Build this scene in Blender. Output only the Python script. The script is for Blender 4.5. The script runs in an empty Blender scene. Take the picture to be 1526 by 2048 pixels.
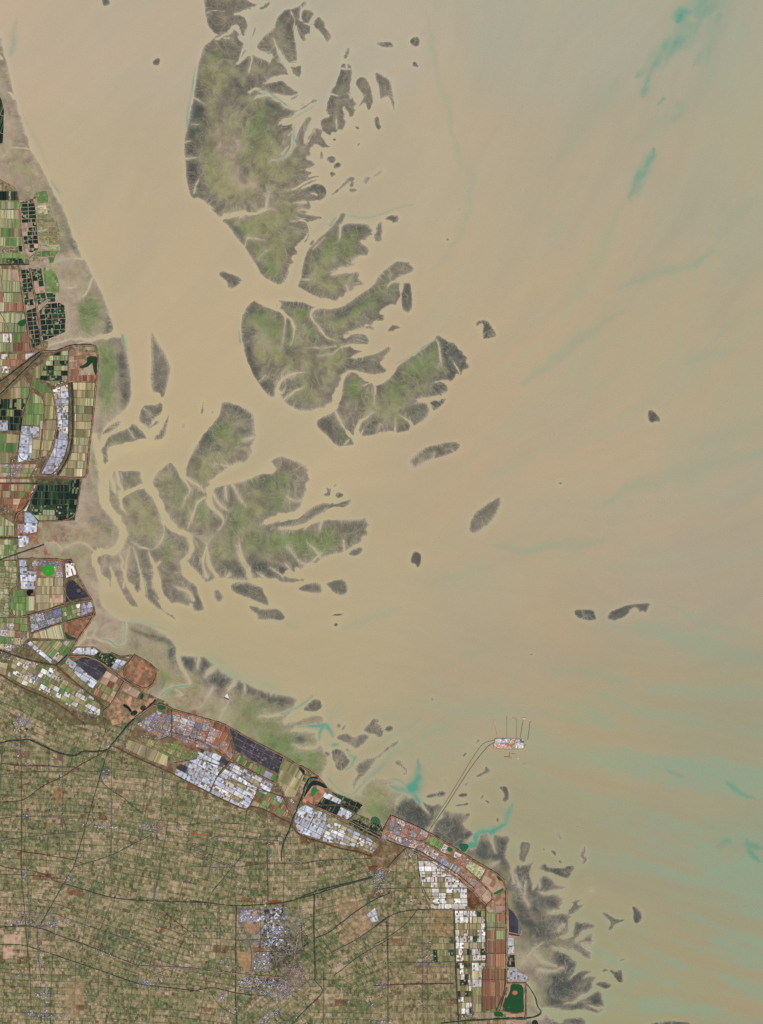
# Tidal flats and reclaimed coast seen from orbit.  Scale: 1 unit = 60 m; x east, y north, origin = scene centre.
import bpy, math, random
import numpy as np
np.random.seed(7); random.seed(7)
S = bpy.context.scene
S.unit_settings.system = 'METRIC'; S.unit_settings.scale_length = 60.0
COL = S.collection
CX, CY = 763.0, 1024.0                      # map sheet centre (map x east, map y south)
M0 = 40                                     # margin of the terrain raster round the map sheet
RW, RH = 1526+2*M0, 2048+2*M0
f32 = np.float32

def lin(c):
    c = np.asarray(c, dtype=float)/255.0
    return np.where(c <= 0.04045, c/12.92, ((c+0.055)/1.055)**2.4)
GAIN = 1.0
def L3(*c): return tuple(float(v)*GAIN for v in lin(c))

def tag(o, label=None, cat=None, group=None, kind=None):
    if label: o['label'] = label
    if cat: o['category'] = cat
    if group: o['group'] = group
    if kind: o['kind'] = kind
    return o

def mesh_from_np(name, V, F, mats, cols=None, smooth=False):
    """V (n,3), F (m,4) or list of ngons; cols: dict name->(n,4) point colours"""
    me = bpy.data.meshes.new(name)
    V = np.asarray(V, dtype=f32)
    me.vertices.add(len(V)); me.vertices.foreach_set('co', V.ravel())
    if isinstance(F, np.ndarray):
        k = F.shape[1]; n = len(F)
        me.loops.add(n*k); me.loops.foreach_set('vertex_index', F.astype(np.int32).ravel())
        me.polygons.add(n); me.polygons.foreach_set('loop_start', np.arange(0, n*k, k, dtype=np.int32))
        me.polygons.foreach_set('loop_total', np.full(n, k, dtype=np.int32))
    else:
        lens = np.array([len(f) for f in F], dtype=np.int32)
        flat = np.array([i for f in F for i in f], dtype=np.int32)
        me.loops.add(len(flat)); me.loops.foreach_set('vertex_index', flat)
        me.polygons.add(len(F)); me.polygons.foreach_set('loop_start', np.concatenate([[0], np.cumsum(lens)[:-1]]).astype(np.int32))
        me.polygons.foreach_set('loop_total', lens)
    if smooth: me.polygons.foreach_set('use_smooth', np.ones(len(me.polygons), dtype=bool))
    me.update(calc_edges=True)
    if cols:
        for nm, c in cols.items():
            a = me.color_attributes.new(nm, 'FLOAT_COLOR', 'POINT')
            a.data.foreach_set('color', np.asarray(c, dtype=f32).ravel())
    for m in (mats if isinstance(mats, (list, tuple)) else [mats]): me.materials.append(m)
    return me

def link(name, me, parent=None, loc=None):
    o = bpy.data.objects.new(name, me); COL.objects.link(o)
    if parent: o.parent = parent
    if loc is not None: o.location = loc
    return o

# ---------- noise ----------
_rs = np.random.RandomState(11)
_T = _rs.rand(256, 256).astype(f32)
def vn(x, y, s, seed=0):
    x = x/s + seed*17.31; y = y/s + seed*9.73
    xi = np.floor(x); yi = np.floor(y)
    fx = (x-xi).astype(f32); fy = (y-yi).astype(f32)
    xi = xi.astype(np.int32); yi = yi.astype(np.int32)
    fx = fx*fx*(3-2*fx); fy = fy*fy*(3-2*fy)
    x0 = xi & 255; x1 = (xi+1) & 255; y0 = yi & 255; y1 = (yi+1) & 255
    a = _T[y0, x0]; b = _T[y0, x1]; c = _T[y1, x0]; d = _T[y1, x1]
    return (a+(b-a)*fx)*(1-fy) + (c+(d-c)*fx)*fy
def fbm(x, y, s, seed=0, o=4, g=0.5):
    t = 0; a = 1; n = 0
    for k in range(o):
        t = t + a*vn(x, y, s/(2**k), seed+k*3); n += a; a *= g
    return t/n
def ss(a, b, x):
    t = np.clip((x-a)/(b-a), 0, 1); return t*t*(3-2*t)
def hsh(*k):
    v = 0
    for i, q in enumerate(k): v = v + q*(12.9898+i*65.231)
    v = np.sin(v)*43758.5453
    return v-np.floor(v)

# ---------- map drawings, kept in small local sheets ----------
SH = {'A': (350, 0, 3.052), 'B': (400, 400, 3.052), 'C': (550, 600, 3.052), 'D': (150, 750, 3.052),
      'E': (0, 0, 5.087), 'F': (0, 350, 5.087), 'G': (0, 700, 5.087), 'H': (0, 1050, 3.815),
      'I': (200, 1000, 2.543), 'J': (200, 1350, 3.815), 'K': (550, 1400, 3.815), 'L': (800, 1400, 3.815),
      'M': (750, 1650, 3.815), 'N': (1000, 1600, 3.815), 'O': (0, 1400, 3.815), 'P': (0, 1700, 3.815),
      'Q': (380, 1700, 3.815), 'R': (850, 0, 2.257), 'S': (850, 800, 2.257), 'T': (1200, 1500, 3.736),
      'V': (960, 1420, 12.717), 'Z': (0, 0, 1.0)}
def P(s):
    """'A 10,20 30,40 ; B 1,2' -> array of map points"""
    out = []; sh = SH['Z']
    for t in s.replace(';', ' ').split():
        if t in SH: sh = SH[t]; continue
        u, v = t.split(','); out.append((sh[0]+float(u)/sh[2], sh[1]+float(v)/sh[2]))
    return np.array(out)
def chaikin(p, n=1, closed=True):
    for _ in range(n):
        if closed:
            q = np.roll(p, -1, 0); a = p*.75+q*.25; b = p*.25+q*.75
            p = np.stack([a, b], 1).reshape(-1, 2)
        else:
            a = p[:-1]*.75+p[1:]*.25; b = p[:-1]*.25+p[1:]*.75
            p = np.concatenate([p[:1], np.stack([a, b], 1).reshape(-1, 2), p[-1:]])
    return p
def win(p, m, ):
    x0 = int(max(0, math.floor(p[:, 0].min()-m)+M0)); x1 = int(min(RW, math.ceil(p[:, 0].max()+m)+M0+1))
    y0 = int(max(0, math.floor(p[:, 1].min()-m)+M0)); y1 = int(min(RH, math.ceil(p[:, 1].max()+m)+M0+1))
    return x0, x1, y0, y1
def sdf(p, m=14):
    """signed distance (inside > 0) in a window of the raster"""
    x0, x1, y0, y1 = win(p, m)
    if x1 <= x0 or y1 <= y0: return None
    X, Y = np.meshgrid(np.arange(x0, x1, dtype=f32)-M0, np.arange(y0, y1, dtype=f32)-M0)
    d = np.full(X.shape, 1e9, f32); ins = np.zeros(X.shape, bool)
    q = np.roll(p, -1, 0)
    for (ax, ay), (bx, by) in zip(p, q):
        ex, ey = bx-ax, by-ay; l = ex*ex+ey*ey
        if l < 1e-9: continue
        t = np.clip(((X-ax)*ex+(Y-ay)*ey)/l, 0, 1)
        d = np.minimum(d, (X-ax-t*ex)**2+(Y-ay-t*ey)**2)
        if ay != by:
            c = ((ay > Y) != (by > Y)) & (X < (bx-ax)*(Y-ay)/(by-ay)+ax)
            ins ^= c
    d = np.sqrt(d)
    return (slice(y0, y1), slice(x0, x1)), np.where(ins, d, -d)
def stroke(p, w0, w1, m=10):
    """distance to a tapering polyline minus its half width"""
    mw = max(w0, w1)/2
    x0, x1, y0, y1 = win(p, m+mw)
    if x1 <= x0 or y1 <= y0: return None
    X, Y = np.meshgrid(np.arange(x0, x1, dtype=f32)-M0, np.arange(y0, y1, dtype=f32)-M0)
    ln = np.hypot(*(p[1:]-p[:-1]).T); tot = ln.sum(); acc = 0
    if m > 5:
        k_ = min(3.2, .8+mw*.5); X, Y = X+k_*(vn(X, Y, 13, 301)-.5)*2, Y+k_*(vn(X, Y, 13, 302)-.5)*2
    d = np.full(X.shape, 1e9, f32)
    for i in range(len(p)-1):
        (ax, ay), (bx, by) = p[i], p[i+1]; ex, ey = bx-ax, by-ay; l = ex*ex+ey*ey
        if l < 1e-9: continue
        t = np.clip(((X-ax)*ex+(Y-ay)*ey)/l, 0, 1)
        u = (acc+t*ln[i])/tot
        d = np.minimum(d, np.sqrt((X-ax-t*ex)**2+(Y-ay-t*ey)**2)-(w0+(w1-w0)*u)/2+(0 if m < 5 or w1 > 6 or w0 < w1 else 1.1*np.clip((u-.75)*4, 0, 1))+(0 if m < 5 or w0 > 4 or w1 < w0 else 1.1*np.clip((.25-u)*4, 0, 1)))
        acc += ln[i]
    return (slice(y0, y1), slice(x0, x1)), d
# ---------------- tidal banks: name-independent key : (label, style, [outlines]) ----------------
# style = (feather px, algae, darkness, soft edge)
BIG = (7, .8, .45, .5); MUD = (2.5, .12, .85, .5); SMALL = (1.2, .0, 1.0, .3); RIB = (2, .0, .55, .8)
BANKS = [
 ('largest green and grey tidal sandbank with turquoise creeks at top centre', (8, .9, .4, .4), [
  'A 175,-20 185,90 200,150 225,190 262,216 300,210 330,190 370,155 385,175 400,215 425,245 432,200 450,160 445,110 438,97 400,88 345,92 420,65 470,50 500,44 495,25 460,0 430,-20 430,-60 175,-60',
  'A 262,212 215,250 180,275 150,360 130,450 118,560 95,680 75,780 60,830 55,910 62,1000 68,1090 85,1170 105,1215 150,1210 200,1240 230,1290 270,1325 330,1345 500,1345 750,1372 890,1337 880,1318 800,1310 760,1290 830,1255 790,1235 870,1225 910,1212 930,1180 925,1150 900,1125 850,1120 810,1140 740,1168 800,1130 870,1100 882,1070 840,1075 800,1088 850,1050 780,1038 862,1010 830,985 800,965 835,940 818,915 850,900 880,892 950,905 920,870 900,810 905,795 860,775 835,800 805,850 800,872 788,850 800,800 830,740 838,722 820,715 790,735 760,780 740,840 728,860 720,880 728,760 690,760 660,755 740,695 800,665 850,648 876,603 830,612 770,645 740,668 690,640 640,600 570,572 620,570 690,590 772,570 700,535 665,495 640,490 590,500 545,515 590,468 660,465 695,460 690,430 660,390 640,340 615,300 570,290 600,340 580,390 540,350 490,328 430,350 380,400 400,350 440,300 420,260 370,160 330,195 300,212',
  'A 640,295 680,380 740,390 758,370 750,330 738,260 725,200 728,180 742,135 748,190 768,235 790,250 783,215 820,215 835,180 842,140 800,150 765,125 730,130 650,120 600,175 570,195 530,235 515,250 500,242 495,290 520,310 560,330 620,330',
  'A 605,175 610,140 630,95 670,62 710,55 755,40 785,5 805,18 800,32 770,55 762,110 745,125 730,180 650,230',
  'A 765,120 778,60 800,53 845,68 856,85 840,130 800,150',
  'A 850,185 842,165 850,130 865,103 885,100 912,140 935,200 957,243 940,252 915,235 880,190',
  'A 700,400 730,390 775,400 770,425 772,460 750,472 720,450 703,425',
  'B 130,122 180,170 220,225 270,285 310,350 350,412 375,460 440,500 490,523 522,500 550,430 575,350 590,290 630,240 662,200 678,178 660,150 612,122 560,128 640,118 700,118 745,118 742,98 690,95 640,90 682,48 670,15 640,-20 300,-20 60,60 130,100']),
 ('dark forked sandbank with a green core right of the big bank', (4, .5, .55, .3), [
  'A 1015,385 1075,390 1080,440 1070,520 1065,570 1090,610 1115,640 1130,620 1155,585 1120,545 1098,510 1110,480 1145,465 1175,485 1195,540 1212,610 1202,645 1185,677 1170,660 1160,620 1130,650 1100,670 1092,710 1065,717 1045,680 1030,640 1025,680 1050,765 1030,785 1000,795 960,815 940,832 905,815 890,770 885,740 905,720 950,710 925,690 925,640 945,590 955,550 975,530 990,490 1010,440']),
 ('dark wing-shaped sandbar tapering to a long southern point', MUD, ['A 1220,450 1230,438 1280,465 1312,490 1325,530 1337,600 1343,640 1335,687 1325,640 1308,590 1290,588 1252,612 1248,590 1240,520 1225,480']),
 ('small curved sandbar below the wing-shaped one', SMALL, ['A 1213,730 1230,706 1245,718 1248,760 1263,770 1245,797 1223,775']),
 ('small spindle-shaped sandbar standing alone right of the top bank', MUD, ['A 1230,265 1250,253 1310,255 1330,270 1336,290 1290,288 1250,282']),
 ('uppermost of two small dark sandbars right of the spindle bar', SMALL, ['A 1430,245 1460,222 1490,228 1491,275 1465,286 1440,270']),
 ('lower of two small dark sandbars right of the spindle bar', SMALL, ['A 1448,385 1465,370 1485,400 1482,413 1450,407']),
 ('thin leaf-shaped sandbar north of the forked bank', MUD, ['A 1028,352 1040,310 1055,288 1067,300 1060,340 1042,366']),
 ('pointed dark sandbar islet in the channel mouth at the top', MUD, ['A 498,66 520,40 550,25 580,8 578,40 550,60 515,68']),
 ('slim sandbar lying in the forked creek at the top', MUD, ['A 455,250 470,200 495,160 510,150 490,190 465,242']),
 ('small dark diamond sandbar in the scatter east of the big bank', SMALL, ['A 925,965 955,945 982,963 980,985 955,1000 930,985', 'A 965,1018 990,983 1017,995 1010,1022 975,1030']),
 ('tiny upright dark sandbar beside the east edge of the big bank', SMALL, ['A 885,930 895,918 907,940 900,967 888,970']),
 ('tiny dark triangle sandbar under the diamond bars', SMALL, ['A 943,1052 965,1045 987,1065 960,1084 948,1070']),
 ('tiny round sandbar off the southern prong of the forked bank', SMALL, ['A 960,850 980,843 987,857 970,862', 'A 1095,768 1120,775 1129,785 1110,791']),
 ('tiny hooked sandbar in open water east of the big bank', SMALL, ['A 1110,890 1125,868 1130,880 1115,895']),
 ('long hooked dark sandbar east of the lower big bank', MUD, ['A 955,1190 1000,1150 1050,1095 1075,1076 1102,1085 1095,1106 1060,1112 1010,1157 960,1190']),
 ('ribbed sandbar between the hook bar and the crumbly bar', MUD, ['A 1058,1132 1085,1106 1097,1115 1080,1147', 'A 1055,1153 1110,1150 1112,1168 1070,1173']),
 ('crumbly pair of speckled sandbars at the end of the hook bar', RIB, ['A 1155,1090 1185,1075 1196,1085 1185,1110 1170,1127 1153,1115', 'A 1198,1088 1240,1043 1277,1038 1265,1062 1215,1087']),
 ('tiny slanting sandbar trio beside the turquoise creek mouth', MUD, ['A 695,610 755,570 750,592 710,614', 'A 728,640 752,625 748,634']),
 ('green lobed sandbank east of the narrow upper channel', (5, 1.0, .35, .5), [
  'B 590,530 610,490 618,460 628,400 640,340 680,280 740,220 790,180 830,130 855,90 875,72 894,85 885,110 862,145 857,190 870,155 900,140 960,145 1020,140 1052,180 1045,212 1020,238 985,250 985,275 1010,293 1030,315 1015,347 960,350 930,385 947,398 880,410 830,430 800,458 840,445 880,438 960,438 988,460 972,480 1000,500 1003,522 950,530 900,572 860,600 820,613 740,605 680,580 630,550']),
 ('dark ribbed sandbar east of the green lobed bank', MUD, ['B 1060,247 1073,200 1080,140 1117,125 1115,180 1110,240 1095,257', 'B 1120,120 1150,95 1190,90 1216,94 1207,130 1182,147 1165,128']),
 ('tiny sandbar in the narrow channel above the channel crossing', MUD, ['B 665,272 688,243 702,250 685,277', 'B 630,262 655,225 668,195 672,235 640,262']),
 ('small dark wedge sandbar alone left of the channel crossing', (2, .1, .8, .8), ['B 112,455 130,430 190,450 230,468 266,490 240,510 215,530 175,545 165,500 138,482']),
 ('wide green central sandbank with a long north-eastern arm', (6, 1.0, .4, .45), [
  'B 340,605 300,635 270,680 250,740 250,820 270,920 300,1020 350,1115 400,1180 450,1213 463,1170 475,1150 505,1222 560,1265 620,1290 700,1286 765,1272 800,1240 830,1170 855,1085 890,1052 930,1036 1000,1056 1060,1068 1110,1055 1142,1045 1110,1010 1100,982 1140,950 1170,912 1165,893 1130,905 1080,938 1040,948 960,965 920,965 960,935 1008,918 960,915 900,890 1000,885 1027,880 1030,850 1005,813 950,820 870,845 930,795 990,790 1010,765 1042,760 1070,750 1130,722 1137,690 1095,692 1150,652 1200,640 1228,605 1215,540 1220,500 1190,480 1270,450 1307,430 1310,400 1270,378 1190,376 1150,410 1090,460 1060,520 1000,562 950,592 900,632 850,660 780,665 700,652 620,622 530,613 460,616 443,623 500,680 440,650 380,618']),
 ('dark ribbed block sandbar hanging under the north-eastern arm', MUD, ['B 1235,505 1280,503 1294,530 1295,660 1277,693 1240,672 1228,620 1230,560']),
 ('small grey shark-fin sandbar under the central bank arm', MUD, ['C 688,190 700,165 725,152 772,168 740,180 710,196']),
 ('small dark chip sandbar beside the ribbed arm tips', MUD, ['B 1005,775 1040,760 1070,795 1010,785', 'B 1065,745 1100,695 1135,715 1110,745']),
 ('fan-shaped green sandbank with a dark eastern shoulder', (6, .95, .45, .45), [
  'C 375,670 395,620 410,560 420,480 450,442 490,438 540,478 580,495 600,520 625,520 680,498 720,450 760,390 880,320 940,270 975,248 990,213 1040,240 1100,275 1150,320 1172,370 1193,412 1180,425 1150,430 1130,467 1110,445 1095,490 1065,502 1045,490 985,492 1050,510 1057,560 1030,572 960,592 880,603 870,620 930,625 945,680 930,722 850,772 835,745 825,790 800,805 740,817 700,805 640,808 600,825 530,835 512,800 500,760 490,830 470,835 440,800 470,850 491,886 430,888 375,898 320,830 260,780 248,750 270,722 330,700']),
 ('dark triangular sandbar at the mouth of the fan bank creek', SMALL, ['C 938,620 1047,596 1040,622 975,684 953,650']),
 ('speck of a sandbar beside the dark triangle', SMALL, ['C 1005,574 1018,571 1019,584 1008,584']),
 ('dark comma-shaped sandbar alone east of the central bank', (1.5, 0, .95, .5), ['C 1225,165 1228,138 1245,124 1272,121 1302,130 1320,163 1353,205 1345,225 1320,230 1285,240 1268,237 1265,190 1275,155 1262,143 1245,150']),
 ('smooth fish-shaped grey-green sandbar south of the fan bank', (1.5, .5, .6, 1.0), ['C 820,1000 828,970 880,928 930,893 970,887 1040,870 1100,863 1135,885 1120,915 1080,940 1000,963 940,980 900,1005 855,1033 840,1020']),
 ('leaf-shaped ribbed sandbar with a pointed north-eastern tip', (2, .3, .7, .8), ['Z 937,1062 940,1045 952,1022 975,1008 1000,992 1003,1002 997,1025 985,1045 965,1060 945,1068']),
 ('small ribbed square sandbar above the south-western flats', MUD, ['C 293,1197 300,1150 320,1143 347,1150 335,1203', 'C 350,1142 375,1118 388,1118 365,1142']),
 ('small oval sandbar right of the ribbed square bar', MUD, ['C 368,1200 380,1170 422,1180 422,1202 395,1212']),
 ('long dark sandbar off the western mudflat, pointed at the north', (2, .0, .55, .7), ['Z 302,665 305,663 318,690 335,715 342,740 338,765 330,785 324,796 318,787 306,785 300,765 303,720 301,690']),
 ('greyish sandbar between the two arms of the creek junction', (2, .1, .5, .8), ['D 385,270 410,190 440,178 490,187 530,170 542,210 530,240 490,265 470,290 447,350 420,310']),
 ('small oval sandbar inside the creek junction', MUD, ['D 455,340 470,300 495,281 517,284 505,312 475,342']),
 ('narrow dark blade sandbar right of the creek junction', MUD, ['D 468,440 480,390 520,340 560,265 573,238 567,310 552,370 536,417 500,437']),
 ('bean-shaped grey sandbank west of the creek junction', (2, .15, .5, .4), ['D 180,430 190,390 230,360 320,330 355,293 385,320 410,350 442,380 435,432 400,450 330,460 270,475 210,520 175,562 155,530 148,460 170,438']),
 ('slim curved sandbar along the western inlet', (1, 0, .5, .7), ['D 160,370 175,340 220,300 270,276 287,290 250,330 200,357']),
 ('three tiny sliver sandbars in the open channel', RIB, ['D 769,235 778,165 789,146 786,200 780,237', 'D 824,246 835,218 847,220 838,242', 'D 653,323 655,293 672,295 670,326']),
 ('broad green and brown tidal flat with braided southern fingers', (7, .55, .2, .6), [
  'D 880,240 895,170 920,160 980,180 1040,205 1092,240 1098,300 1098,400 1085,460 1050,512 1000,540 900,585 840,640 800,700 790,760 820,800 900,860 900,980 840,1080 760,1080 700,1050 690,960 640,700 675,610 675,570 700,500 740,420 790,350 850,290',
  'D 500,600 545,555 590,533 615,560 650,640 700,700 760,780 820,860 860,1000 760,1040 705,1010 685,970 600,940 560,890 535,820 500,740 472,660 480,630',
  'D 230,590 330,585 410,585 412,670 440,690 480,760 520,850 550,920 600,960 680,985 700,1030 705,1100 645,1145 650,1190 690,1240 740,1280 755,1330 750,1400 500,1400 200,1160 130,1100 235,1082 285,1040 305,960 290,890 215,840 185,760 200,650 215,600',
  'D 845,690 920,670 1060,640 1130,600 1200,520 1250,495 1300,510 1380,530 1432,600 1415,680 1400,760 1380,830 1330,850 1250,850 1140,905 1250,885 1380,860 1450,800 1526,770 ; C 300,1235 400,1240 450,1213 465,1225 450,1262 420,1282 370,1268 320,1282 270,1312 160,1372 -10,1400 ; I 1040,150 1130,88 1200,104 1280,99 1372,94 1367,140 1350,190 1290,232 1240,268 1180,280 1125,300 1060,328 1010,352 920,377 980,400 1062,404 960,427 880,402 820,402 760,407 720,412 660,402 600,392 550,422 530,412 480,350 400,280 380,100 450,-60',
  'I -10,260 30,258 100,240 200,225 250,240 260,300 250,330 262,400 262,440 290,500 330,555 380,590 407,622 350,600 300,562 240,512 205,450 195,470 185,470 150,400 140,440 172,500 208,552 160,542 120,492 90,420 60,350 50,330 60,400 52,475 20,422 0,350 -40,290 -60,250',
  'I 290,380 330,300 420,340 440,390 480,430 490,450 520,520 532,566 470,562 470,522 440,547 400,522 330,492 300,432']),
 ('small lens sandbar south of the braided fingers', RIB, ['I 573,465 595,450 632,490 615,527 588,515']),
 ('streaky dark sandbar pair trailing south-east of the broad flat', (3, 0, .75, .5), ['I 663,430 700,415 770,420 832,450 850,490 864,542 830,530 770,505 700,480 665,460', 'I 752,535 790,540 830,555 870,552 910,548 938,590 930,610 800,610 808,590 770,565']),
 ('ribbed brown fan sandbar south of the broad flat', RIB, ['I 1003,450 1040,430 1110,413 1135,450 1131,477 1060,470 1020,462']),
 ('round dark sandbar right of the ribbed fan bar', (2, .1, .75, .5), ['I 1148,425 1200,405 1240,403 1264,440 1258,482 1225,490 1190,472 1160,442']),
 ('short slanted sandbar under the broad flat eastern tip', MUD, ['I 1256,280 1280,255 1334,233 1335,265 1300,286']),
 ('thin dash sandbar above an arrow-like speck', SMALL, ['I 1170,590 1200,578 1264,575 1220,592']),
 ('arrow-like dark speck sandbar under the thin dash', SMALL, ['I 1183,635 1200,622 1215,632 1202,650']),
 ('lone teardrop-shaped black sandbar far out on the right', (.6, 0, 1.1, .3), ['Z 1295,825 1298,820 1305,820 1314,828 1320,837 1321,844 1310,843 1304,847 1296,840']),
 ('left block-shaped one of two dark sandbars in open sea', (.8, 0, 1.0, .3), ['Z 1148,1220 1160,1219 1187,1219 1190,1228 1195,1241 1170,1241 1150,1233']),
 ('dark feather-shaped sandbar right of the block-shaped one', (1.5, 0, 1.0, .3), ['Z 1214,1238 1216,1228 1225,1221 1250,1211 1280,1206 1304,1206 1298,1213 1291,1229 1286,1222 1280,1226 1275,1215 1262,1217 1258,1228 1240,1238 1225,1242']),
 ('spiky dark sandbar left of the fish farm lines', (1.5, .1, .9, .3), ['Z 820,1118 826,1105 832,1102 844,1108 843,1124 836,1136 830,1128 821,1127']),
 ('small dark sandbar cut by the top edge of the sea', SMALL, ['Z 202,-6 216,-6 221,8 215,10 209,14 205,8']),
 ('small pentagon sandbar in the upper left sea', SMALL, ['Z 305,123 312,116 321,117 318,131 307,131']),
 ('pinhead sandbar between turbine rows', SMALL, ['Z 1116,967 1119,964 1125,965 1122,970']),
 ('pinhead sandbar off the green lobed bank', SMALL, ['Z 892,478 895,476 900,479 895,482']),
 ('pinhead sandbar north of the harbour island', SMALL, ['Z 862,1397 866,1396 868,1400 864,1401']),
 ('pinhead sandbar far north-east of the harbour island', SMALL, ['Z 1059,1308 1063,1307 1067,1309 1062,1311']),
 # bars off the southern shore
 ('dark dog-leg sandbar west of the causeway', (1.5, 0, .8, .4), ['L 193,742 210,720 270,710 310,693 345,698 352,725 332,742 270,740 220,750']),
 ('dark oblong sandbar just east of the causeway', SMALL, ['L 438,737 455,712 518,704 519,735 480,742']),
 ('thin hooked sandbar under the dark oblong one', SMALL, ['L 405,810 425,798 490,790 522,780 523,802 480,808 430,812']),
 ('dark claw-shaped sandbank against the shore east of the causeway', (3, 0, .75, .4), ['L 413,895 440,875 500,858 532,853 544,880 520,912 490,927 450,907']),
 ('small leaf sandbar left of the causeway bend', SMALL, ['L 570,333 585,310 606,298 609,315 582,337']),
 ('tiny hook sandbar on the left of the causeway', SMALL, ['L 475,428 490,405 512,400 510,416 485,434']),
 ('hammer-shaped dark sandbar between causeway and harbour island', (1, 0, .85, .3), ['L 578,590 585,568 640,553 655,498 672,520 696,535 680,557 640,567 600,590']),
 ('kidney-shaped dark sandbar south of the harbour island', (1.2, 0, .85, .4), ['L 753,672 770,657 795,653 820,665 837,710 834,770 823,797 800,782 776,760 800,730 780,690']),
 ('tiny wedge sandbar left of the kidney bar', SMALL, ['L 648,768 665,763 690,785 670,790']),
 ('tiny slanted sliver sandbar left of the wedge', SMALL, ['L 605,767 630,725 642,728 620,757']),
 ('tiny forked sandbar beside the southern turquoise creek', SMALL, ['L 733,900 755,893 752,915 774,920 768,944 738,937']),
 ('tiny V-shaped sandbar touching the causeway', SMALL, ['L 488,630 505,640 520,613 517,640 500,657 490,645']),
 ('tiny dot sandbar left of the causeway middle', SMALL, ['L 338,612 360,615 345,624', 'L 413,494 430,494 420,500', 'L 237,655 250,652 243,660', 'L 311,772 324,778 317,787']),
 ('short flat sandbar dash off the south-eastern shoals', SMALL, ['N 572,202 605,199 592,209']),
 ('stubby brown sandbank north of the south-eastern shoals', (4, 0, .6, .4), ['N 155,335 170,320 232,322 227,380 207,430 185,477 145,462 150,400']),
 ('tiny upright sandbar left of the stubby brown bank', SMALL, ['N 109,314 128,292 137,318 120,342']),
 ('faint ribbed sandbar north-east of the shoals', RIB, ['N 428,240 450,248 477,300 465,312 440,270']),
 ('tiny dot sandbar pair above the shoals', SMALL, ['N 328,372 339,368 342,388 332,392', 'N 388,385 415,383 432,410 425,427 395,405']),
 ('crumbly hooked sandbar at the head of the ribbed shoal', (2, 0, .7, .6), ['N 610,410 638,350 667,348 657,400 648,432 672,440 674,465 630,507 610,507 637,465 615,440']),
 ('dark bent sandbank arching above the shoal channel', (2.5, .1, .75, .4), ['N 300,505 320,488 350,483 370,518 430,520 480,522 500,505 572,498 562,540 530,592 505,605 460,582 400,560 350,547 303,542', 'N 433,465 465,453 482,492 455,482']),
 ('tiny ribbed square sandbar east of the arching bank', RIB, ['N 675,702 700,670 720,680 710,702 690,714', 'N 678,590 696,592 688,600']),
 ('ribbed grey wedge sandbank in the mid shoals', (2.5, 0, .6, .6), ['N 508,872 515,820 560,770 622,743 627,770 590,800 652,793 600,832 550,867']),
 ('dark Y-shaped sandbar among ripple marks', (2.5, 0, .8, .4), ['N 768,860 790,848 850,888 900,915 952,903 947,927 880,962 850,997 818,1002 838,960 843,930 800,890']),
 ('dark half-moon sandbar farthest east of the shoals', (1, 0, .95, .25), ['N 1003,815 1030,813 1062,835 1082,870 1080,915 1055,942 1025,942 1013,900 1018,860']),
 ('thin stick sandbar pair off the lower shoals', SMALL, ['N 773,1227 795,1212 822,1205 795,1229', 'N 898,1227 920,1213 977,1209 925,1232']),
 ('jagged dark sandbank cluster off the lower shoals', (2, 0, .9, .25), ['N 828,1302 860,1293 885,1312 910,1293 937,1300 942,1370 937,1395 905,1405 868,1360 858,1330', 'N 763,1302 800,1285 837,1300 800,1314']),
 ('dark oval sandbank below the jagged cluster', (2, 0, .8, .3), ['N 728,1412 750,1390 800,1383 852,1410 847,1432 805,1450 770,1427', 'N 828,1365 862,1362 855,1382']),
 ('dark sandbank cut by the bottom edge of the sea', (1.5, 0, .85, .3), ['N 1130,1712 1180,1695 1300,1684 1400,1690 1470,1703 1500,1760 1110,1760']),
 ('small grey sandbar off the wide turquoise creek, lower left one', (1.5, 0, .7, .4), ['K 203,82 250,30 300,-10 350,0 362,60 330,87 270,92']),
 ('small brown sandbar where the turquoise creek forks', MUD, ['K 298,167 340,148 347,190 310,187']),
 ('dot-like sandbar and its crescent neighbour off the shore', SMALL, ['K 468,192 490,176 505,200 485,220', 'K 503,232 535,180 547,200 520,234']),
 ('mottled brown sandbank right of the turquoise fork', (3, 0, .55, .5), ['K 465,290 500,258 560,253 600,290 640,265 700,258 727,285 680,332 630,377 600,367 560,332 500,312']),
 ('dark blotchy sandbank with a northern horn off the shore', (2.5, 0, .7, .4), ['K 665,232 720,180 740,150 770,133 802,165 775,182 822,210 832,260 800,292 760,267 700,255']),
 ('dark oval sandbar beside the blotchy bank', SMALL, ['K 828,230 855,198 892,193 907,215 880,247 850,247']),
 ('grey rounded sandbank inside the creek loop', (3, 0, .6, .3), ['K 430,382 470,368 512,385 560,440 580,470 562,520 520,552 450,522 430,450', 'K 368,400 400,388 422,410 405,447']),
 ('tiny sandbar strip above the creek loop', MUD, ['K 528,370 560,373 592,402 560,402']),
 ('branched brown sandbank along the lower turquoise creek', (3, 0, .5, .5), ['K 610,530 625,490 680,448 745,438 800,420 840,370 930,298 957,298 952,342 880,362 810,432 770,455 722,540 682,582 640,602 605,702 583,660 590,620 640,570']),
 ('ribbed dark sandbar beside the estuary plume', (2, 0, .75, .6), ['K 908,470 965,453 987,500 1017,530 1007,577 960,582 1000,540 930,502']),
]
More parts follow.
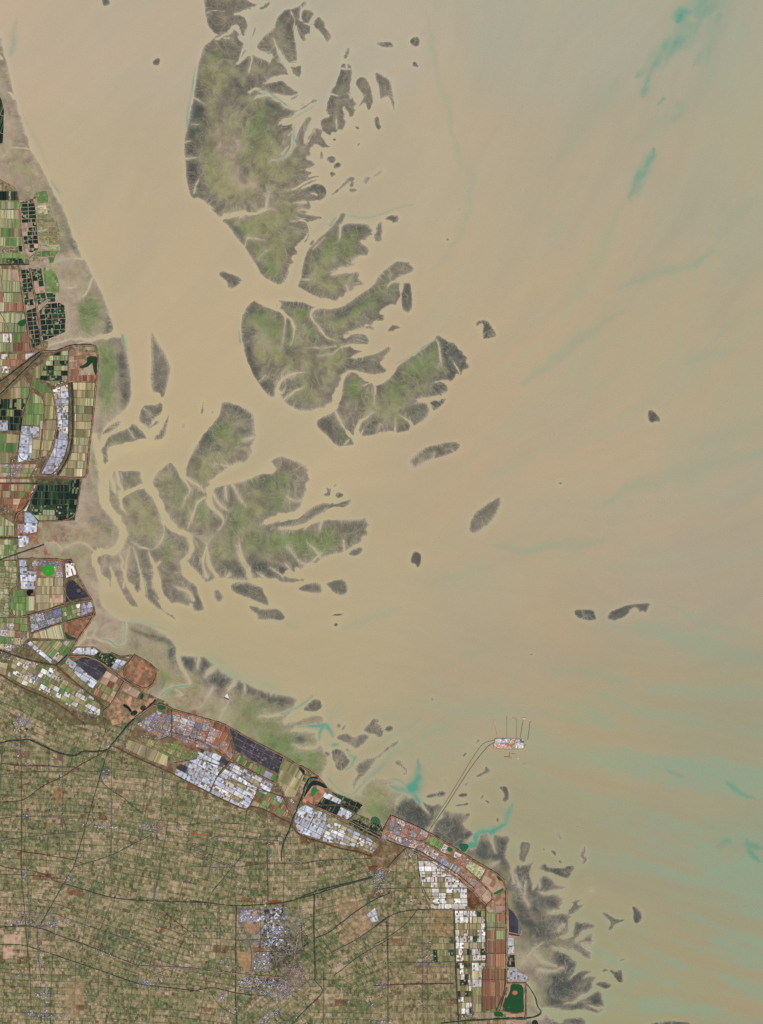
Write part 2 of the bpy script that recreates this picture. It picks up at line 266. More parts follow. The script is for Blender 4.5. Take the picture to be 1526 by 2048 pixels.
# the continuous mudflat along the shore
FLAT = [
 'Z -60,40 0,60 5,100 15,130 28,190 40,230 60,295 80,330 100,370 118,400 135,440 150,480 162,512 175,530 190,560 208,595 220,630 227,655 222,666 200,674 150,690 130,700 -60,700',
 'Z 130,700 150,690 190,678 240,671 250,690 258,720 262,760 263,800 255,815 235,832 210,853 203,870 199,900 201,925 199,960 197,999 209,1022 235,1042 243,1064 235,1087 222,1099 193,1100 184,1110 188,1130 199,1156 199,1191 202,1210 225,1231 246,1244 279,1243 315,1258 353,1288 354,1312 363,1311 397,1313 410,1312 436,1334 456,1350 471,1358 491,1366 515,1377 554,1389 597,1393 590,1420 560,1450 600,1440 640,1425 652,1450 660,1490 655,1530 642,1557 665,1578 707,1589 723,1575 745,1555 775,1560 800,1575 815,1585 835,1597 860,1612 879,1605 885,1612 897,1623 941,1625 941,1636 926,1652 947,1664 945,1680 930,1700 955,1690 957,1667 978,1663 994,1670 1025,1673 1017,1693 1010,1712 1023,1730 1022,1755 1012,1790 990,1800 700,1800 200,1500 150,1300 -60,1300 -60,700 130,700',
 'N 20,620 85,575 100,520 120,490 200,500 245,470 272,448 240,530 245,560 262,640 285,620 300,585 320,568 355,570 400,612 440,650 520,655 525,667 470,690 350,702 480,730 502,737 480,790 462,830 510,872 545,900 560,925 600,920 700,942 737,960 700,980 640,1000 600,1062 580,1080 660,1025 717,1025 712,1100 640,1100 700,1142 690,1190 703,1222 650,1210 600,1165 520,1150 600,1220 560,1330 640,1290 722,1310 772,1330 720,1382 700,1432 740,1440 782,1490 797,1560 770,1632 700,1620 620,1600 540,1612 450,1600 380,1592 330,1600 420,1690 540,1660 650,1655 665,1760 -60,1760 -60,620',
]
HOLES = ['I 960,1165 1100,1140 1150,1150 1190,1250 1200,1330 1120,1265 1105,1160', 'K 130,225 320,215 330,235 160,245']
# creeks cut into the banks: width at both ends in map px
CH = [
 ('A 250,236 300,222 350,196 375,160', 6, 1.5), ('A 300,235 345,232 360,250', 3, .8),
 ('A 470,105 465,180 440,250 420,300 370,400', 14, 2), ('A 470,260 470,310 480,325 560,355 582,400', 9, 1.5), ('A 470,325 465,380 445,460', 3, 1.5), ('A 500,80 540,110 520,200 480,290', 15, 8), ('A 510,170 505,230 480,290', 8, 8),
 ('A 605,240 620,290 650,350 690,420 720,500', 3, 12), ('A 735,235 755,290 770,370', 3, 10), ('A 745,110 770,120 768,40', 2.2, 3), ('A 700,60 735,120 720,190', 1.5, 1.5), ('A 825,150 850,90', 4, 2), ('A 545,515 640,480 720,510', 1.5, 6), ('A 560,490 620,465 700,470', 1.5, 5), ('A 690,385 780,375', 1.5, 2), ('A 700,405 780,395', 1.5, 2),
 ('A 455,560 490,540 570,572 640,612 700,652 760,660', 4.5, 7), ('A 640,760 700,720 800,680 880,620', 4, 9), ('A 480,610 540,575 610,590', 3, 5),
 ('A 722,750 725,850 715,920 640,985 590,975', 8, 4), ('A 690,830 715,800', 4, 4), ('A 655,940 700,890', 4, 3),
 ('A 280,1337 340,1305 440,1297 480,1305 530,1290 590,1275 620,1290', 9, 2), ('A 120,1215 150,1230 200,1290', 2, 14), ('A 560,1270 560,1220 580,1180', 2, 1),
 ('A 640,1170 720,1160 780,1120 860,1080 880,1100', 1, 4), ('A 720,1240 800,1232', 1, 3), ('A 830,1180 870,1190', 1, 2), ('A 145,1090 120,1150 115,1180', .8, 1.4), ('A 70,970 110,962 150,965', 1.5, .6), ('A 60,870 100,860', 1.4, .6), ('A 100,760 150,758', 1.2, .5), ('A 110,595 150,620 190,640', 1.5, .6), ('A 190,80 240,60 300,70', 1, .4), ('A 400,1320 450,1302 500,1310', 3, 2),
 ('A 1045,370 1045,425', 2, 2), ('A 1000,420 1070,425', 1.5, 2), ('A 945,575 1000,590', 1.5, 1), ('A 1060,565 1075,600', 1, 2), ('A 1160,575 1120,630 1100,660', 1.2, 6), ('A 980,710 985,790', 1, 1.5), ('A 800,880 860,780', 1, 1),
 ('B 150,100 260,78 300,88 360,75 410,50 415,20', 9, 1.5), ('B 275,285 285,230 330,235 400,250', 2.2, .6), ('B 355,370 380,330 430,300', 1.2, .5), ('B 560,128 640,125 670,160 668,220 640,262', 3, 3), ('B 60,40 90,60', 3, 1), ('B 600,65 650,60 700,70', 1, 3),
 ('B 850,250 858,190 858,150', 1, 4), ('B 815,450 860,430 940,412', 1.5, 5), ('B 610,480 680,490', 1, .6), ('B 690,300 760,230', .6, 1), ('B 905,560 890,520', 1, .5),
 ('B 340,596 400,630 440,655 520,690 560,735 582,790 560,850 555,885', 9, 1.5), ('B 470,670 500,640 440,620', 6, 6), ('B 520,690 525,760 500,900', 1.2, .5),
 ('B 735,652 690,668 672,700 690,740 740,800 790,852 850,860', 4, 1.5), ('B 472,1190 470,1150 490,1100 540,1075 640,1055', 7, 1), ('B 480,1160 500,1180 515,1160', 4, 1), ('B 505,1225 560,1180 640,1135', 4, 1),
 ('B 1010,888 900,880 850,905 800,945 720,950', 4, 1), ('B 930,900 1000,920', 4, 5), ('B 640,905 740,905 830,890', .8, 2), ('B 1130,560 1160,500 1230,490', 1, 3), ('B 360,1110 395,1075', 2, .6), ('B 990,360 1010,420', 1, 1), ('B 1240,480 1228,580', 3, 2),
 ('C 985,242 1005,275 1010,330 1020,400', 2.2, 1.2), ('C 487,850 497,770 560,710 600,690', 8, 1.2), ('C 372,680 400,740 440,800 485,845', 2, 3), ('C 735,815 737,730', 3.5, 1), ('C 838,785 825,745 800,725 760,705', 6, 1.2), ('C 585,490 605,510 612,560 610,640', 3, .8), ('C 615,820 645,750', 2.5, .8), ('C 1125,462 1115,420 1085,375', 2, .8), ('C 965,505 1000,492 1050,498', 1.5, 4), ('C 530,525 595,498', 1, 2.5), ('C 850,628 910,612 1000,605', 2, 5), ('C 520,830 540,780', 1.5, .6), ('C 420,895 455,845', 2, 2), ('C 960,978 975,930', 1.2, .5), ('C 800,680 795,720', .7, 1), ('C 940,622 960,670', 3, 3),
 # south-west flats
 ('D 120,370 145,500 178,580 190,650 175,760 215,830 285,905 300,970 272,1045 230,1080 150,1078 115,1110 130,1180 190,1290', 14, 12), ('D 230,510 215,590 230,650 250,720', 16, 4), ('D 260,600 270,660 290,720', 5, 3), ('D 275,745 320,710 420,680', 8, 7), ('D 275,725 280,790 320,850', 8, 2), ('D 440,530 425,640 450,690 510,760 545,850 590,930 690,972 712,1030 715,1090 665,1135 648,1165 680,1230 750,1280', 16, 7), ('D 250,470 450,440 600,440 700,400', 30, 34), ('D 600,500 640,600 690,670 715,700 670,760 655,810', 6, 1), ('D 650,520 660,620 700,640 760,670 800,720', 10, 1), ('D 1180,560 950,600 850,650 812,730 820,800 890,850 915,890 880,950', 26, 2), ('D 840,730 880,790 930,825', 6, 1.5), ('D 790,750 740,790 720,860 690,940', 3, 1), ('D 1140,910 1240,865 1340,850 1440,775 1520,700', 1.5, 12), ('D 1290,740 1340,770 1400,768', 1, 2), ('D 920,680 925,760', 2, 1), ('D 960,670 1000,740 1040,800', 2, .6), ('D 860,545 930,560 1010,545', .8, 2.5), ('D 1030,400 1098,380', .6, 1.5), ('D 320,330 350,370 370,400', 1.5, .8), ('D 420,205 470,245', 1, .8), ('D 385,275 420,320 450,350 455,440', 6, 9), ('D 450,350 530,290 570,240', 6, 5),
 ('D 510,850 540,900 548,970 520,1030 470,1070 410,1055 350,1020', 1.5, 1.5), ('D 455,1065 480,1160 500,1220 500,1300 560,1400', 3, 16), ('D 480,1180 520,1140', 2, 2),
 ('D 270,1040 290,1150 310,1280 400,1400', 1.5, 10), ('D 340,1050 310,1150 300,1300', 1, 4), ('D 360,1060 400,1200 420,1330', 1, 6), ('D 150,1200 220,1320 280,1420', 8, 14), ('D 810,1000 800,1100 830,1180 880,1260', 1.2, 9), ('D 840,990 790,1060 780,1150 800,1230', 1, 5), ('D 1000,970 1000,1060 1040,1140 1080,1230', 1, 4), ('D 730,1190 800,1290', 3, 7), ('D 600,1290 680,1310 715,1370', 1.5, 6), ('D 1300,1050 1400,1180 1500,1090', 1, 2), ('I 1050,210 1100,260 1125,300', 1, 3), ('I 800,370 860,410', 1, 4), ('I 870,345 930,390', 1, 4), ('I 940,320 980,370', 1, 3), ('I 1130,100 1110,160', 3, 1), ('I 1240,200 1245,265', 1, 1.5), ('I 1040,150 1080,115 1140,85 1240,60 1300,50', 3, 14), ('I 540,310 580,380 620,420', 1.5, 4), ('I 690,230 720,310 770,400', 1, 5), ('I 640,400 660,385', 1, 3),
 # shore flat creeks
 ('F 560,900 640,860 760,840 850,850', 1, 2.5), ('F 660,1680 720,1650 860,1685 1000,1650 1080,1640 1240,1620', 3, 9), ('F 430,1790 520,1720 640,1700 660,1670', 2, 3), ('F 800,1260 880,1210 920,1100 945,1050', .8, 2.5), ('E 0,580 30,600', 8, 5), ('E 60,1520 140,1505 230,1500 300,1515', 1, 4), ('E 30,1590 90,1530', 1.5, 1.5), ('F 680,1155 740,1150 770,1140', .6, .8), ('E 60,930 130,965 150,990', 3, 6),
 ('G 1010,1190 1040,1250 1045,1400', 6, 8), ('H 455,185 540,150 600,130 660,140 720,200', 2, 2.5), ('H 350,145 420,130 470,185', 1, 2),
 ('I 125,600 130,680 125,735 95,750 50,725 -20,705 -80,700', 6, 2.2), ('H 700,740 745,770 735,820 705,850 740,870 840,880 880,920 930,932', 2, 3), ('H 700,760 700,800 655,815 655,860 590,920 540,970', 1.8, 2.2),
 ('I 400,780 410,850 450,910 460,940 340,960 300,1010', 9, 3), ('I 500,800 495,860', 3, 2), ('I 590,850 560,880 530,900', 5, 2), ('I 690,915 650,970', 6, 2), ('I 735,930 740,985', 2, .6), ('I 1090,990 1030,1040 960,1080 880,1095 810,1100', 8, 1.5), ('J 560,95 600,130 640,150 600,160', 1, 1.2), ('J 700,260 780,250 860,100', .5, .8), ('J 910,350 985,190', .7, .7),
 ('K 490,60 430,120 380,190 330,215 210,225 120,235', 10, 4), ('K 390,190 330,240 345,330 320,360 250,370 140,350', 10, 1.5), ('K 390,190 430,280 450,330', 12, 4), ('K 440,350 425,400 430,480 460,540 540,550 590,480 620,420 760,370 860,320', 3, 16), ('K 330,590 400,610 440,680 520,715 600,720 650,680 690,590 780,550 860,440 1000,320', 3, 18),
 ('K 930,790 1000,700 1100,640 1120,560', 5, 30), ('K 860,660 960,690 1040,720', 3, 18), ('K 1090,740 1140,830 1180,870', 5, 1.5), ('K 1040,720 1110,810', 8, 2), ('L 220,1010 280,900 370,770 560,560', 5, 5), ('L 310,880 270,940', 7, 4), ('L 470,1150 540,1100 570,1010 680,980 780,960 800,860 860,770', 9, 14), ('L 560,1120 575,1040', 14, 12), ('L 690,1010 705,1090 730,1160', 5, 2),
 ('L 880,1030 880,1200 855,1330 890,1380', 14, 3), ('L 855,1320 870,1400', 3, 1), ('L 690,1270 760,1230', 1, 1),
 ('N 120,290 100,420 100,560 140,600', 16, 2), ('N 150,500 230,470 300,400', 2, 8), ('N 255,560 270,620 250,680', 10, 3), ('N 290,610 305,680', 3, 1), ('N 520,700 420,700 340,720 300,700', 6, 1.5), ('N 540,800 480,850 420,870 370,860', 8, 1.5), ('N 560,920 540,1000 510,1050 440,1050', 10, 2), ('N 480,960 430,1000', 5, 1.5), ('N 740,1000 640,1010 600,1060', 6, 2), ('N 700,1150 660,1120 630,1100', 4, 1.5), ('N 620,1230 560,1170 490,1145 400,1130', 10, 1.5), ('N 640,1240 590,1290 530,1360', 9, 2.5), ('N 760,1350 700,1330 640,1350', 9, 3), ('N 740,1430 690,1470 600,1530 500,1560', 8, 1.2), ('N 780,1590 720,1590 680,1560', 2, 1), ('N 490,700 470,740 500,760', 6, 6),
 ('N 190,1370 250,1450 280,1570 340,1620 320,1660 260,1675 190,1670', 1.6, 2.2), ('N 330,1610 400,1590 480,1625 560,1640 700,1625', 5, 10), ('N 400,1640 460,1690', 5, 6),
 ('N 130,600 160,700', 1.2, .6), ('N 200,620 180,740 220,800', 1.5, .6), ('N 180,1240 260,1130 330,1090', .6, 1.5), ('N 300,1300 400,1310 480,1280', .7, 1.4), ('N 260,1180 330,1240 430,1270', .7, 1.2),
]
# patches on the flats: x y rx ry rot kind strength   (a algae, d dark wet mud, p pale dry crest, g olive)
PATCH = [
 'F 760,500 60,160 -20 a .5', 'F 860,1330 60,200 0 a .6', 'F 640,560 40,90 0 a .4', 'E 120,1560 80,120 -20 g .6', 'H 1250,1200 60,60 0 a .5', 'J 700,70 80,50 0 g .7', 'J 1150,300 150,60 20 g .8',
 'H 400,100 170,90 0 r 1', 'H 260,80 60,110 0 r 1', 'H 420,215 150,40 0 r .9', 'J 640,200 70,50 -20 r 1.3', 'J 740,280 40,25 10 r 1.3', 'J 780,200 14,20 0 r .8', 'H 700,900 120,40 10 r .45', 'D 300,900 200,120 0 p .45', 'D 250,1100 120,200 0 p .5', 'D 600,1150 60,160 0 p .3', 'D 950,980 160,60 0 p .35',
 'A 150,640 30,170 -8 d 1', 'A 110,850 40,150 0 d .8', 'A 110,1080 40,130 -8 d .8', 'A 230,110 45,110 0 d .7', 'A 380,250 45,60 0 d .5', 'A 260,330 60,40 0 a .5', 'A 230,440 90,50 0 g .9', 'A 240,520 100,45 0 g .7', 'A 210,650 60,60 0 g .8', 'A 330,850 90,70 20 p .9', 'A 270,960 50,130 -25 p .8', 'A 350,1010 60,90 -20 p .6', 'A 260,1060 60,170 -25 g .9', 'A 200,900 30,120 -10 a .6', 'A 420,1120 100,50 20 p .8', 'A 390,1180 130,40 15 g .8', 'A 520,740 70,90 0 a .9', 'A 560,900 80,80 0 g .7', 'A 480,850 60,60 0 a .5', 'A 590,1060 90,60 -20 g .6', 'A 700,1000 60,80 0 g .5', 'A 540,650 60,40 0 d .5', 'A 650,680 70,50 0 d .5', 'A 690,200 60,120 0 d .5', 'A 400,550 60,60 0 d .7', 'A 600,530 60,30 10 d .6', 'A 550,260 40,60 0 d .4', 'A 700,1170 70,40 -20 g .5', 'A 880,1150 60,40 0 d .7', 'A 640,1260 60,60 0 g .7', 'A 700,1320 70,40 0 g .5', 'A 600,1200 40,60 0 p .5',
 'A 1030,540 40,30 0 a .8', 'A 1030,470 40,60 10 d .6', 'A 1160,520 40,40 0 a .3',
 'B 360,160 90,60 0 g .8', 'B 270,220 40,50 0 a .6', 'B 450,270 80,50 0 p .5', 'B 450,330 80,60 0 g .8', 'B 440,420 40,80 -20 a .8', 'B 330,310 50,50 0 a .5', 'B 570,300 50,120 10 d .25', 'B 220,200 30,60 -35 d .5', 'B 310,360 30,70 -40 d .5',
 'B 790,280 60,80 20 a 1', 'B 900,280 50,90 20 a .8', 'B 700,430 60,80 0 g .8', 'B 800,500 80,50 0 g .8', 'B 950,180 100,40 10 d .6', 'B 860,140 20,80 25 d .9', 'B 640,420 25,90 8 d .4', 'B 870,540 80,50 -15 p .35',
 'B 340,720 80,60 0 a .7', 'B 350,750 60,40 0 p .6', 'B 420,950 100,60 20 g .9', 'B 470,800 50,60 0 a .6', 'B 410,885 50,62 25 p 1', 'B 540,780 25,120 0 d .8', 'B 290,950 35,150 -14 d .7', 'B 400,1130 45,80 -30 d .7', 'B 320,680 70,22 -8 d .7', 'B 620,680 50,40 0 a .9', 'B 620,810 40,60 0 p .7', 'B 690,830 40,60 0 a .7', 'B 840,740 80,60 -20 g .9', 'B 1000,660 90,45 -30 a 1.1', 'B 1120,560 70,40 -40 a .8', 'B 900,680 130,28 -22 d .8', 'B 700,760 40,80 0 d .4', 'B 1260,420 60,35 -10 a .3', 'B 700,1000 120,60 0 g .7', 'B 650,1130 90,60 -10 a .5', 'B 740,1180 80,90 0 p .4', 'B 1000,1000 90,50 -10 d .4', 'B 800,920 80,20 0 a .5', 'B 600,640 100,18 5 d .7', 'B 560,1150 60,60 -30 d .4', 'B 1200,590 60,60 0 d .2', 'B 1090,945 60,25 -30 g .7',
 'C 850,420 50,110 35 a 1.1', 'C 720,560 70,60 30 a .8', 'C 650,640 60,50 0 g .8', 'C 500,580 60,60 0 a .8', 'C 470,530 40,50 0 a .5', 'C 940,320 60,50 -30 a .8', 'C 1100,330 80,110 -35 d 1.1', 'C 1080,430 50,60 0 d .9', 'C 1050,300 25,50 15 a .7', 'C 960,470 80,60 0 d .3', 'C 890,670 60,60 0 d .7', 'C 800,780 50,30 0 d .6', 'C 600,780 60,50 0 d .5', 'C 420,830 25,60 -35 a 1', 'C 330,790 40,100 -40 d .5', 'C 440,660 50,70 0 p .3', 'C 680,780 60,40 0 p .4', 'C 510,480 40,40 0 a .6', 'C 1000,530 50,40 0 d .7', 'C 820,350 90,22 -30 p .6',
 'C 1000,900 90,14 -12 a .9', 'C 900,960 60,20 -35 g .5',
 'D 970,190 60,25 12 d .9', 'D 1060,250 40,30 20 d .6', 'D 840,360 50,50 -40 a .9', 'D 800,390 30,60 40 d .8', 'D 930,340 60,80 20 a .6', 'D 1000,430 60,70 0 p .4', 'D 770,590 50,90 0 g 1', 'D 760,460 40,60 30 d .6', 'D 880,560 60,50 0 g .5', 'D 580,660 60,90 -15 g .5', 'D 640,690 40,60 0 a .7', 'D 510,620 30,50 20 p .6', 'D 430,900 45,70 10 p 1', 'D 440,880 85,120 10 g 1', 'D 750,910 25,35 0 p 1', 'D 770,830 50,60 0 a 1', 'D 1200,640 90,70 0 a .9', 'D 1230,770 80,60 0 a .8', 'D 1340,600 60,70 0 p .3', 'D 1160,630 40,60 0 d .5', 'D 980,880 50,110 10 a .9', 'D 1080,800 60,80 0 g .8', 'D 1150,1000 90,60 0 a .8', 'D 1330,1020 80,70 0 a .9', 'D 1050,1180 160,45 5 d .7', 'D 880,1080 60,60 0 g .6', 'D 340,650 60,50 0 g .3', 'D 270,830 30,80 -20 g .5', 'D 560,1060 40,80 0 a .5', 'D 420,1250 40,120 -12 d .8', 'D 940,720 60,50 0 d .4', 'D 300,1180 60,120 0 p .25', 'D 260,410 70,50 0 a .5', 'D 380,370 60,50 0 d .3', 'D 700,830 60,100 0 g .5', 'D 1400,880 110,30 -15 d .4', 'D 1480,1000 60,60 0 a .8',
 'I 1150,200 90,50 0 a 1.1', 'I 1000,240 90,50 0 a .8', 'I 1300,140 60,40 0 d .6', 'I 1200,25 100,25 -10 d .4', 'I 850,350 120,30 10 d .6', 'I 230,440 40,100 -20 d .5', 'I 490,490 25,70 -8 d .7', 'I 720,440 60,30 20 d .7',
 # shore flat colours
 'F 470,400 70,230 0 g .3', 'F 660,700 60,90 30 a .5', 'F 760,700 40,110 -35 d .9', 'F 760,980 120,90 0 g .6', 'F 850,900 60,60 -20 p .8', 'F 960,1330 100,140 0 a .8', 'F 900,1500 100,130 0 a .7', 'F 1110,1480 35,120 -8 d .9', 'F 910,1060 50,30 -50 d .8', 'F 1000,1150 60,80 -20 p .7', 'F 680,1100 90,300 0 p 1', 'F 720,1420 90,150 0 p 1', 'F 1100,1900 80,200 0 a .9', 'F 1240,1900 40,150 -8 d .5',
 'G 1100,300 70,330 0 a 1', 'G 1260,150 50,220 0 d .45', 'G 1280,470 55,120 0 d .7', 'G 960,600 45,600 2 p 1', 'G 1000,1300 60,100 0 g .7', 'G 950,1100 16,100 3 a 1.2', 'G 930,1550 90,90 0 p .9', 'G 1080,1700 80,100 30 d .6', 'G 1100,1850 110,80 0 g .4', 'G 850,1900 120,120 0 p .7',
 'E 40,1300 60,250 -5 p 1', 'E 100,1700 120,200 -25 p .9', 'E 60,800 20,60 -20 g .8', 'F 130,330 10,10 0 p .1', 'F 380,60 150,60 20 p .9', 'F 560,250 30,100 -25 d .5',
 'H 640,420 60,300 -12 p .8', 'H 820,850 130,160 0 p .9', 'H 1200,850 160,60 20 g .8', 'H 1130,850 150,18 22 d .8', 'H 1320,950 35,50 20 d 1.1', 'H 1150,1030 130,90 20 p .7', 'H 1460,1030 70,50 10 d .9', 'H 1350,1230 120,90 0 g .7', 'H 430,230 160,70 0 p .4',
 'I 455,820 50,50 0 d .9', 'I 530,840 35,60 0 d 1.2', 'I 610,900 60,70 -20 d 1.2', 'I 570,1050 160,90 20 p .9', 'I 720,1010 70,80 0 a .35', 'I 740,960 90,30 15 d .8', 'I 870,1010 120,50 12 d .6', 'I 960,1020 50,30 0 d .8', 'I 800,1080 110,60 10 a .6', 'I 880,1120 200,50 12 g .8', 'I 900,1250 150,80 20 a .9', 'I 750,1140 120,40 25 p .8',
 'K 200,300 80,50 0 d .7', 'K 60,40 90,60 0 d .5', 'K 280,320 60,40 0 g 1', 'K 200,470 200,90 25 a 1', 'K 700,760 160,100 0 g 1', 'K 820,840 100,60 10 a .8', 'K 740,640 100,60 0 g .6', 'K 1050,860 130,90 10 d 1.1', 'K 1180,800 60,50 0 d .8', 'K 720,850 80,50 20 p .7', 'K 1340,1000 130,90 30 d 1', 'L 380,990 110,90 25 d 1', 'L 140,870 120,80 15 d 1', 'L 660,1150 80,60 -30 d .7', 'L 780,1090 70,70 -20 d .8', 'L 640,1230 80,40 30 g .9', 'L 560,1150 60,40 30 p .8', 'L 760,1190 60,70 0 d .7', 'L 830,1430 40,110 -5 g 1',
 'N 170,600 60,110 -15 d .7', 'N 330,640 60,80 0 d .9', 'N 200,800 110,200 -15 d .45', 'N 80,720 22,130 -8 g 1.1', 'N 190,960 22,130 -28 g 1.1', 'N 420,790 80,50 0 d .9', 'N 330,1000 150,120 0 d .5', 'N 640,980 60,40 0 d .8', 'N 680,1070 40,60 0 d .9', 'N 520,1200 80,60 0 d 1', 'N 640,1180 60,20 20 d .9', 'N 480,1420 140,120 0 d .8', 'N 730,1510 60,90 0 d .9', 'N 280,1200 60,50 0 p .5', 'N 150,1200 60,180 0 p .9', 'N 380,1430 40,90 -20 p .7', 'N 350,1540 30,60 0 g .8', 'N 230,1550 50,180 0 p 1', 'N 620,1330 90,40 0 d .8', 'N 430,1340 60,60 0 d .6', 'N 600,1690 60,40 0 d .8',
]
# ---------------- raster fields ----------------
YY, XX = np.meshgrid(np.arange(RH, dtype=f32)-M0, np.arange(RW, dtype=f32)-M0, indexing='ij')
wx = XX + 5*(vn(XX, YY, 14, 1)-.5) + 2.4*(vn(XX, YY, 5, 2)-.5)      # slightly wandering shorelines
D = np.full((RH, RW), -30, f32); OWN = np.full((RH, RW), -1, np.int16)
STY = np.zeros((RH, RW, 4), f32)
def put(poly, idx, sty):
    r = sdf(chaikin(P(poly), 1), 14)
    if r is None: return
    w, d = r; D0 = D[w]; m = d > D0
    D0[m] = d[m]; OWN[w][m] = idx; STY[w][m] = sty
FLATI = len(BANKS)
for pl in FLAT: put(pl, FLATI, (3, .5, .22, .7))
for pl in HOLES:
    w, d = sdf(chaikin(P(pl), 1), 14); D[w] = np.minimum(D[w], -d)
_ex = []
for lab, sty, pls in BANKS:
    if len(pls) > 1 and sty[0] < 5:
        pls = sorted(pls, key=lambda q: P(q)[:, 0].mean()); n = len(pls)
        for k, pl in enumerate(pls): _ex.append((('left' if k == 0 else 'right')+' piece of the '+lab if n == 2 else ['first', 'second', 'third', 'fourth'][k]+' from left of the '+lab, sty, [pl]))
    else: _ex.append((lab, sty, pls))
BANKS = _ex; FLATI = len(BANKS); OWN[OWN >= 0] = FLATI
for i, (lab, sty, pls) in enumerate(BANKS):
    for pl in pls:
        put(pl, i, sty)
Dbase = D.copy()

def blur(a, s, n=3):
    r = max(1, int(round(s*math.sqrt(12/n/4))))
    for _ in range(n):
        for ax in (0, 1):
            pad = [(0, 0), (0, 0)]; pad[ax] = (r+1, r)
            c = np.cumsum(np.pad(a, pad, mode='edge'), axis=ax, dtype=np.float64)
            if ax == 0: a = ((c[2*r+1:]-c[:-(2*r+1)])/(2*r+1)).astype(f32)
            else: a = ((c[:, 2*r+1:]-c[:, :-(2*r+1)])/(2*r+1)).astype(f32)
    return a
B = blur(ss(-2, 2, Dbase), 14)+.15*blur((fbm(XX, YY, 60, 21)).astype(f32), 6)
gy, gx = np.gradient(B); gn = np.hypot(gx, gy)+1e-6
nz_ = blur(fbm(XX, YY, 75, 23, 3).astype(f32), 4); ny_, nx_ = np.gradient(nz_); nn_ = np.hypot(nx_, ny_)+1e-6
wi = ss(6, 30, Dbase)
gx, gy = gx/gn*(1-wi)+(-ny_/nn_)*wi, gy/gn*(1-wi)+(nx_/nn_)*wi
gn = np.hypot(gx, gy)+1e-6; gx /= gn; gy /= gn
def lic(noise, mask, steps, gx, gy):
    ys, xs = np.nonzero(mask); acc = noise[ys, xs].astype(f32).copy(); n = 1
    for sgn in (1, -1):
        px = xs.astype(f32); py = ys.astype(f32)
        for k in range(steps):
            ix = np.clip(px, 0, RW-1).astype(np.int32); iy = np.clip(py, 0, RH-1).astype(np.int32)
            px = px+sgn*gx[iy, ix]; py = py+sgn*gy[iy, ix]
            acc += noise[np.clip(py, 0, RH-1).astype(np.int32), np.clip(px, 0, RW-1).astype(np.int32)]; n += 1
    out = np.full(noise.shape, .5, f32); out[ys, xs] = acc/n
    return out
near = Dbase > -11
wnoise = (np.random.RandomState(3).rand(RH, RW)).astype(f32)
wnoise = .5*wnoise+.5*blur(wnoise, 1, 1)
LF = lic(wnoise, near, 11, gx, gy)
m_, s_ = LF[near].mean(), LF[near].std(); LF = np.clip(.5+(LF-m_)/(4.2*s_), 0, 1)
w2 = blur(wnoise, 2.2, 2); LC = lic(w2, near, 18, gx, gy)
m_, s_ = LC[near].mean(), LC[near].std(); LC = np.clip(.5+(LC-m_)/(4.2*s_), 0, 1)

feath = STY[..., 0]
fz = vn(XX, YY, 55, 5)                                        # some shores stay smooth
shore = ((LC-.57)*2.1+(LF-.5)*.6)*feath*ss(.30, .60, fz)*(.12+.88*ss(-.15, .55, -.85*gx-.35*gy))
edge_n = (fbm(XX, YY, 7, 8, 2)-.5)*1.6*np.clip(feath, .6, 2)
D = D + np.where(Dbase > -9, shore*np.exp(-np.abs(Dbase)/9)+edge_n*np.exp(-np.abs(Dbase)/6), 0)
# creeks
CHD = np.full((RH, RW), 30, f32)
for s, w0, w1 in CH:
    r = stroke(chaikin(P(s), 2, False), w0*1.0, w1*1.0, 9)
    if r is None: continue
    w, d = r; CHD[w] = np.minimum(CHD[w], d)
CHD = CHD + (vn(XX, YY, 5, 31)-.5)*1.3 + (vn(XX, YY, 16, 32)-.5)*1.5
D = np.minimum(D, CHD)
# small meandering creeks growing inland from the shores
RIL = np.full((RH, RW), 30, f32); RIV = np.full((RH, RW), .75, f32)
rc = np.random.RandomState(19)
Bs = blur(np.clip(Dbase, -4, 30), 5); cy_, cx_ = np.gradient(Bs); cn = np.hypot(cx_, cy_)+1e-6
ry, rx = np.nonzero((D > -.5) & (D < 1.2) & (Dbase > -2))
for k in rc.choice(len(ry), 2500, replace=False):
    x, y = float(rx[k]), float(ry[k])
    if STY[ry[k], rx[k], 0] < 2.4: continue
    ln = int(rc.gamma(1.5, 10)); w0 = rc.uniform(.5, 1.5); a = math.atan2(cy_[ry[k], rx[k]], cx_[ry[k], rx[k]]); bend = 0; pts = [(x, y)]
    stack = [(x, y, a, ln, w0)]
    while stack:
        x, y, a, ln, w0 = stack.pop(); pts = [(x, y)]; bend = 0
        for i in range(ln):
            xi, yi = int(x), int(y)
            if not (1 < xi < RW-2 and 1 < yi < RH-2) or D[yi, xi] < -6: break
            ta = math.atan2(cy_[yi, xi], cx_[yi, xi]); da = (ta-a+math.pi) % math.tau-math.pi
            bend = .7*bend+rc.normal(0, .13); a += .10*da*(cn[yi, xi] > .12)+bend
            x += 1.6*math.cos(a); y += 1.6*math.sin(a); pts.append((x, y))
            if i > 3 and rc.rand() < .10 and w0 > .6: stack.append((x, y, a+rc.choice([-1, 1])*rc.uniform(.4, .9), int((ln-i)*.7), w0*(1-i/ln)*.9))
        if len(pts) < 5: continue
        r = stroke(np.array(pts)-M0, w0, .1, 2)
        if r is None: continue
        w, d = r; RIL[w] = np.minimum(RIL[w], d)
# fine dendritic rills on the outer slopes
rill = ss(.60, .86, LF)*ss(.2, .6, vn(XX, YY, 30, 12))
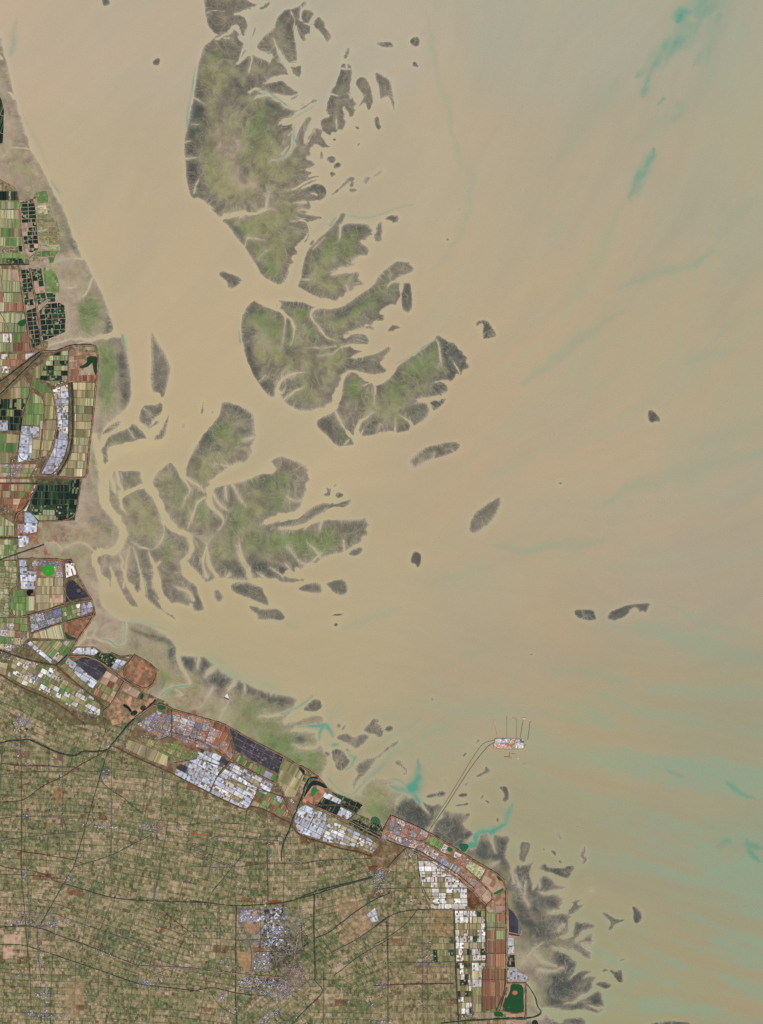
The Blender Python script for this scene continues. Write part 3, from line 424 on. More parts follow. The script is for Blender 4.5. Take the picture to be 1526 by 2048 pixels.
# patches
PA = {k: np.zeros((RH, RW), f32) for k in 'adpgr'}
for s in PATCH:
    t = s.split(); sh = SH[t[0]]; cx, cy = [float(v) for v in t[1].split(',')]; rx, ry = [float(v) for v in t[2].split(',')]
    cx = sh[0]+cx/sh[2]; cy = sh[1]+cy/sh[2]; rx /= sh[2]; ry /= sh[2]; a = math.radians(float(t[3])); R = max(rx, ry)*2.2
    x0, x1, y0, y1 = win(np.array([[cx-R, cy-R], [cx+R, cy+R]]), 0)
    if x1 <= x0 or y1 <= y0: continue
    w = (slice(y0, y1), slice(x0, x1)); X = XX[w]-cx; Y = YY[w]-cy
    X = X + (fbm(XX[w], YY[w], 26, 41, 3)-.5)*rx*1.3; Y = Y + (fbm(XX[w], YY[w], 26, 44, 3)-.5)*ry*1.3
    # positive rotation = clockwise on the map
    u = (X*math.cos(a)+Y*math.sin(a))/rx; v = (-X*math.sin(a)+Y*math.cos(a))/ry
    q = np.exp(-(u*u+v*v)*.9)*float(t[5]); PA[t[4]][w] += q

ins = D
big = fbm(XX, YY, 70, 51, 4); mid = fbm(XX+8*(LC-.5), YY+8*(LC-.5), 18, 55, 4)
streak = .6*LC+.4*LF
base_a = STY[..., 1]; base_d = STY[..., 2]
deep = ss(3, 26, Dbase)
alg = np.clip(.85*PA['a']*(.45+.35*streak+.8*mid) + base_a*.35*ss(.46, .66, .55*big+.45*mid)*deep, 0, 1)
olv = np.clip(PA['g']*(.6+.7*streak)+base_a*.6*ss(.40, .62, .55*mid+.45*big)*deep, 0, 1)
drk = np.clip(PA['d']*(.35+1.15*streak) + base_d*(1-.75*ss(2, 15, Dbase)) + .22*(streak-.45)*2*(1-deep*.5), 0, 1)
pal = np.clip(PA['p']*(.5+.9*mid)+.5*rill*(1-drk*.5)+.28*ss(.5, .75, mid)*deep*base_a, 0, 1)
isflat = (OWN == FLATI)
pal = np.where(isflat, np.clip(pal+(.75-.5*ss(1580, 1700, YY))*(1-drk)*(.6+.8*mid), 0, 1), pal); alg = np.where(isflat, np.clip(alg*1.25, 0, 1), alg)
sho = isflat*ss(1590, 1690, YY)*ss(880, 1030, XX)*ss(30, 8, Dbase+14*(mid-.5)); drk = np.clip(drk*(1+.5*ss(1600, 1680, YY))+.42*sho*(.5+streak), 0, 1); olv = np.where(isflat, np.clip(olv+.25*ss(.45, .6, big), 0, 1), olv)
soft = np.clip(STY[..., 3]*(.35+1.5*vn(XX, YY, 34, 120)), 0, 1.1)
film = np.exp(-np.clip(ins, 0, 99)/(.7+4.0*soft))*(.55+.45*soft)
film = np.clip(film+.35*rill*ss(14, 3, ins)+.30*ss(.55, .8, LF)*ss(.4, .7, vn(XX, YY, 40, 77))*.6, 0, 1)
film = np.maximum(film, .36*ss(.9, -.3, RIL)*(.45+.55*vn(XX, YY, 22, 88)*1.3))
# sediment swirls left by the ebbing tide
rw = fbm(XX+26*(LC-.5)+10*vn(XX, YY, 30, 131), YY+26*(LF-.5)+10*vn(XX, YY, 30, 132), 30, 133, 4)
rdg = 1-np.abs(2*rw-1)
swl = ss(.955, .995, rdg)*ss(.35, .6, vn(XX, YY, 45, 134))
rw2 = fbm(XX+14*(LC-.5), YY, 15, 143, 3); swl = np.maximum(swl, .8*ss(.95, .995, 1-np.abs(2*rw2-1))*ss(.45, .65, vn(XX, YY, 38, 144)))
film = np.clip(film+.36*swl*(Dbase > 1), 0, 1)
streak = np.clip(.5+.9*(.42*(LC-.5)+.38*(LF-.5)*(1-.4*deep)+1.25*(mid-.5)+.7*(fbm(XX+10*(LC-.5), YY+10*(LF-.5), 7, 151, 3)-.5)), 0, 1)
# ripple marks (sand waves) on the ribbed shoals
ribm = np.clip((soft-.55)*3, 0, 1)*(~isflat)
ang = 1.25; rp = np.sin((XX*math.sin(ang)+YY*math.cos(ang)*-.25+2*vn(XX, YY, 20, 60))*2*math.pi/4.2)
film = np.clip(film+ribm*.45*ss(.1, .9, rp)*ss(9, 1, ins), 0, 1)

redm = np.clip(PA['r']*ss(.38, .62, fbm(XX, YY, 9, 161, 4)), 0, 1)
HZ = np.where(D > 0, .9*(1-np.exp(-np.clip(D, 0, 99)/14))+.10*(mid-.5)*ss(1, 8, D)+.05*(streak-.5), D*.10).astype(f32)
HZ = np.maximum(HZ, -.6)

def srf_mat(name, build, rough=.9, spec=.2):
    m = bpy.data.materials.new(name); m.use_nodes = True; nt = m.node_tree
    b = nt.nodes['Principled BSDF']; b.inputs['Roughness'].default_value = rough; b.inputs['Specular IOR Level'].default_value = spec
    build(nt, b); return m
def N(nt, t, **k):
    n = nt.nodes.new(t)
    for a, v in k.items(): setattr(n, a, v)
    return n
def mixc(nt, fac, a, b, mode='MIX'):
    n = N(nt, 'ShaderNodeMix', data_type='RGBA', blend_type=mode)
    for sock, v in ((n.inputs[0], fac), (n.inputs[6], a), (n.inputs[7], b)):
        if isinstance(v, bpy.types.NodeSocket): nt.links.new(v, sock)
        elif isinstance(v, (int, float)): sock.default_value = v
        else: sock.default_value = (*v, 1) if len(v) == 3 else v
    return n.outputs[2]
def math_n(nt, op, a, b=None, clamp=False):
    n = N(nt, 'ShaderNodeMath', operation=op, use_clamp=clamp)
    for sock, v in ((n.inputs[0], a), (n.inputs[1], b)):
        if v is None: continue
        if isinstance(v, bpy.types.NodeSocket): nt.links.new(v, sock)
        else: sock.default_value = v
    return n.outputs[0]
def noise_n(nt, scale, detail=4, rough=.6, dist=0.0, vec=None):
    n = N(nt, 'ShaderNodeTexNoise'); n.inputs['Scale'].default_value = scale; n.inputs['Detail'].default_value = detail
    n.inputs['Roughness'].default_value = rough; n.inputs['Distortion'].default_value = dist
    if vec is None: vec = N(nt, 'ShaderNodeTexCoord').outputs['Object']
    nt.links.new(vec, n.inputs['Vector']); return n.outputs['Fac']
def speck(nt, col, scale, amt, detail=3):
    """multiply a colour by fine grain"""
    f = noise_n(nt, scale, detail, .7)
    g = math_n(nt, 'MULTIPLY_ADD', f, amt*2); g.node.inputs[2].default_value = 1-amt
    c = N(nt, 'ShaderNodeCombineColor'); [nt.links.new(g, c.inputs[i]) for i in range(3)]
    return mixc(nt, 1.0, col, c.outputs[0], 'MULTIPLY')

C_MUD = L3(122, 114, 100); C_DARK = L3(78, 81, 75); C_ALG = L3(115, 127, 82); C_OLV = L3(147, 141, 103)
C_PALE = L3(167, 149, 127); C_FILM = L3(172, 160, 136); C_RED = L3(146, 98, 72)
def bank_build(nt, b):
    a = N(nt, 'ShaderNodeAttribute', attribute_name='cover'); s = N(nt, 'ShaderNodeSeparateColor'); nt.links.new(a.outputs['Color'], s.inputs[0])
    a2 = N(nt, 'ShaderNodeAttribute', attribute_name='wet'); s2 = N(nt, 'ShaderNodeSeparateColor'); nt.links.new(a2.outputs['Color'], s2.inputs[0])
    c = mixc(nt, s2.outputs[1], C_MUD, C_PALE)
    c = mixc(nt, s.outputs[1], c, C_OLV)
    c = mixc(nt, s.outputs[0], c, C_ALG)
    c = mixc(nt, s.outputs[2], c, C_DARK)
    c = mixc(nt, a.outputs['Alpha'], c, C_RED)
    g = math_n(nt, 'MULTIPLY_ADD', s2.outputs[2], .56); g.node.inputs[2].default_value = .74
    cg = N(nt, 'ShaderNodeCombineColor'); [nt.links.new(g, cg.inputs[i]) for i in range(3)]
    c = mixc(nt, 1.0, c, cg.outputs[0], 'MULTIPLY')
    c = mixc(nt, s2.outputs[0], c, C_FILM)
    c = speck(nt, c, .55, .10); c = speck(nt, c, .08, .07)
    nt.links.new(c, b.inputs['Base Color'])
    r = math_n(nt, 'MULTIPLY_ADD', s2.outputs[0], -.3); r.node.inputs[2].default_value = .92
    nt.links.new(r, b.inputs['Roughness'])
M_BANK = srf_mat('tidal_mud', bank_build, .9, .15)
def bank_mesh(name, mask, lift=0.0):
    ys, xs = np.nonzero(mask)
    y0, y1, x0, x1 = ys.min(), ys.max()+2, xs.min(), xs.max()+2
    y1 = min(y1, RH); x1 = min(x1, RW)
    q = mask[y0:y1, x0:x1][:-1, :-1]
    qi, qj = np.nonzero(q); w = x1-x0
    a = qi*w+qj; F = np.stack([a, a+w, a+w+1, a+1], 1)
    used = np.unique(F); remap = np.zeros((y1-y0)*w, np.int32); remap[used] = np.arange(len(used))
    F = remap[F]; iy = used//w+y0; ix = used % w+x0
    V = np.stack([ix-M0-CX, CY-(iy-M0), HZ[iy, ix]+lift], 1)
    cov = np.stack([alg[iy, ix], olv[iy, ix], drk[iy, ix], redm[iy, ix]], 1)
    wet = np.stack([film[iy, ix], pal[iy, ix], streak[iy, ix], np.ones(len(iy))], 1)
    me = mesh_from_np(name, V, F, M_BANK, {'cover': cov, 'wet': wet}, smooth=True)
    return link(name, me)
for i, (lab, sty, pls) in enumerate(BANKS):
    mk = (OWN == i) & (D > -2.2)
    if mk.sum() < 4: print('EMPTY BANK', lab); continue
    o = bank_mesh('sandbank', mk)
    tag(o, lab, 'sandbank')
o = bank_mesh('tidal_flat', isflat & (D > -2.2)); tag(o, kind='structure')

# ---------------- the sea ----------------
gxs = np.concatenate([np.linspace(-2600, -60, 30), np.arange(-M0, 1526+M0+1, 4), np.linspace(1600, 4100, 30)]).astype(f32)
gys = np.concatenate([np.linspace(-2600, -60, 30), np.arange(-M0, 2048+M0+1, 4), np.linspace(2110, 4600, 30)]).astype(f32)
SX, SY = np.meshgrid(gxs, gys)
CPT = [(60, 60, 187, 170, 145), (300, 60, 182, 169, 146), (700, 60, 178, 170, 149), (1100, 60, 171, 167, 147), (1500, 60, 165, 163, 142),
       (150, 400, 184, 169, 139), (300, 400, 181, 166, 138), (800, 350, 181, 168, 141), (1200, 350, 176, 163, 138), (1500, 400, 168, 162, 138),
       (300, 620, 184, 168, 137), (450, 560, 184, 168, 136), (950, 600, 181, 166, 137), (1300, 700, 175, 162, 134), (1500, 750, 169, 160, 134),
       (350, 900, 184, 168, 134), (600, 900, 183, 168, 136), (1000, 900, 179, 163, 135), (1250, 900, 178, 163, 136), (1500, 950, 170, 161, 137),
       (700, 1200, 180, 166, 134), (1000, 1200, 176, 162, 133), (1300, 1150, 172, 160, 137), (1500, 1150, 167, 157, 136), (400, 1250, 178, 164, 130),
       (700, 1330, 176, 163, 130), (1000, 1350, 172, 158, 131), (1300, 1380, 167, 155, 127), (1500, 1400, 160, 153, 126),
       (850, 1500, 168, 157, 127), (1200, 1500, 166, 154, 123), (1400, 1500, 158, 154, 127), (1100, 1650, 162, 154, 122), (1300, 1700, 158, 152, 125), (1500, 1750, 146, 152, 125),
       (1250, 1850, 162, 152, 122), (1450, 1950, 160, 149, 118), (1250, 2000, 155, 153, 118), (1400, 1850, 160, 150, 122), (1100, 1950, 155, 155, 122)]
wsum = 0; base = 0
for x, y, r, g, b in CPT:
    d2 = ((SX-x)**2+(SY-y)**2)/150.**2
    w = 1/(d2*d2+.35); wsum = wsum+w; base = base+w[..., None]*np.array(L3(r*.993, g*.985, b*.975))
base = base/wsum[..., None]
# flow direction of the tidal streams, streaks stretched along it
an = np.interp(SY, [-100, 0, 500, 800, 1000, 1200, 1400, 1700, 1900, 2100], np.radians([65, 60, 45, 32, 18, 0, -10, -24, -5, 25])).astype(f32)
an = an + 1.1*(fbm(SX, SY, 240, 71, 3)-.5)*1.3
fx = np.cos(an); fy = -np.sin(an)
def flow_lic(seed, s, steps=30, st=3.0):
    px0 = SX.copy(); py0 = SY.copy(); acc = 0
    for sg in (1, -1):
        px = px0.copy(); py = py0.copy()
        for k in range(steps):
            acc = acc+fbm(px, py, s, seed, 2)
            px = px+sg*st*fx; py = py+sg*st*fy
    return acc/(2*steps)
F1 = flow_lic(81, 26, 26, 5.0); F2 = flow_lic(91, 9, 14, 4.0); F3 = flow_lic(95, 70, 14, 10.)
nz = lambda a: np.clip(.5+(a-a.mean())/(4*a.std()), 0, 1)
F1, F2, F3 = nz(F1), nz(F2), nz(F3)
# refine to a 2 px grid before drawing the clear-water streams
g2x = np.concatenate([np.linspace(-2600, -60, 30), np.arange(-M0, 1526+M0+1, 2), np.linspace(1600, 4100, 30)]).astype(f32)
g2y = np.concatenate([np.linspace(-2600, -60, 30), np.arange(-M0, 2048+M0+1, 2), np.linspace(2110, 4600, 30)]).astype(f32)
def refine(A):
    ix = np.interp(g2x, gxs, np.arange(len(gxs))); iy = np.interp(g2y, gys, np.arange(len(gys)))
    x0 = np.clip(ix.astype(int), 0, len(gxs)-2); y0 = np.clip(iy.astype(int), 0, len(gys)-2); fx_ = (ix-x0); fy_ = (iy-y0)[:, None]
    if A.ndim == 3: fx_ = fx_[:, None]; fy_ = fy_[..., None]
    T = A[y0]*(1-fy_)+A[y0+1]*fy_
    return (T[:, x0]*(1-fx_)+T[:, x0+1]*fx_).astype(f32)
F1, F2, F3, base = refine(F1), refine(F2), refine(F3), refine(base)
SX, SY = np.meshgrid(g2x, g2y)
TW = lambda k: chaikin(P(k), 2, False)
def wstroke(p, w0, w1):
    ln = np.hypot(*(p[1:]-p[:-1]).T); tot = ln.sum(); acc = 0
    out = np.full(SX.shape, 1e9, f32)
    mx = max(w0, w1)*3+10
    m = (SX > p[:, 0].min()-mx) & (SX < p[:, 0].max()+mx) & (SY > p[:, 1].min()-mx) & (SY < p[:, 1].max()+mx)
    wa_ = min(28, 1.5*max(w0, w1)); X = SX[m]+(fbm(SX[m], SY[m], 34, 13, 4)-.5)*wa_; Y = SY[m]+(fbm(SX[m], SY[m], 34, 17, 4)-.5)*wa_; o = np.full(X.shape, 1e9, f32)
    for i in range(len(p)-1):
        (ax, ay), (bx, by) = p[i], p[i+1]; ex, ey = bx-ax, by-ay; l = ex*ex+ey*ey+1e-9
        t = np.clip(((X-ax)*ex+(Y-ay)*ey)/l, 0, 1); u = (acc+t*ln[i])/tot
        o = np.minimum(o, np.hypot(X-ax-t*ex, Y-ay-t*ey)/((w0+(w1-w0)*u)/2*(1 if max(w0, w1) < 6.5 else .25+.75*np.clip(np.minimum(u, 1-u)*4+(p[0].min() < 0)*u*0+(ax < 0)*1, 0, 1)))); acc += ln[i]
    out[m] = o
    return np.exp(-out**2*.9)
grn = np.zeros(SX.shape, f32); trq = np.zeros(SX.shape, f32)
reg = ss(850, 1250, SX+.25*SY)*.6*(.45+.55*ss(1100, 1600, SY))
grn += reg*ss(.48, .8, .55*F1+.45*F3)*.55 + ss(1250, 1500, SY)*ss(1000, 1400, SX)*ss(.4, .7, F1)*.35
for s, w0, w1, a in [
    ('R 0,60 30,200 150,700 220,830 180,1030 100,1160 20,1220', 8, 12, .35), ('R 150,1000 180,1060 110,1150 40,1210', 6, 10, .4),
    ('R 880,350 720,590 560,740', 30, 14, .35), ('R 1230,440 1080,540 950,640', 14, 25, .35), ('R 1300,300 1250,380 1150,520', 25, 12, .3),
    ('R 900,900 850,980 800,1130 700,1300 570,1440', 30, 18, .4), ('R 1320,1140 1200,1190 1080,1220 870,1310', 18, 8, .6), ('R 1500,880 1400,980 1340,1080', 14, 30, .35),
    ('R 920,1415 760,1490 580,1620 430,1730', 8, 20, .6), ('R 1400,1580 1270,1610 1160,1650', 14, 10, .4), ('R 1520,1400 1330,1500 1300,1540', 30, 10, .3), ('R 1526,1900 1400,1960 1200,2000', 40, 20, .4),
    ('S 1526,250 1350,270 1180,320 950,380 800,460', 30, 16, .55), ('S 800,640 700,650 560,670 400,680 300,650', 14, 10, .65), ('S 500,680 300,750 150,800 20,830', 10, 10, .3), ('S 1180,130 1100,290', 40, 30, .25), ('S 500,240 430,290 300,350', 10, 14, .3), ('S 300,1130 150,1150', 8, 8, .3), ('S 0,1220 140,1190', 8, 6, .3),
    ('S 820,1010 1000,1030 1180,1080 1350,1140 1526,1180', 8, 50, .6), ('S 1100,930 1250,1000 1420,1040 1526,1080', 10, 16, .5), ('S 560,1210 700,1220 850,1260 930,1265', 10, 8, .5),
    ('S 0,1480 100,1420 250,1400 400,1400 550,1420 700,1450', 16, 14, .35), ('S 150,1360 300,1370 450,1400', 14, 14, .35), ('S 270,1640 400,1645 560,1640 700,1660 850,1690 900,1720', 10, 12, .35), ('S 480,1580 700,1590 900,1650', 12, 12, .35),
    ('S 1060,1660 1200,1690 1340,1720 1480,1790', 14, 16, .8), ('S 1500,1480 1526,1500', 20, 20, .5), ('S 800,1790 900,1820 1060,1920 1150,1960', 20, 14, .35), ('S 850,1000 790,970 680,940', 6, 5, .35),
    ('T 300,730 420,760 560,780 680,840', 16, 20, .45), ('T 720,510 900,570 1040,620 1218,690', 30, 34, .5), ('T 560,960 700,1000 850,1100 1000,1150 1218,1220', 30, 30, .35), ('T 880,900 1000,920 1218,1000', 24, 60, .7), ('T 1218,1480 1000,1400 900,1330', 30, 10, .35), ('T 560,1550 400,1600 250,1680 120,1820 60,1900', 8, 14, .35), ('T 640,1700 800,1750 900,1790', 12, 10, .3), ('T 880,1590 1218,1600', 10, 24, .3), ('T 350,1980 600,1850 850,1850', 30, 30, .25), ('T 600,120 750,180 900,230', 10, 20, .4), ('T 230,140 480,230 600,250', 8, 6, .3), ('T 480,550 600,640 700,700', 8, 6, .35),
    ('I 350,660 250,620 130,625', 5, 8, .6), ('I 200,630 300,680 400,740', 5, 6, .35), ('I 500,790 600,840 700,910 850,960 1000,1000', 14, 16, .55), ('I 950,620 1010,650', 8, 6, .4), ('I 1526,560 1350,600 1230,650', 8, 8, .35), ('I 1240,1010 1160,1130', 16, 14, .4), ('I 1526,1080 1350,1110', 20, 12, .3),
    ('K 750,370 860,300 1000,200 1120,130', 8, 16, .35), ('K 850,440 1000,340 1200,250 1400,170', 18, 20, .4), ('K 790,550 860,440 960,350', 14, 20, .5), ('L 800,960 840,820 880,700', 14, 10, .5), ('L 540,1000 600,980 700,960', 20, 20, .5), ('L 0,350 130,290 300,200 500,120 600,80', 30, 12, .3),
    ('N 560,1230 620,1290 530,1370', 12, 8, .7), ('N 480,930 510,960 540,1010', 14, 12, .5), ('N 60,170 20,230', 10, 14, .5), ('N 100,360 95,480', 14, 12, .4), ('N 640,1030 690,990', 6, 6, .4), ('N 800,1560 850,1540 1000,1450 1100,1330 1300,1250', 16, 14, .35), ('N 260,560 420,560 450,640', 8, 8, .4), ('N 700,1450 830,1500', 10, 12, .5), ('N 560,850 640,860', 30, 30, .35), ('N 350,1630 600,1680 820,1650', 10, 12, .6),
    ('E 185,180 150,430 100,590', 14, 16, .6), ('F 520,50 600,170', 5, 6, .8), ('F 600,200 640,280', 3, 5, .5), ('F 1250,1640 1280,1730 1310,1850 1310,2000', 4, 6, .6), ('F 940,830 980,930', 12, 12, .25), ('E 230,1150 400,1500 500,1700', 8, 10, .3), ('B 240,700 235,900', 4, 8, .3)]:
    k_ = 1.0 if max(w0, w1) < 6.5 or (SH[s[0]][2] > 2.6 and s[0] != 'T') else 1.7; grn = np.maximum(grn, wstroke(TW(s), w0*k_, w1*k_)*a*(1.05 if k_ == 1 else .85))
for s, w0, w1, a in [
    ('Z 1430,-30 1416,10 1395,35', 62, 44, .85), ('R 1215,40 1160,80 1145,110', 14, 30, 1), ('R 1290,60 1220,110 1150,170 1100,220 1020,310 990,400', 44, 24, .85), ('R 1010,400 985,385', 22, 18, .9), ('R 950,355 1010,310 1060,240', 10, 34, .7), ('R 1330,60 1290,170 1260,260 1210,300', 44, 18, .55), ('R 1078,445 1055,470', 6, 6, .8), ('R 1180,480 1120,530', 24, 14, .5),
    ('R 1040,670 985,760 945,840 925,880', 18, 26, .95), ('R 920,880 935,905', 10, 6, .8), ('T 940,240 1040,300 1180,355', 14, 8, .55), ('T 490,150 640,200', 8, 8, .4), ('T 1218,760 1150,740 1100,690 1110,660', 14, 10, .7), ('T 1110,720 1150,790 1218,840', 12, 8, .8), ('T 880,720 980,690', 14, 14, .4),
    ('A 130,400 95,560 72,700 68,770', 2.5, 5, .9), ('A 68,770 52,880', 4, 1.5, .5), ('A 470,560 520,545 570,572 610,600', 3, 5, .9), ('A 600,590 640,610 700,650', 4, 3, .9), ('A 500,600 540,575', 2, 3, .6), ('A 660,752 740,705 830,665 880,620', 3, 3.5, .85), ('A 900,600 880,640', 4, 3, .4), ('A 722,770 725,860 712,920 660,970 600,985', 4, 4, 1), ('A 700,810 720,850', 6, 6, .8), ('A 690,900 650,950', 4, 3, .7),
    ('B 825,115 800,160', 4, 5, .8), ('B 240,800 245,870', 3, 4, .8), ('B 890,95 1000,110 1100,90 1200,50 1300,30', 3, 3, .4), ('B 1350,915 1440,850', 3, 2, .8), ('B 1200,1000 1350,920', 3, 3, .4), ('B 960,800 1000,785', 3, 3, .4), ('B 900,400 950,385', 3, 3, .5),
    ('F 1235,1640 1255,1720 1290,1790', 5, 3, .9), ('F 550,90 600,190', 2, 4, .5),
    ('I 1080,1000 1030,1045 960,1080 920,1090', 5, 3, .8), ('K 390,190 330,215 240,215 160,220', 10, 6, .9), ('K 390,200 340,240 345,330', 10, 5, .9), ('K 390,200 420,250 440,300', 14, 6, .9), ('K 430,350 480,350', 8, 6, .8), ('K 610,440 580,510 540,540', 6, 3, .8), ('K 540,400 600,450', 5, 8, .5),
    ('K 400,600 520,715 600,720 660,650', 3, 4, .6), ('K 660,660 700,590 780,550 830,480', 6, 10, .5),
    ('K 1110,580 1080,650 1040,720', 22, 22, 1.3), ('K 1100,470 1110,560 1080,660', 8, 26, .8), ('K 1040,730 960,690 880,670 900,620', 14, 8, .8), ('K 1040,720 1100,770 1130,820', 14, 4, .8), ('K 940,780 1000,740', 4, 8, .6), ('K 860,610 940,600 980,630', 4, 6, .5),
    ('L 780,960 680,985 590,1000 560,1060 575,1110', 12, 14, 1.1), ('L 780,960 810,880 850,800', 14, 8, .6), ('L 575,1110 510,1130 450,1150', 12, 8, 1.4), ('L 260,930 380,770', 3, 2, .6),
    ('H 945,740 950,880 930,930 880,920 840,880 720,860 750,790', 3, 3, .9), ('H 1440,1225 1290,1250 1200,1320', 5, 3, .9)]:
    trq = np.maximum(trq, wstroke(TW(s), w0, w1)*min(a, 1.4))
wisp = .5*F1+.5*F2
grn = np.clip(grn*(.25+1.35*wisp), 0, 1); trq = np.clip(trq*np.where(SY < 420, .05+1.1*wisp*(.5+fbm(SX, SY, 22, 311, 3)), .55+.9*wisp), 0, 1)
#FINE
# slightly paler, sandier water hugging the banks
Db = blur(np.clip(Dbase, -12, 0), 5)[np.clip(SY+M0, 0, RH-1).astype(int), np.clip(SX+M0, 0, RW-1).astype(int)]
shal = ss(-11, -1, Db)*((SX > -M0) & (SX < 1560) & (SY > -M0) & (SY < 2080))
tone = 1+.02*ss(1000, 1500, SX)*ss(1500, 300, SY)+(.07+.04*ss(700, 1100, SX))*((.5*F3+.3*F1+.2*F2)-.5)
cc = base*tone[..., None]
warm = np.array([1.035, .99, .95]); cool = np.array([.98, 1.01, 1.02])
mixw = (ss(.3, .7, .6*F3+.4*fbm(SX, SY, 120, 99, 3))*(1-.45*ss(1250, 1550, SY)))[..., None]
cc = cc*(1+(warm*mixw+cool*(1-mixw)-1)*(.45+.45*ss(600, 1150, SX))[..., None])
wa = np.stack([cc[..., 0], cc[..., 1], cc[..., 2], np.ones_like(F1)], -1)
wb = np.stack([grn, trq, shal, np.ones_like(F1)], -1)
ny, nx = SX.shape
idx = np.arange(ny*nx).reshape(ny, nx)
Fw = np.stack([idx[:-1, :-1], idx[1:, :-1], idx[1:, 1:], idx[:-1, 1:]], -1).reshape(-1, 4)
Vw = np.stack([SX.ravel()-CX, CY-SY.ravel(), np.zeros(SX.size)], 1)
def sea_build(nt, b):
    a = N(nt, 'ShaderNodeAttribute', attribute_name='silt')
    a2 = N(nt, 'ShaderNodeAttribute', attribute_name='clear'); s = N(nt, 'ShaderNodeSeparateColor'); nt.links.new(a2.outputs['Color'], s.inputs[0])
    pz = mixc(nt, 1.0, a.outputs['Color'], (1.07, 1.10, 1.08), 'MULTIPLY'); c = mixc(nt, math_n(nt, 'MULTIPLY', s.outputs[2], .8), a.outputs['Color'], pz)
    c = mixc(nt, math_n(nt, 'MULTIPLY', s.outputs[0], .75), c, L3(134, 160, 134))
    c = mixc(nt, math_n(nt, 'MULTIPLY', s.outputs[1], .86), c, L3(66, 150, 128))
    c = speck(nt, c, .035, .022, 5)
    nt.links.new(c, b.inputs['Base Color'])
M_SEA = srf_mat('silty_sea_water', sea_build, .6, .05)
o = link('water', mesh_from_np('water', Vw, Fw, M_SEA, {'silt': wa.reshape(-1, 4), 'clear': wb.reshape(-1, 4)}, smooth=True))
tag(o, kind='structure')
# sea bed under the water
o = link('seabed', mesh_from_np('seabed', [(-3400, -3600, -3), (3400, -3600, -3), (3400, 3700, -3), (-3400, 3700, -3)], [(0, 1, 2, 3)], M_BANK)); tag(o, kind='structure')
# ---------------- the mainland ----------------
LZ = 1.2
SEAWALL = chaikin(P('Z -60,362 0,362 E 170,1920 F 190,250 335,243 360,200 375,178 470,165 495,280 530,350 600,560 612,750 560,830 540,905 475,925 560,985 602,1110 604,1180 575,1280 655,1328 668,1480 662,1600 560,1655 490,1665 480,1745 430,1790 560,1800 700,1745 770,1730 960,1733 992,1770 995,1850 '
    'G 1000,50 987,270 965,480 945,700 905,1000 888,1292 832,1302 765,1732 500,1742 395,1745 383,1800 352,1872 295,1890 292,1960 250,2008 190,2012 180,2030 H 130,200 138,255 240,257 400,262 470,262 545,257 600,400 688,552 700,575 732,680 590,875 545,975 575,932 720,928 800,985 850,978 930,1012 1035,985 1222,1112 1128,1282 1200,1325 1260,1345 1320,1408 '
    'J 560,265 860,350 960,380 1140,490 1400,620 1526,700 K 200,500 335,590 400,670 430,700 520,735 680,798 620,870 720,905 800,935 830,978 885,882 1180,1010 1526,1228 M 720,250 860,330 1000,420 1003,635 1060,668 1120,770 1116,835 1100,852 1062,857 1075,1088 1170,1155 1166,1195 1148,1205 1150,1468 1145,1600')[:], 0)
SEAWALL = np.concatenate([SEAWALL, [(1050, 2300), (-300, 2300), (-300, 362)]])
NPOND = P('Z -60,180 E 0,975 20,1020 45,1130 38,1240 42,1290 30,1465 0,1475 Z -60,290')
DL = np.full((RH, RW), -30, f32)
for pl in (SEAWALL, NPOND):
    w, d = sdf(pl, 14); DL[w] = np.maximum(DL[w], d)
DL = np.where(Dbase > -900, DL, DL)

# farmland cover, computed per 60 m cell
DIST = [(60, 1420, 27), (190, 1470, 18), (60, 1560, 3), (250, 1580, 6), (60, 1700, 4), (150, 1650, 3), (330, 1570, 12), (460, 1640, 8), (300, 1700, 10), (60, 1850, 4), (200, 1830, 17), (310, 1890, 18),
        (100, 1980, 2), (300, 2000, 4), (420, 1750, 12), (430, 1860, 3), (440, 1980, 9), (560, 1720, 0), (650, 1740, -7), (700, 1800, -12), (700, 1860, -33), (740, 1950, -22), (690, 2020, 1), (820, 1760, 4),
        (860, 1850, 0), (860, 1990, 0), (790, 1900, 0), (560, 2030, -38), (610, 1670, -4), (380, 1500, 27), (500, 1580, 29), (640, 1650, 26), (30, 450, 2), (30, 620, 4), (60, 760, 3), (30, 900, 2), (60, 1150, 0), (60, 1280, 20)]
lw = (slice(M0+300, RH), slice(0, 1240))
X = XX[lw]; Y = YY[lw]
bestd = np.full(X.shape, 1e9, f32); ang = np.zeros(X.shape, f32); did = np.zeros(X.shape, f32)
Xw = X+22*(vn(X, Y, 60, 201)-.5); Yw = Y+22*(vn(X, Y, 60, 202)-.5)
for k, (sx_, sy_, a_) in enumerate(DIST):
    dd = (Xw-sx_)**2+(Yw-sy_)**2; m = dd < bestd; bestd[m] = dd[m]; ang[m] = math.radians(a_); did[m] = k
ca, sa = np.cos(ang), np.sin(ang)
U = X*ca+Y*sa+2.0*(vn(X, Y, 40, 203)-.5); Vv = -X*sa+Y*ca+3.0*(vn(X, Y, 50, 204)-.5)
row = np.floor(Vv/13+did*.37); fr = (Vv/13+did*.37)-row
cwid = 22+26*hsh(row, did); colu = (U+row*17.3)/cwid; ci = np.floor(colu); fc = (colu-ci)*cwid
hb = hsh(row, ci, did)
r2 = np.floor(Vv/6.5); c2w = 3.0+5.5*hsh(r2, did+3); c2 = np.floor((U+r2*7.7)/c2w); hs = hsh(r2, c2, did)
r3 = np.floor(U/2.1); hs2 = hsh(r3, np.floor(Vv/6.0), did+9)
lfn = fbm(X, Y, 130, 205, 3); mfn = fbm(X, Y, 9, 206, 3)
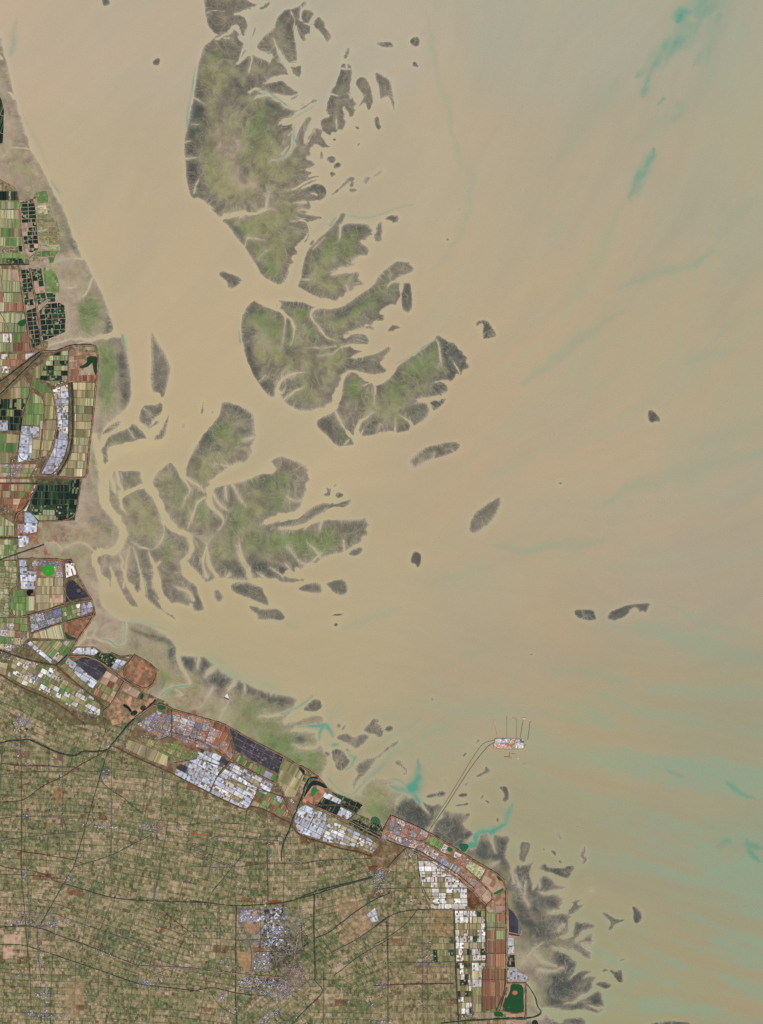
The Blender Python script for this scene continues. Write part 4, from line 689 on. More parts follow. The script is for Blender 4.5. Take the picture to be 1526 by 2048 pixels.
hb2 = hsh(np.floor(row/3), np.floor(U/60+did), did+40)
t = .22*hb+.42*hs+.22*hs2+.22*hb2+.16*(lfn-.5)+.16*(mfn-.5)+.12*np.random.RandomState(8).rand(*X.shape)
t = np.clip(.5+(t-t.mean())/(4.2*t.std()), 0, 1)
ramp_x = [0, .2, .42, .62, .8, 1]
ramp = np.array([L3(84, 98, 62), L3(108, 111, 76), L3(129, 122, 86), L3(147, 132, 98), L3(166, 144, 114), L3(184, 160, 132)])
LCOL = np.stack([np.interp(t, ramp_x, ramp[:, k]) for k in range(3)], -1).astype(f32)
def over(mask, col, a): 
    global LCOL
    mm = (np.asarray(mask, dtype=f32)*a)[..., None]; LCOL = LCOL*(1-mm)+np.array(col, dtype=f32)*mm
over(hsh(r2, c2, did+20) > .955, L3(92, 66, 48), .7)
over((hsh(row, ci, did+7) > .97) & (mfn > .45), L3(112, 68, 48), .7)
over(hsh(r2, c2, did+31) > .95, L3(58, 92, 58), .6)
over(hsh(np.floor(X/1.0), np.floor(Y/1.0)) > .991, L3(215, 212, 205), .9)
over(ss(.6, .8, fbm(X, Y, 4, 209, 2))*ss(.4, .7, vn(X, Y, 28, 210)), L3(50, 54, 38), .7)
over(ss(.62, .8, fbm(X, Y, 3, 219, 2))*ss(.4, .7, vn(X, Y, 36, 211)), L3(66, 108, 60), .55)
line = np.maximum(ss(.95, .30, np.abs(fr-.5)*0+np.minimum(fr, 1-fr)*13), 0)
over(ss(1.35, .55, np.minimum(fr, 1-fr)*13)*(.25+.75*hsh(row, did+1)), L3(68, 68, 54), .75)
fr2 = np.abs(Vv/6.5-np.round(Vv/6.5))*6.5; over(ss(.8, .2, fr2)*(.2+.8*hsh(np.round(Vv/6.5), np.floor(U/70), did)), L3(96, 92, 66), .4)
over(ss(1.2, .5, np.minimum(fc, cwid-fc))*(.2+.8*hsh(ci, did+5, row)), L3(156, 152, 128), .45)
lane = (U+did*5.3)/47; fl = np.abs(lane-np.round(lane))*47
over(ss(1.3, .5, fl)*(.2+.8*hsh(np.round(lane), did)), L3(62, 64, 52), .8)
LCOL *= (.80+.34*np.random.RandomState(5).rand(*X.shape, 1)).astype(f32)
# land cover painted into the ground sheet: outline, colour, strength, grain
COVER = [
 ('F 200,250 335,245 500,165 620,760 540,910 560,985 600,1290 670,1480 660,1660 480,1750 320,1790 200,1000', (165, 146, 126), 1, .15),
 ('G -20,-200 1000,30 880,1300 830,1300 400,2040 -20,2040', (112, 90, 68), .85, .35), ('G 700,0 995,30 978,320 700,330', (160, 124, 100), .95, .3),
 ('G 380,1300 820,1300 760,1760 230,1760', (70, 78, 56), .9, .3), ('G 180,1500 300,1380 380,1380 240,1660 240,1890 170,1880', (134, 92, 66), .9, .3),
 ('H -10,200 480,255 550,255 735,680 590,880 0,900', (104, 86, 66), .85, .4), ('H 490,745 722,690 590,875 500,872', (142, 98, 76), 1, .3), ('H 250,260 480,265 485,600 270,660', (150, 118, 92), .9, .35),
 ('H 0,860 600,935 730,930 960,1010 1220,1110 1125,1285 1320,1410 1000,1526 500,1526 200,1290 0,1140', (104, 92, 66), .8, .45),
 ('H 1035,985 1220,1112 1125,1282 905,1140', (152, 108, 84), 1, .5), ('H 880,1260 1060,1330 1190,1320 1000,1500 860,1526 800,1420', (164, 128, 100), .95, .6),
 ('H 740,970 850,980 900,1020 840,1090 700,1000', (36, 52, 36), .95, .4),
 ('J 430,270 560,265 860,350 960,380 1140,490 1526,700 1526,1180 1400,1150 1130,1030 840,900 560,760 130,560 260,400', (118, 96, 74), .9, .4),
 ('J 860,355 965,385 1030,610 1000,650 800,520', (158, 100, 76), .95, .3), ('J 480,470 760,540 740,640 600,690 400,520', (128, 104, 70), .9, .6),
 ('K 200,505 330,590 270,640 210,780 300,800 390,700 430,700 340,600 250,545', (168, 124, 100), .95, .3), ('K 285,660 395,670 360,740 300,800 200,770', (176, 120, 96), .9, .3),
 ('K 640,800 850,880 830,985 720,910', (158, 146, 118), 1, .2),
 ('K 885,882 1180,1010 1140,1095 860,1010', (158, 104, 80), .95, .45), ('K 820,980 1140,1090 1300,1200 1526,1400 1380,1340 1060,1130 800,1070', (150, 114, 92), .9, .45),
 ('K 140,830 860,1080 850,1180 740,1190 130,1000', (110, 92, 70), .9, .4), ('K 700,1170 860,1060 1020,1130 900,1280 760,1300', (120, 92, 68), .7, .6),
 ('M 400,60 1000,420 1000,640 850,640 700,470 250,190', (160, 122, 96), .85, .35), ('M 700,470 840,610 840,640 700,645', (100, 62, 44), .9, .5),
 ('M 330,260 450,260 700,470 700,640 420,640', (104, 82, 58), .9, .45), ('M 600,645 845,650 850,1090 740,1100 750,1450 635,1470', (92, 68, 48), .9, .45),
 ('M 1000,640 1120,770 1100,860 1060,860 1075,1090 1170,1160 1150,1205 1150,1520 1000,1520', (172, 142, 118), .95, .2),
 ('M 430,640 600,650 600,850 430,850', (140, 108, 76), .5, .5), ('M 0,640 600,640 630,1518 0,1518', (140, 118, 84), .18, .5),
 ('Q 1090,440 1170,370 1300,380 1400,480 1380,600 1200,740 1130,680 1180,540', (170, 136, 106), .55, .3), ('O 400,680 480,670 480,790 430,780', (142, 98, 70), .7, .5), ('O 20,540 160,480', (120, 80, 60), .5, .5),
 ('Q 610,740 880,740 830,900 620,900', (66, 64, 56), .7, .7), ('Q 700,850 870,850 880,1080 700,1090', (132, 104, 94), .45, .7), ('Q 380,440 560,440 720,440 860,480 870,740 600,900 480,900 360,560', (122, 114, 104), .6, .8),
 ('P 495,1000 640,1000 640,1280 495,1280', (158, 132, 98), .6, .2), ('P 30,645 165,645 160,720 30,715', (186, 156, 132), .9, .1), ('P 20,740 100,740 100,828 25,828', (186, 150, 128), .9, .1), ('P 580,1180 645,1180 645,1225 580,1225', (112, 78, 60), .9, .2),
 ('M 440,850 600,850 605,1040 445,1045', (66, 86, 64), .55, .7), ('J 690,1200 820,1215 820,1232 700,1222', (158, 84, 62), .9, .2), ('Q 600,380 690,380 690,400 600,400', (140, 70, 50), .9, .2), ('Q 1355,120 1430,118 1430,155 1365,152', (104, 58, 42), .9, .3),
 ('Q 370,785 470,785 465,940 370,880', (164, 124, 92), .8, .2), ('Q 420,560 530,560 530,620 430,625', (160, 120, 88), .9, .2), ('Q 470,740 560,745 560,780 480,775', (128, 76, 50), .9, .2),
]
for s, c, a, g in COVER:
    r = sdf(P(s), 3)
    if r is None: continue
    w, d = r
    ys = slice(w[0].start-lw[0].start, w[0].stop-lw[0].start); xs = w[1]
    if ys.start < 0: d = d[-ys.start:]; ys = slice(0, ys.stop)
    if xs.stop > 1240: d = d[:, :1240-xs.start]; xs = slice(xs.start, 1240)
    d = d + 3*(mfn[ys, xs]-.5)
    m = ss(-.5, .8, d)*a*np.clip(1-g+g*1.6*ss(.35, .62, mfn[ys, xs])*1.2, 0, 1)
    rg2 = fbm(X[ys, xs], Y[ys, xs], 7, 226, 3)
    br = (.72+.55*fbm(X[ys, xs], Y[ys, xs], 4, 222, 3))*(.88+.24*hs[ys, xs])*(1+(g > .25)*.5*(ss(.4, .6, rg2)-.5))
    LCOL[ys, xs] = LCOL[ys, xs]*(1-m[..., None])+(np.array(L3(*c))*br[..., None])*m[..., None]
del bestd, U, Vv, row, fr, colu, ci, fc, r2, c2, r3, hs2, lane, fl, line

def land_build(nt, b):
    a = N(nt, 'ShaderNodeAttribute', attribute_name='cover')
    c = speck(nt, a.outputs['Color'], .9, .16, 2); nt.links.new(c, b.inputs['Base Color'])
M_LAND = srf_mat('farmland_ground', land_build, .95, .1)
mk = (DL > -1.3)[lw]
qi, qj = np.nonzero(mk[:-1, :-1]); w_ = mk.shape[1]
a = qi*w_+qj; F = np.stack([a, a+w_, a+w_+1, a+1], 1); used = np.unique(F); remap = np.zeros(mk.size, np.int32); remap[used] = np.arange(len(used))
iy = used//w_; ix = used % w_
V = np.stack([X[iy, ix]-CX, CY-Y[iy, ix], LZ*ss(-1.3, .2, DL[lw][iy, ix])+.0], 1)
o = link('farmland', mesh_from_np('farmland', V, remap[F], M_LAND, {'cover': np.concatenate([LCOL[iy, ix], np.ones((len(iy), 1))], 1)})); tag(o, kind='structure')
# the plain going on beyond the map sheet
def plain_build(nt, b):
    v = N(nt, 'ShaderNodeTexVoronoi'); v.inputs['Scale'].default_value = .18; tc = N(nt, 'ShaderNodeTexCoord'); nt.links.new(tc.outputs['Object'], v.inputs['Vector'])
    s = N(nt, 'ShaderNodeSeparateColor'); nt.links.new(v.outputs['Color'], s.inputs[0])
    c = mixc(nt, s.outputs[0], L3(104, 110, 70), L3(160, 138, 105)); c = speck(nt, c, .5, .2); nt.links.new(c, b.inputs['Base Color'])
M_PLAIN = srf_mat('outlying_farmland', plain_build, .95, .1)
g = [(-2600, -2600), (-2600, 500), (-M0+2, 500), (-M0+2, 2048+M0-2), (1130, 2048+M0-2), (1250, 2700), (1500, 3600), (-2600, 3600)]
V = [(-3300-CX, CY-362, LZ-.1), (-M0+1-CX, CY-362, LZ-.1), (-M0+1-CX, CY-2048-M0+1, LZ-.1), (1110-CX, CY-2048-M0+1, LZ-.1), (1300-CX, CY-2500, LZ-.1), (1350-CX, CY-4600, LZ-.1), (-3300-CX, CY-4600, LZ-.1)]
o = link('plain', mesh_from_np('plain', V, [tuple(range(len(V)))[::-1]], M_PLAIN)); tag(o, kind='structure')
# ---------------- plots: fields, ponds, greenhouses, solar parks, works ----------------
def tint_build(nt, b):
    a = N(nt, 'ShaderNodeAttribute', attribute_name='tint')
    c = speck(nt, a.outputs['Color'], .8, .13, 3); nt.links.new(c, b.inputs['Base Color'])
M_TINT = srf_mat('plot_surface', tint_build, .9, .12)
M_POND = srf_mat('pond_water', tint_build, .35, .2)
M_ROOF = srf_mat('sheet_roofing', tint_build, .6, .25)
M_PV = srf_mat('solar_glass', tint_build, .35, .3)
R = random.Random(42)
def clip_half(p, ax, v, keep_gt):
    out = []
    n = len(p)
    for i in range(n):
        a, b = p[i], p[(i+1) % n]
        ia = (a[ax] >= v) == keep_gt or a[ax] == v; ib = (b[ax] >= v) == keep_gt or b[ax] == v
        if ia: out.append(a)
        if ia != ib:
            t = (v-a[ax])/(b[ax]-a[ax]); q = [a[0]+t*(b[0]-a[0]), a[1]+t*(b[1]-a[1])]; q[ax] = v; out.append(tuple(q))
    return out
def clip_box(p, x0, y0, x1, y1):
    for ax, v, g in ((0, x0, True), (0, x1, False), (1, y0, True), (1, y1, False)):
        p = clip_half(p, ax, v, g)
        if len(p) < 3: return []
    q = []
    for a in p:
        if not q or abs(a[0]-q[-1][0])+abs(a[1]-q[-1][1]) > 1e-4: q.append(a)
    if len(q) > 2 and abs(q[0][0]-q[-1][0])+abs(q[0][1]-q[-1][1]) < 1e-4: q.pop()
    return q if len(q) > 2 else []
def area(p): return .5*sum(p[i][0]*p[(i+1) % len(p)][1]-p[(i+1) % len(p)][0]*p[i][1] for i in range(len(p)))
WH = [(196, 199, 208), (180, 186, 202), (204, 205, 208), (168, 176, 194), (150, 148, 150)]; WHW = [(220, 217, 212), (204, 200, 196), (230, 227, 222), (200, 194, 186), (180, 168, 150)]
VIO = [(156, 152, 170), (168, 164, 182), (146, 144, 162)]
CRG = [(104, 130, 76), (88, 116, 64), (122, 140, 88), (98, 124, 74)]; CRP = [(152, 154, 116), (164, 160, 128), (138, 144, 102), (176, 168, 138)]
CRT = [(170, 152, 118), (154, 142, 104), (182, 166, 136), (146, 138, 98)]; OLI = [(128, 124, 84), (142, 132, 94), (116, 117, 76), (150, 136, 104)]
PD = [(26, 44, 34), (34, 58, 40), (22, 32, 32), (42, 70, 46), (30, 40, 40)]; PG = [(48, 82, 50), (38, 66, 44), (62, 96, 58), (34, 54, 42)]
PV = [(60, 57, 68), (54, 52, 62), (68, 64, 74)]; RED = [(142, 100, 78), (130, 90, 70), (152, 116, 92), (122, 82, 64)]; PNK = [(176, 146, 124), (166, 134, 114), (188, 160, 138)]
IND = [(146, 142, 142), (186, 186, 190), (160, 104, 78), (118, 116, 122), (110, 114, 160), (172, 158, 138), (206, 202, 198), (96, 92, 92), (166, 120, 96), (132, 130, 134)]
INB = [(130, 134, 178), (110, 118, 170), (180, 182, 200), (150, 150, 160), (120, 110, 104), (96, 104, 72), (206, 204, 206)]
INR = [(166, 108, 84), (152, 96, 74), (186, 174, 166), (150, 146, 150), (206, 200, 196), (160, 122, 100), (112, 106, 106), (130, 128, 134)]
# kind: object name, category, phrase, palette, sub cell, lane colour, lane share, height, material
K = {
 'cg': ('crop_field', 'field', 'green crop field', CRG, (3, 99), (156, 156, 116), .06, .06, M_TINT),
 'cp': ('crop_field', 'field', 'pale striped crop field', CRP, (2, 99), (120, 134, 84), .25, .06, M_TINT),
 'ct': ('crop_field', 'field', 'tan ploughed field', CRT, (3.5, 99), (132, 124, 84), .15, .06, M_TINT),
 'co': ('crop_field', 'field', 'olive crop field', OLI, (3, 99), (158, 150, 110), .12, .06, M_TINT),
 'cr': ('reclaimed_plot', 'plot', 'reddish brown plot', RED, (2.2, 99), (166, 128, 98), .15, .06, M_TINT),
 'cb': ('bare_plot', 'plot', 'bare pinkish plot', PNK, (6, 8), (150, 116, 92), .08, .06, M_TINT),
 'pd': ('fish_pond', 'pond', 'dark dyked fish pond', PD, (3.4, 8), (116, 120, 88), .10, .04, M_POND),
 'pf': ('fish_pond', 'pond', 'finely cut green fish pond', PD+PG, (3.0, 3.2), (142, 134, 108), .14, .04, M_POND),
 'ps': ('fish_pond', 'pond', 'striped dark fish pond', PD, (2.4, 99), (64, 84, 58), .25, .04, M_POND),
 'sb': ('greenhouse_block', 'greenhouse', 'pale blue-white greenhouse block', WH, (3.4, 4), (116, 104, 86), .13, .22, M_ROOF),
 'sw': ('greenhouse_block', 'greenhouse', 'bright white greenhouse block', WHW, (3, 4), (122, 98, 70), .15, .22, M_ROOF),
 'sv': ('greenhouse_block', 'greenhouse', 'violet-grey greenhouse block', VIO, (4, 5), (128, 108, 98), .12, .22, M_ROOF),
 'pv': ('solar_array', 'solar array', 'dark violet solar array', PV, (7, 2.4), (104, 98, 102), .07, .18, M_PV),
 'in': ('factory_block', 'factory', 'grey and rust factory roofs', IND, (1.9, 1.9), (128, 108, 92), .25, .3, M_ROOF),
 'ib': ('factory_block', 'factory', 'blue and grey factory roofs', INB, (1.8, 1.8), (120, 112, 98), .25, .3, M_ROOF),
 'ir': ('factory_block', 'factory', 'orange works yard with pale roofs', INR, (2.4, 2.4), (162, 108, 84), .25, .25, M_ROOF),
}
NPLOT = [0]; LABELS = {}; ALLP = []
ORD = ['', 'first', 'second', 'third', 'fourth', 'fifth', 'sixth', 'seventh', 'eighth', 'ninth', 'tenth']+[f'{i}th' for i in range(11, 40)]
def make_plot(kind, poly, ang, zoff, where, sub=None, pos=''):
    name, cat, phrase, pal, sb, lane, lp, h, mat = K[kind]
    if sub: sb = sub
    xs = [p[0] for p in poly]; ys = [p[1] for p in poly]
    x0, x1, y0, y1 = min(xs), max(xs), min(ys), max(ys)
    zt = LZ+zoff+h
    V = []; VK = {}; F = []; C = []
    ca, sa = math.cos(ang), math.sin(ang)
    def vid(p, z):
        k = (round(p[0]*200), round(p[1]*200), round(z*1000))
        if k not in VK:
            VK[k] = len(V); X = p[0]*ca-p[1]*sa; Y = p[0]*sa+p[1]*ca; V.append((X-CX, CY-Y, z))
        return VK[k]
    tone = R.uniform(.86, 1.12); bc = R.choice(pal); mixv = R.uniform(.25, .75)
    xc = [x0]; 
    while xc[-1] < x1: xc.append(min(x1, xc[-1]+sb[0]*R.uniform(.75, 1.3)) if xc[-1]+sb[0]*1.3 < x1 or True else x1)
    yc = [y0]
    while yc[-1] < y1: yc.append(min(y1, yc[-1]+sb[1]*R.uniform(.75, 1.3)))
    if len(xc) > 2 and xc[-1]-xc[-2] < .6: xc.pop(-2)
    if len(yc) > 2 and yc[-1]-yc[-2] < .6: yc.pop(-2)
    for i in range(len(xc)-1):
        for j in range(len(yc)-1):
            q = clip_box(poly, xc[i], yc[j], xc[i+1], yc[j+1])
            if len(q) < 3 or abs(area(q)) < .02: continue
            c = R.choice(pal); c = [a*(1-mixv)+b*mixv for a, b in zip(c, bc)]
            if R.random() < lp: c = lane
            jt = R.uniform(.9, 1.1); c = L3(*[min(248, max(0, v*tone*jt*R.uniform(.98, 1.02))) for v in c])
            ids = [vid(p, zt) for p in q]
            if len(set(ids)) < 3: continue
            ids = [v for n_, v in enumerate(ids) if v != ids[n_-1]]
            if area(q) > 0: ids = ids[::-1]
            F.append(ids); C += [(*c, 1)]*len(ids)
    if not F: return None
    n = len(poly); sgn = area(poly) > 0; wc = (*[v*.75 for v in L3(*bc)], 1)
    for i in range(n):
        a, b = poly[i], poly[(i+1) % n]
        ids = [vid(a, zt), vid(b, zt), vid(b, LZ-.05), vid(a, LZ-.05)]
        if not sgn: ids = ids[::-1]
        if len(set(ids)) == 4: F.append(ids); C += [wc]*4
    me = bpy.data.meshes.new(name); me.from_pydata(V, [], F)
    ca_ = me.color_attributes.new('tint', 'FLOAT_COLOR', 'CORNER')
    if len(ca_.data) == len(C): ca_.data.foreach_set('color', np.array(C, dtype=f32).ravel())
    else: print('corner mismatch', name, len(ca_.data), len(C))
    me.materials.append(mat)
    o = link(name, me)
    tn = 'lighter ' if tone > 1.05 else ('darker ' if tone < .92 else '')
    lab = (tn+phrase+' '+where).strip()+pos
    if len(lab.split()) > 16: lab = (phrase+' '+where).strip()+pos
    if len(lab.split()) > 16: lab = (phrase.split()[-2]+' '+phrase.split()[-1]+' '+where).strip()+pos
    if len(lab.split()) > 16: print('LONG', lab)
    tag(o, lab, cat, group=phrase+'s '+where); NPLOT[0] += 1
    ALLP.append((abs(area(poly)), name, o))
    return o
BI = [0]
def block(where, mix, outline, ang=0, cw=20, ch=16, gap=1.0, sub=None):
    """cut an outline into plots along a rotated grid; mix like 'cg3 ct1'"""
    BI[0] += 1; zoff = .012*(BI[0] % 40)
    p = P(outline); a = math.radians(ang); ca, sa = math.cos(a), math.sin(a)
    q = [(x*ca+y*sa, -x*sa+y*ca) for x, y in p]
    ks = []
    for m in mix.split(): ks += [m[:2]]*int(m[2:] or 1)
    x0 = min(v[0] for v in q); x1 = max(v[0] for v in q); y0 = min(v[1] for v in q); y1 = max(v[1] for v in q)
    nx = max(1, round((x1-x0)/cw)); ny = max(1, round((y1-y0)/ch))
    if nx == 1 and ny == 1:
        make_plot(ks[0], q, a, zoff, where, sub); return
    for j in range(ny):
        jit = R.uniform(-.2, .2)*cw/1.0 if nx > 2 else 0
        ya = y0+(y1-y0)*j/ny; yb = y0+(y1-y0)*(j+1)/ny
        for i in range(nx):
            xa = x0+(x1-x0)*i/nx+(jit if i else -1); xb = x0+(x1-x0)*(i+1)/nx+(jit if i < nx-1 else 1)
            c = clip_box(q, xa+gap/2, ya+gap/2, xb-gap/2, yb-gap/2)
            if len(c) < 3 or abs(area(c)) < 5: continue
            make_plot(R.choice(ks), c, a, zoff, where, sub, (f', {ORD[j+1]} row' if ny > 1 else '')+(f', {ORD[i+1]} plot' if nx > 1 else ''))
block('beside the top left seawall', 'ps', 'Z -40,185 E 0,985 18,1025 43,1130 36,1235 38,1290 28,1460 Z -40,287', 20, 30, 30)
block('under the bent dyke at the upper left', 'ps', 'F -60,165 90,165 90,258 -60,258', 0, 40, 20)
block('in the corner of the bent dyke at the upper left', 'ps', 'F 115,165 172,165 183,260 115,258', 0, 40, 20)
block('south of the striped ponds at the upper left', 'cg3 cp1', 'F -60,268 190,268 205,348 -60,348', 0, 14, 40)
block('in the upper left polder', 'cg4 cp1 co1', 'F -60,355 205,355 215,550 230,720 -60,725', 1, 22, 19)
block('left of the upper left village', 'pd', 'F 150,665 190,665 225,720 230,780 195,780 190,712 150,710', 0, 40, 40)
block('above the first straight canal', 'pf1 cg1', 'F -60,790 120,790 250,800 312,890 305,905 -60,900', 0, 12, 12)
block('inside the narrow north-eastern polder', 'pd2 pf2', 'F 210,275 335,245 360,320 370,482 225,490', -3, 16, 8)
block('in the south of the narrow polder', 'pf3 cb2 pd1', 'F 230,492 375,487 390,690 395,750 330,790 250,770', -3, 9, 8)
block('on the salt marsh by the bent dyke', 'cg', 'F 372,182 468,167 490,210 488,278 385,290', 10, 40, 40, sub=(3, 3))
block('on the drained strip beside the mudflat', 'co2 cp2', 'F 385,312 500,305 530,352 575,540 605,720 600,752 408,752 382,500', -2, 26, 9, sub=(4, 2))
block('at the creek lock', 'cg', 'F 350,790 480,768 600,775 560,830 542,895 505,898 490,840 400,830 330,890', 0, 18, 12, sub=(3, 3))
block('west of the tree-lined canal', 'pf3 pd1', 'F 215,962 300,962 322,1080 335,1190 240,1195 225,1060', -6, 12, 9)
block('west of the tree-lined canal, southern part', 'cb2 pf1', 'F 245,1200 335,1195 345,1330 255,1320', -6, 10, 12)
block('between the tree-lined canal and the green lagoon', 'pf4 cb1', 'F 318,960 420,950 445,1110 470,1270 392,1330 352,1170', -8, 12, 12)
block('bulging towards the mudflat like a sail', 'cg', 'F 440,948 478,935 556,992 596,1110 600,1178 570,1195 462,1190', 0, 60, 60, sub=(5, 6))
block('behind the sail-shaped lagoon', 'pf2 cp1', 'F 470,1200 565,1200 560,1290 490,1295', 0, 14, 12)
block('rounded out into the mudflat', 'pd2 pf4', 'F 400,1380 480,1312 595,1300 655,1332 665,1480 660,1598 560,1640 440,1690 415,1520', -3, 13, 10)
block('along the old dyke south', 'pd3 pf1', 'F 272,1382 362,1352 412,1700 400,1728 335,1758 292,1560', -6, 12, 9)
block('in the left central polder', 'cp4 ct1 cb1', 'F -60,955 180,960 195,1010 208,1190 -60,1192', 2, 20, 26)
block('in the left central polder, second row', 'cp4 co1 cr1', 'F -60,1202 215,1202 240,1388 -60,1392', 2, 20, 18)
block('in the left central polder, third row', 'cp3 cg1 cb1 ct1', 'F -60,1410 130,1405 250,1410 272,1600 -60,1602', 2, 22, 18)
block('in the left central polder, lowest row', 'cp3 cg1 cr2 sw1', 'F -60,1615 292,1612 310,1690 330,1790 -60,1800', 1, 18, 17)
block('left of the twin canals', 'cr2 cp1 ct1 sw1', 'G -60,45 350,35 60,260 -60,300', 2, 16, 14)
block('between the twin canals and the pond rows', 'co', 'G 300,215 440,128 452,150 405,290 345,280', 0, 60, 60)
block('behind the corner of the long polder', 'pd2 pf1 cp3', 'G 490,70 600,20 690,5 690,290 630,330 560,365 405,295 455,160', 0, 14, 10)
block('on the pink soil of the long polder', 'cb3 cr1', 'G 705,5 785,5 785,180 705,180', 0, 16, 12)
block('on the pink soil south of the lagoon', 'cb2 cr2 ct1', 'G 705,195 940,215 968,300 965,320 705,318', 0, 16, 12)
block('against the long eastern sea dyke', 'ct4 co2 cp1', 'G 742,332 970,332 962,480 940,700 905,1000 888,1200 880,1290 600,1280 710,1090 742,1030 750,800 748,500', 2, 17, 16)
block('at the north tip of the bent greenhouse polder', 'sw', 'G 560,355 675,308 690,325 570,388', -22, 40, 40)
block('in the north of the bent greenhouse polder', 'sw2 sb3', 'G 537,405 688,350 700,500 700,700 697,850 630,850 585,800 585,650', -3, 17, 15)
block('in the south of the bent greenhouse polder', 'sv4 sb1 pv1', 'G 585,810 697,860 695,1010 560,1268 422,1258 500,1110 552,1000', 8, 20, 18)
block('west of the bent greenhouse polder', 'cg2 co3', 'G 345,290 400,325 520,392 555,560 578,640 575,700 455,700 460,540 435,455 345,385', 3, 22, 26)
block('inside the tongue-shaped polder', 'cg3 cp1', 'G 335,430 420,485 452,560 447,700 405,765 232,760 250,600 290,480', 3, 24, 22)
block('in the west of the tongue-shaped polder', 'sb', 'G 228,770 400,780 400,880 330,890 320,1118 180,1140 208,860', 3, 20, 18)
block('in the east of the tongue-shaped polder', 'ct', 'G 410,722 577,712 562,900 520,1020 460,1095 325,1118 332,900 405,890', 4, 24, 20)
block('south of the twin canals', 'co2 cg2 ct1', 'G 240,270 320,380 300,440 262,490 110,490 110,400', 0, 22, 20)
block('far left below the twin canals', 'pd2 cp1 sw1', 'G -60,500 262,500 245,600 -60,600', 2, 9, 20)
block('far left beside the tongue-shaped polder', 'ps3 pd2 cg1', 'G -60,610 230,610 215,820 85,820 80,712 -60,712', 2, 14, 14)
block('at the left edge by the dark ponds', 'sb', 'G -60,718 80,718 80,820 -60,820', 2, 20, 20)
block('far left under the dark ponds', 'cg3 co2', 'G -60,842 195,865 180,1040 150,1045 -60,1030', 3, 24, 18)
block('far left beside the small works', 'co2 cp1', 'G -60,1048 100,1048 100,1152 -60,1155', 0, 24, 20)
block('west of the bent polder foot', 'ct2 cg1 in1 cb1', 'G -60,1168 370,1162 300,1290 -60,1290', 2, 15, 11)
block('above the second straight canal', 'cb2 ct1', 'G -60,1310 280,1310 330,1345 -60,1350', 0, 24, 20)
block('below the second straight canal', 'cg2 cr2 co1', 'G -60,1368 330,1368 235,1500 -60,1500', 2, 17, 13)
block('below the second straight canal, lower part', 'cr3 ct1 cb1', 'G -60,1512 210,1512 170,1640 -60,1560', 2, 17, 13)
block('beside the slanting brown canal', 'cp3 co1', 'G -60,1680 10,1690 140,1770 145,1888 -60,1890', 2, 22, 20)
block('above the lowest straight canal', 'cp2 cg2', 'G -60,1925 115,1925 110,2036 -60,2036', 0, 7, 22)
block('of the walled pond polder, striped rows', 'ps4 pd1', 'G 385,1378 720,1372 700,1565 345,1585 320,1560', 2, 12, 13)
block('of the walled pond polder, southern rows', 'pf3 cp1', 'G 320,1590 690,1575 685,1730 400,1735 330,1670', 2, 22, 13)
block('of the walled pond polder, eastern edge', 'pf2 pd2', 'G 725,1330 815,1312 760,1728 698,1728 705,1560', 5, 14, 22)
block('along the slanting lane beside the pond polder', 'sw', 'G 355,1372 376,1376 266,1640 244,1636', 0, 60, 80)
block('rounded at the end of the slanting lane', 'sb', 'G 252,1652 300,1652 345,1690 383,1742 372,1848 290,1868 248,1850', 3, 30, 28)
block('rounded, topmost of two by the salt marsh creek', 'sb', 'G 185,1892 292,1892 290,1958 248,2002 192,2006', 0, 30, 30)
block('beside the rounded greenhouses', 'ir', 'G 182,1772 245,1770 250,1868 180,1860', 0, 20, 20)
block('at the far left, fine strips', 'cp2 cg2 ct1', 'H -60,112 122,112 130,262 -60,268', 2, 14, 12)
block('at the far left, fine strips lower down', 'cp3 cg1 ct2 co1', 'H -60,275 132,275 132,480 68,700 -60,700', 2, 12, 11, sub=(4, 2))
block('in the western half of the round-lake polder', 'sb2 sw1', 'H 147,265 200,265 206,350 280,357 270,490 162,487 155,370', 0, 15, 14)
block('around the round bright green lake', 'in', 'H 248,270 470,275 482,400 420,400 418,330 370,296 322,318 245,345', 0, 14, 10)
block('south of the round bright green lake', 'cb2 ct3', 'H 290,402 480,405 482,590 372,638 276,658 276,500', 0, 26, 18)
block('in the south-west of the round-lake polder', 'cg', 'H 80,492 192,492 196,700 80,700', 0, 30, 14)
block('beside the two black ponds', 'cp', 'H 202,545 265,545 262,650 200,655', 0, 20, 20)
block('at the eastern corner of the round-lake polder', 'sw', 'H 500,295 565,290 582,375 506,402', -15, 30, 30)
block('at the north-east corner of the round-lake polder', 'pv', 'H 500,270 548,262 560,290 500,300', 0, 30, 30)
block('pointing at the mudflat beside the round-lake polder', 'pv', 'H 510,442 555,420 602,460 678,545 502,588', -12, 70, 70, sub=(6, 2.6))
block('by the pointed solar park', 'co', 'H 560,415 600,400 630,460 602,455', 0, 70, 70)
block('on the slanting works strip', 'ib', 'H 228,692 340,668 470,632 470,735 350,775 240,818', -15, 17, 14)
block('at the east end of the slanting works strip', 'cg1 sw1 cp1', 'H 475,632 610,600 614,690 485,735', -15, 10, 8)
block('in the corner behind the sea dyke', 'sv', 'H 618,598 695,584 718,655 622,690', -10, 14, 12)
block('south of the slanting works strip', 'cp1 ct1', 'H 260,822 478,750 488,870 248,860', -15, 26, 22)
block('left of the slanting works strip', 'ct2 cg1 in1', 'H -60,712 210,705 222,860 100,965 -60,925', 5, 16, 15)
block('between the slanting dykes', 'cg2 ct2 sw1', 'H 245,885 570,885 540,960 445,1045 330,970', 38, 10, 22)
block('in a slanting row by the old dyke', 'sb', 'H 205,905 235,885 420,1050 400,1062', 40, 20, 12)
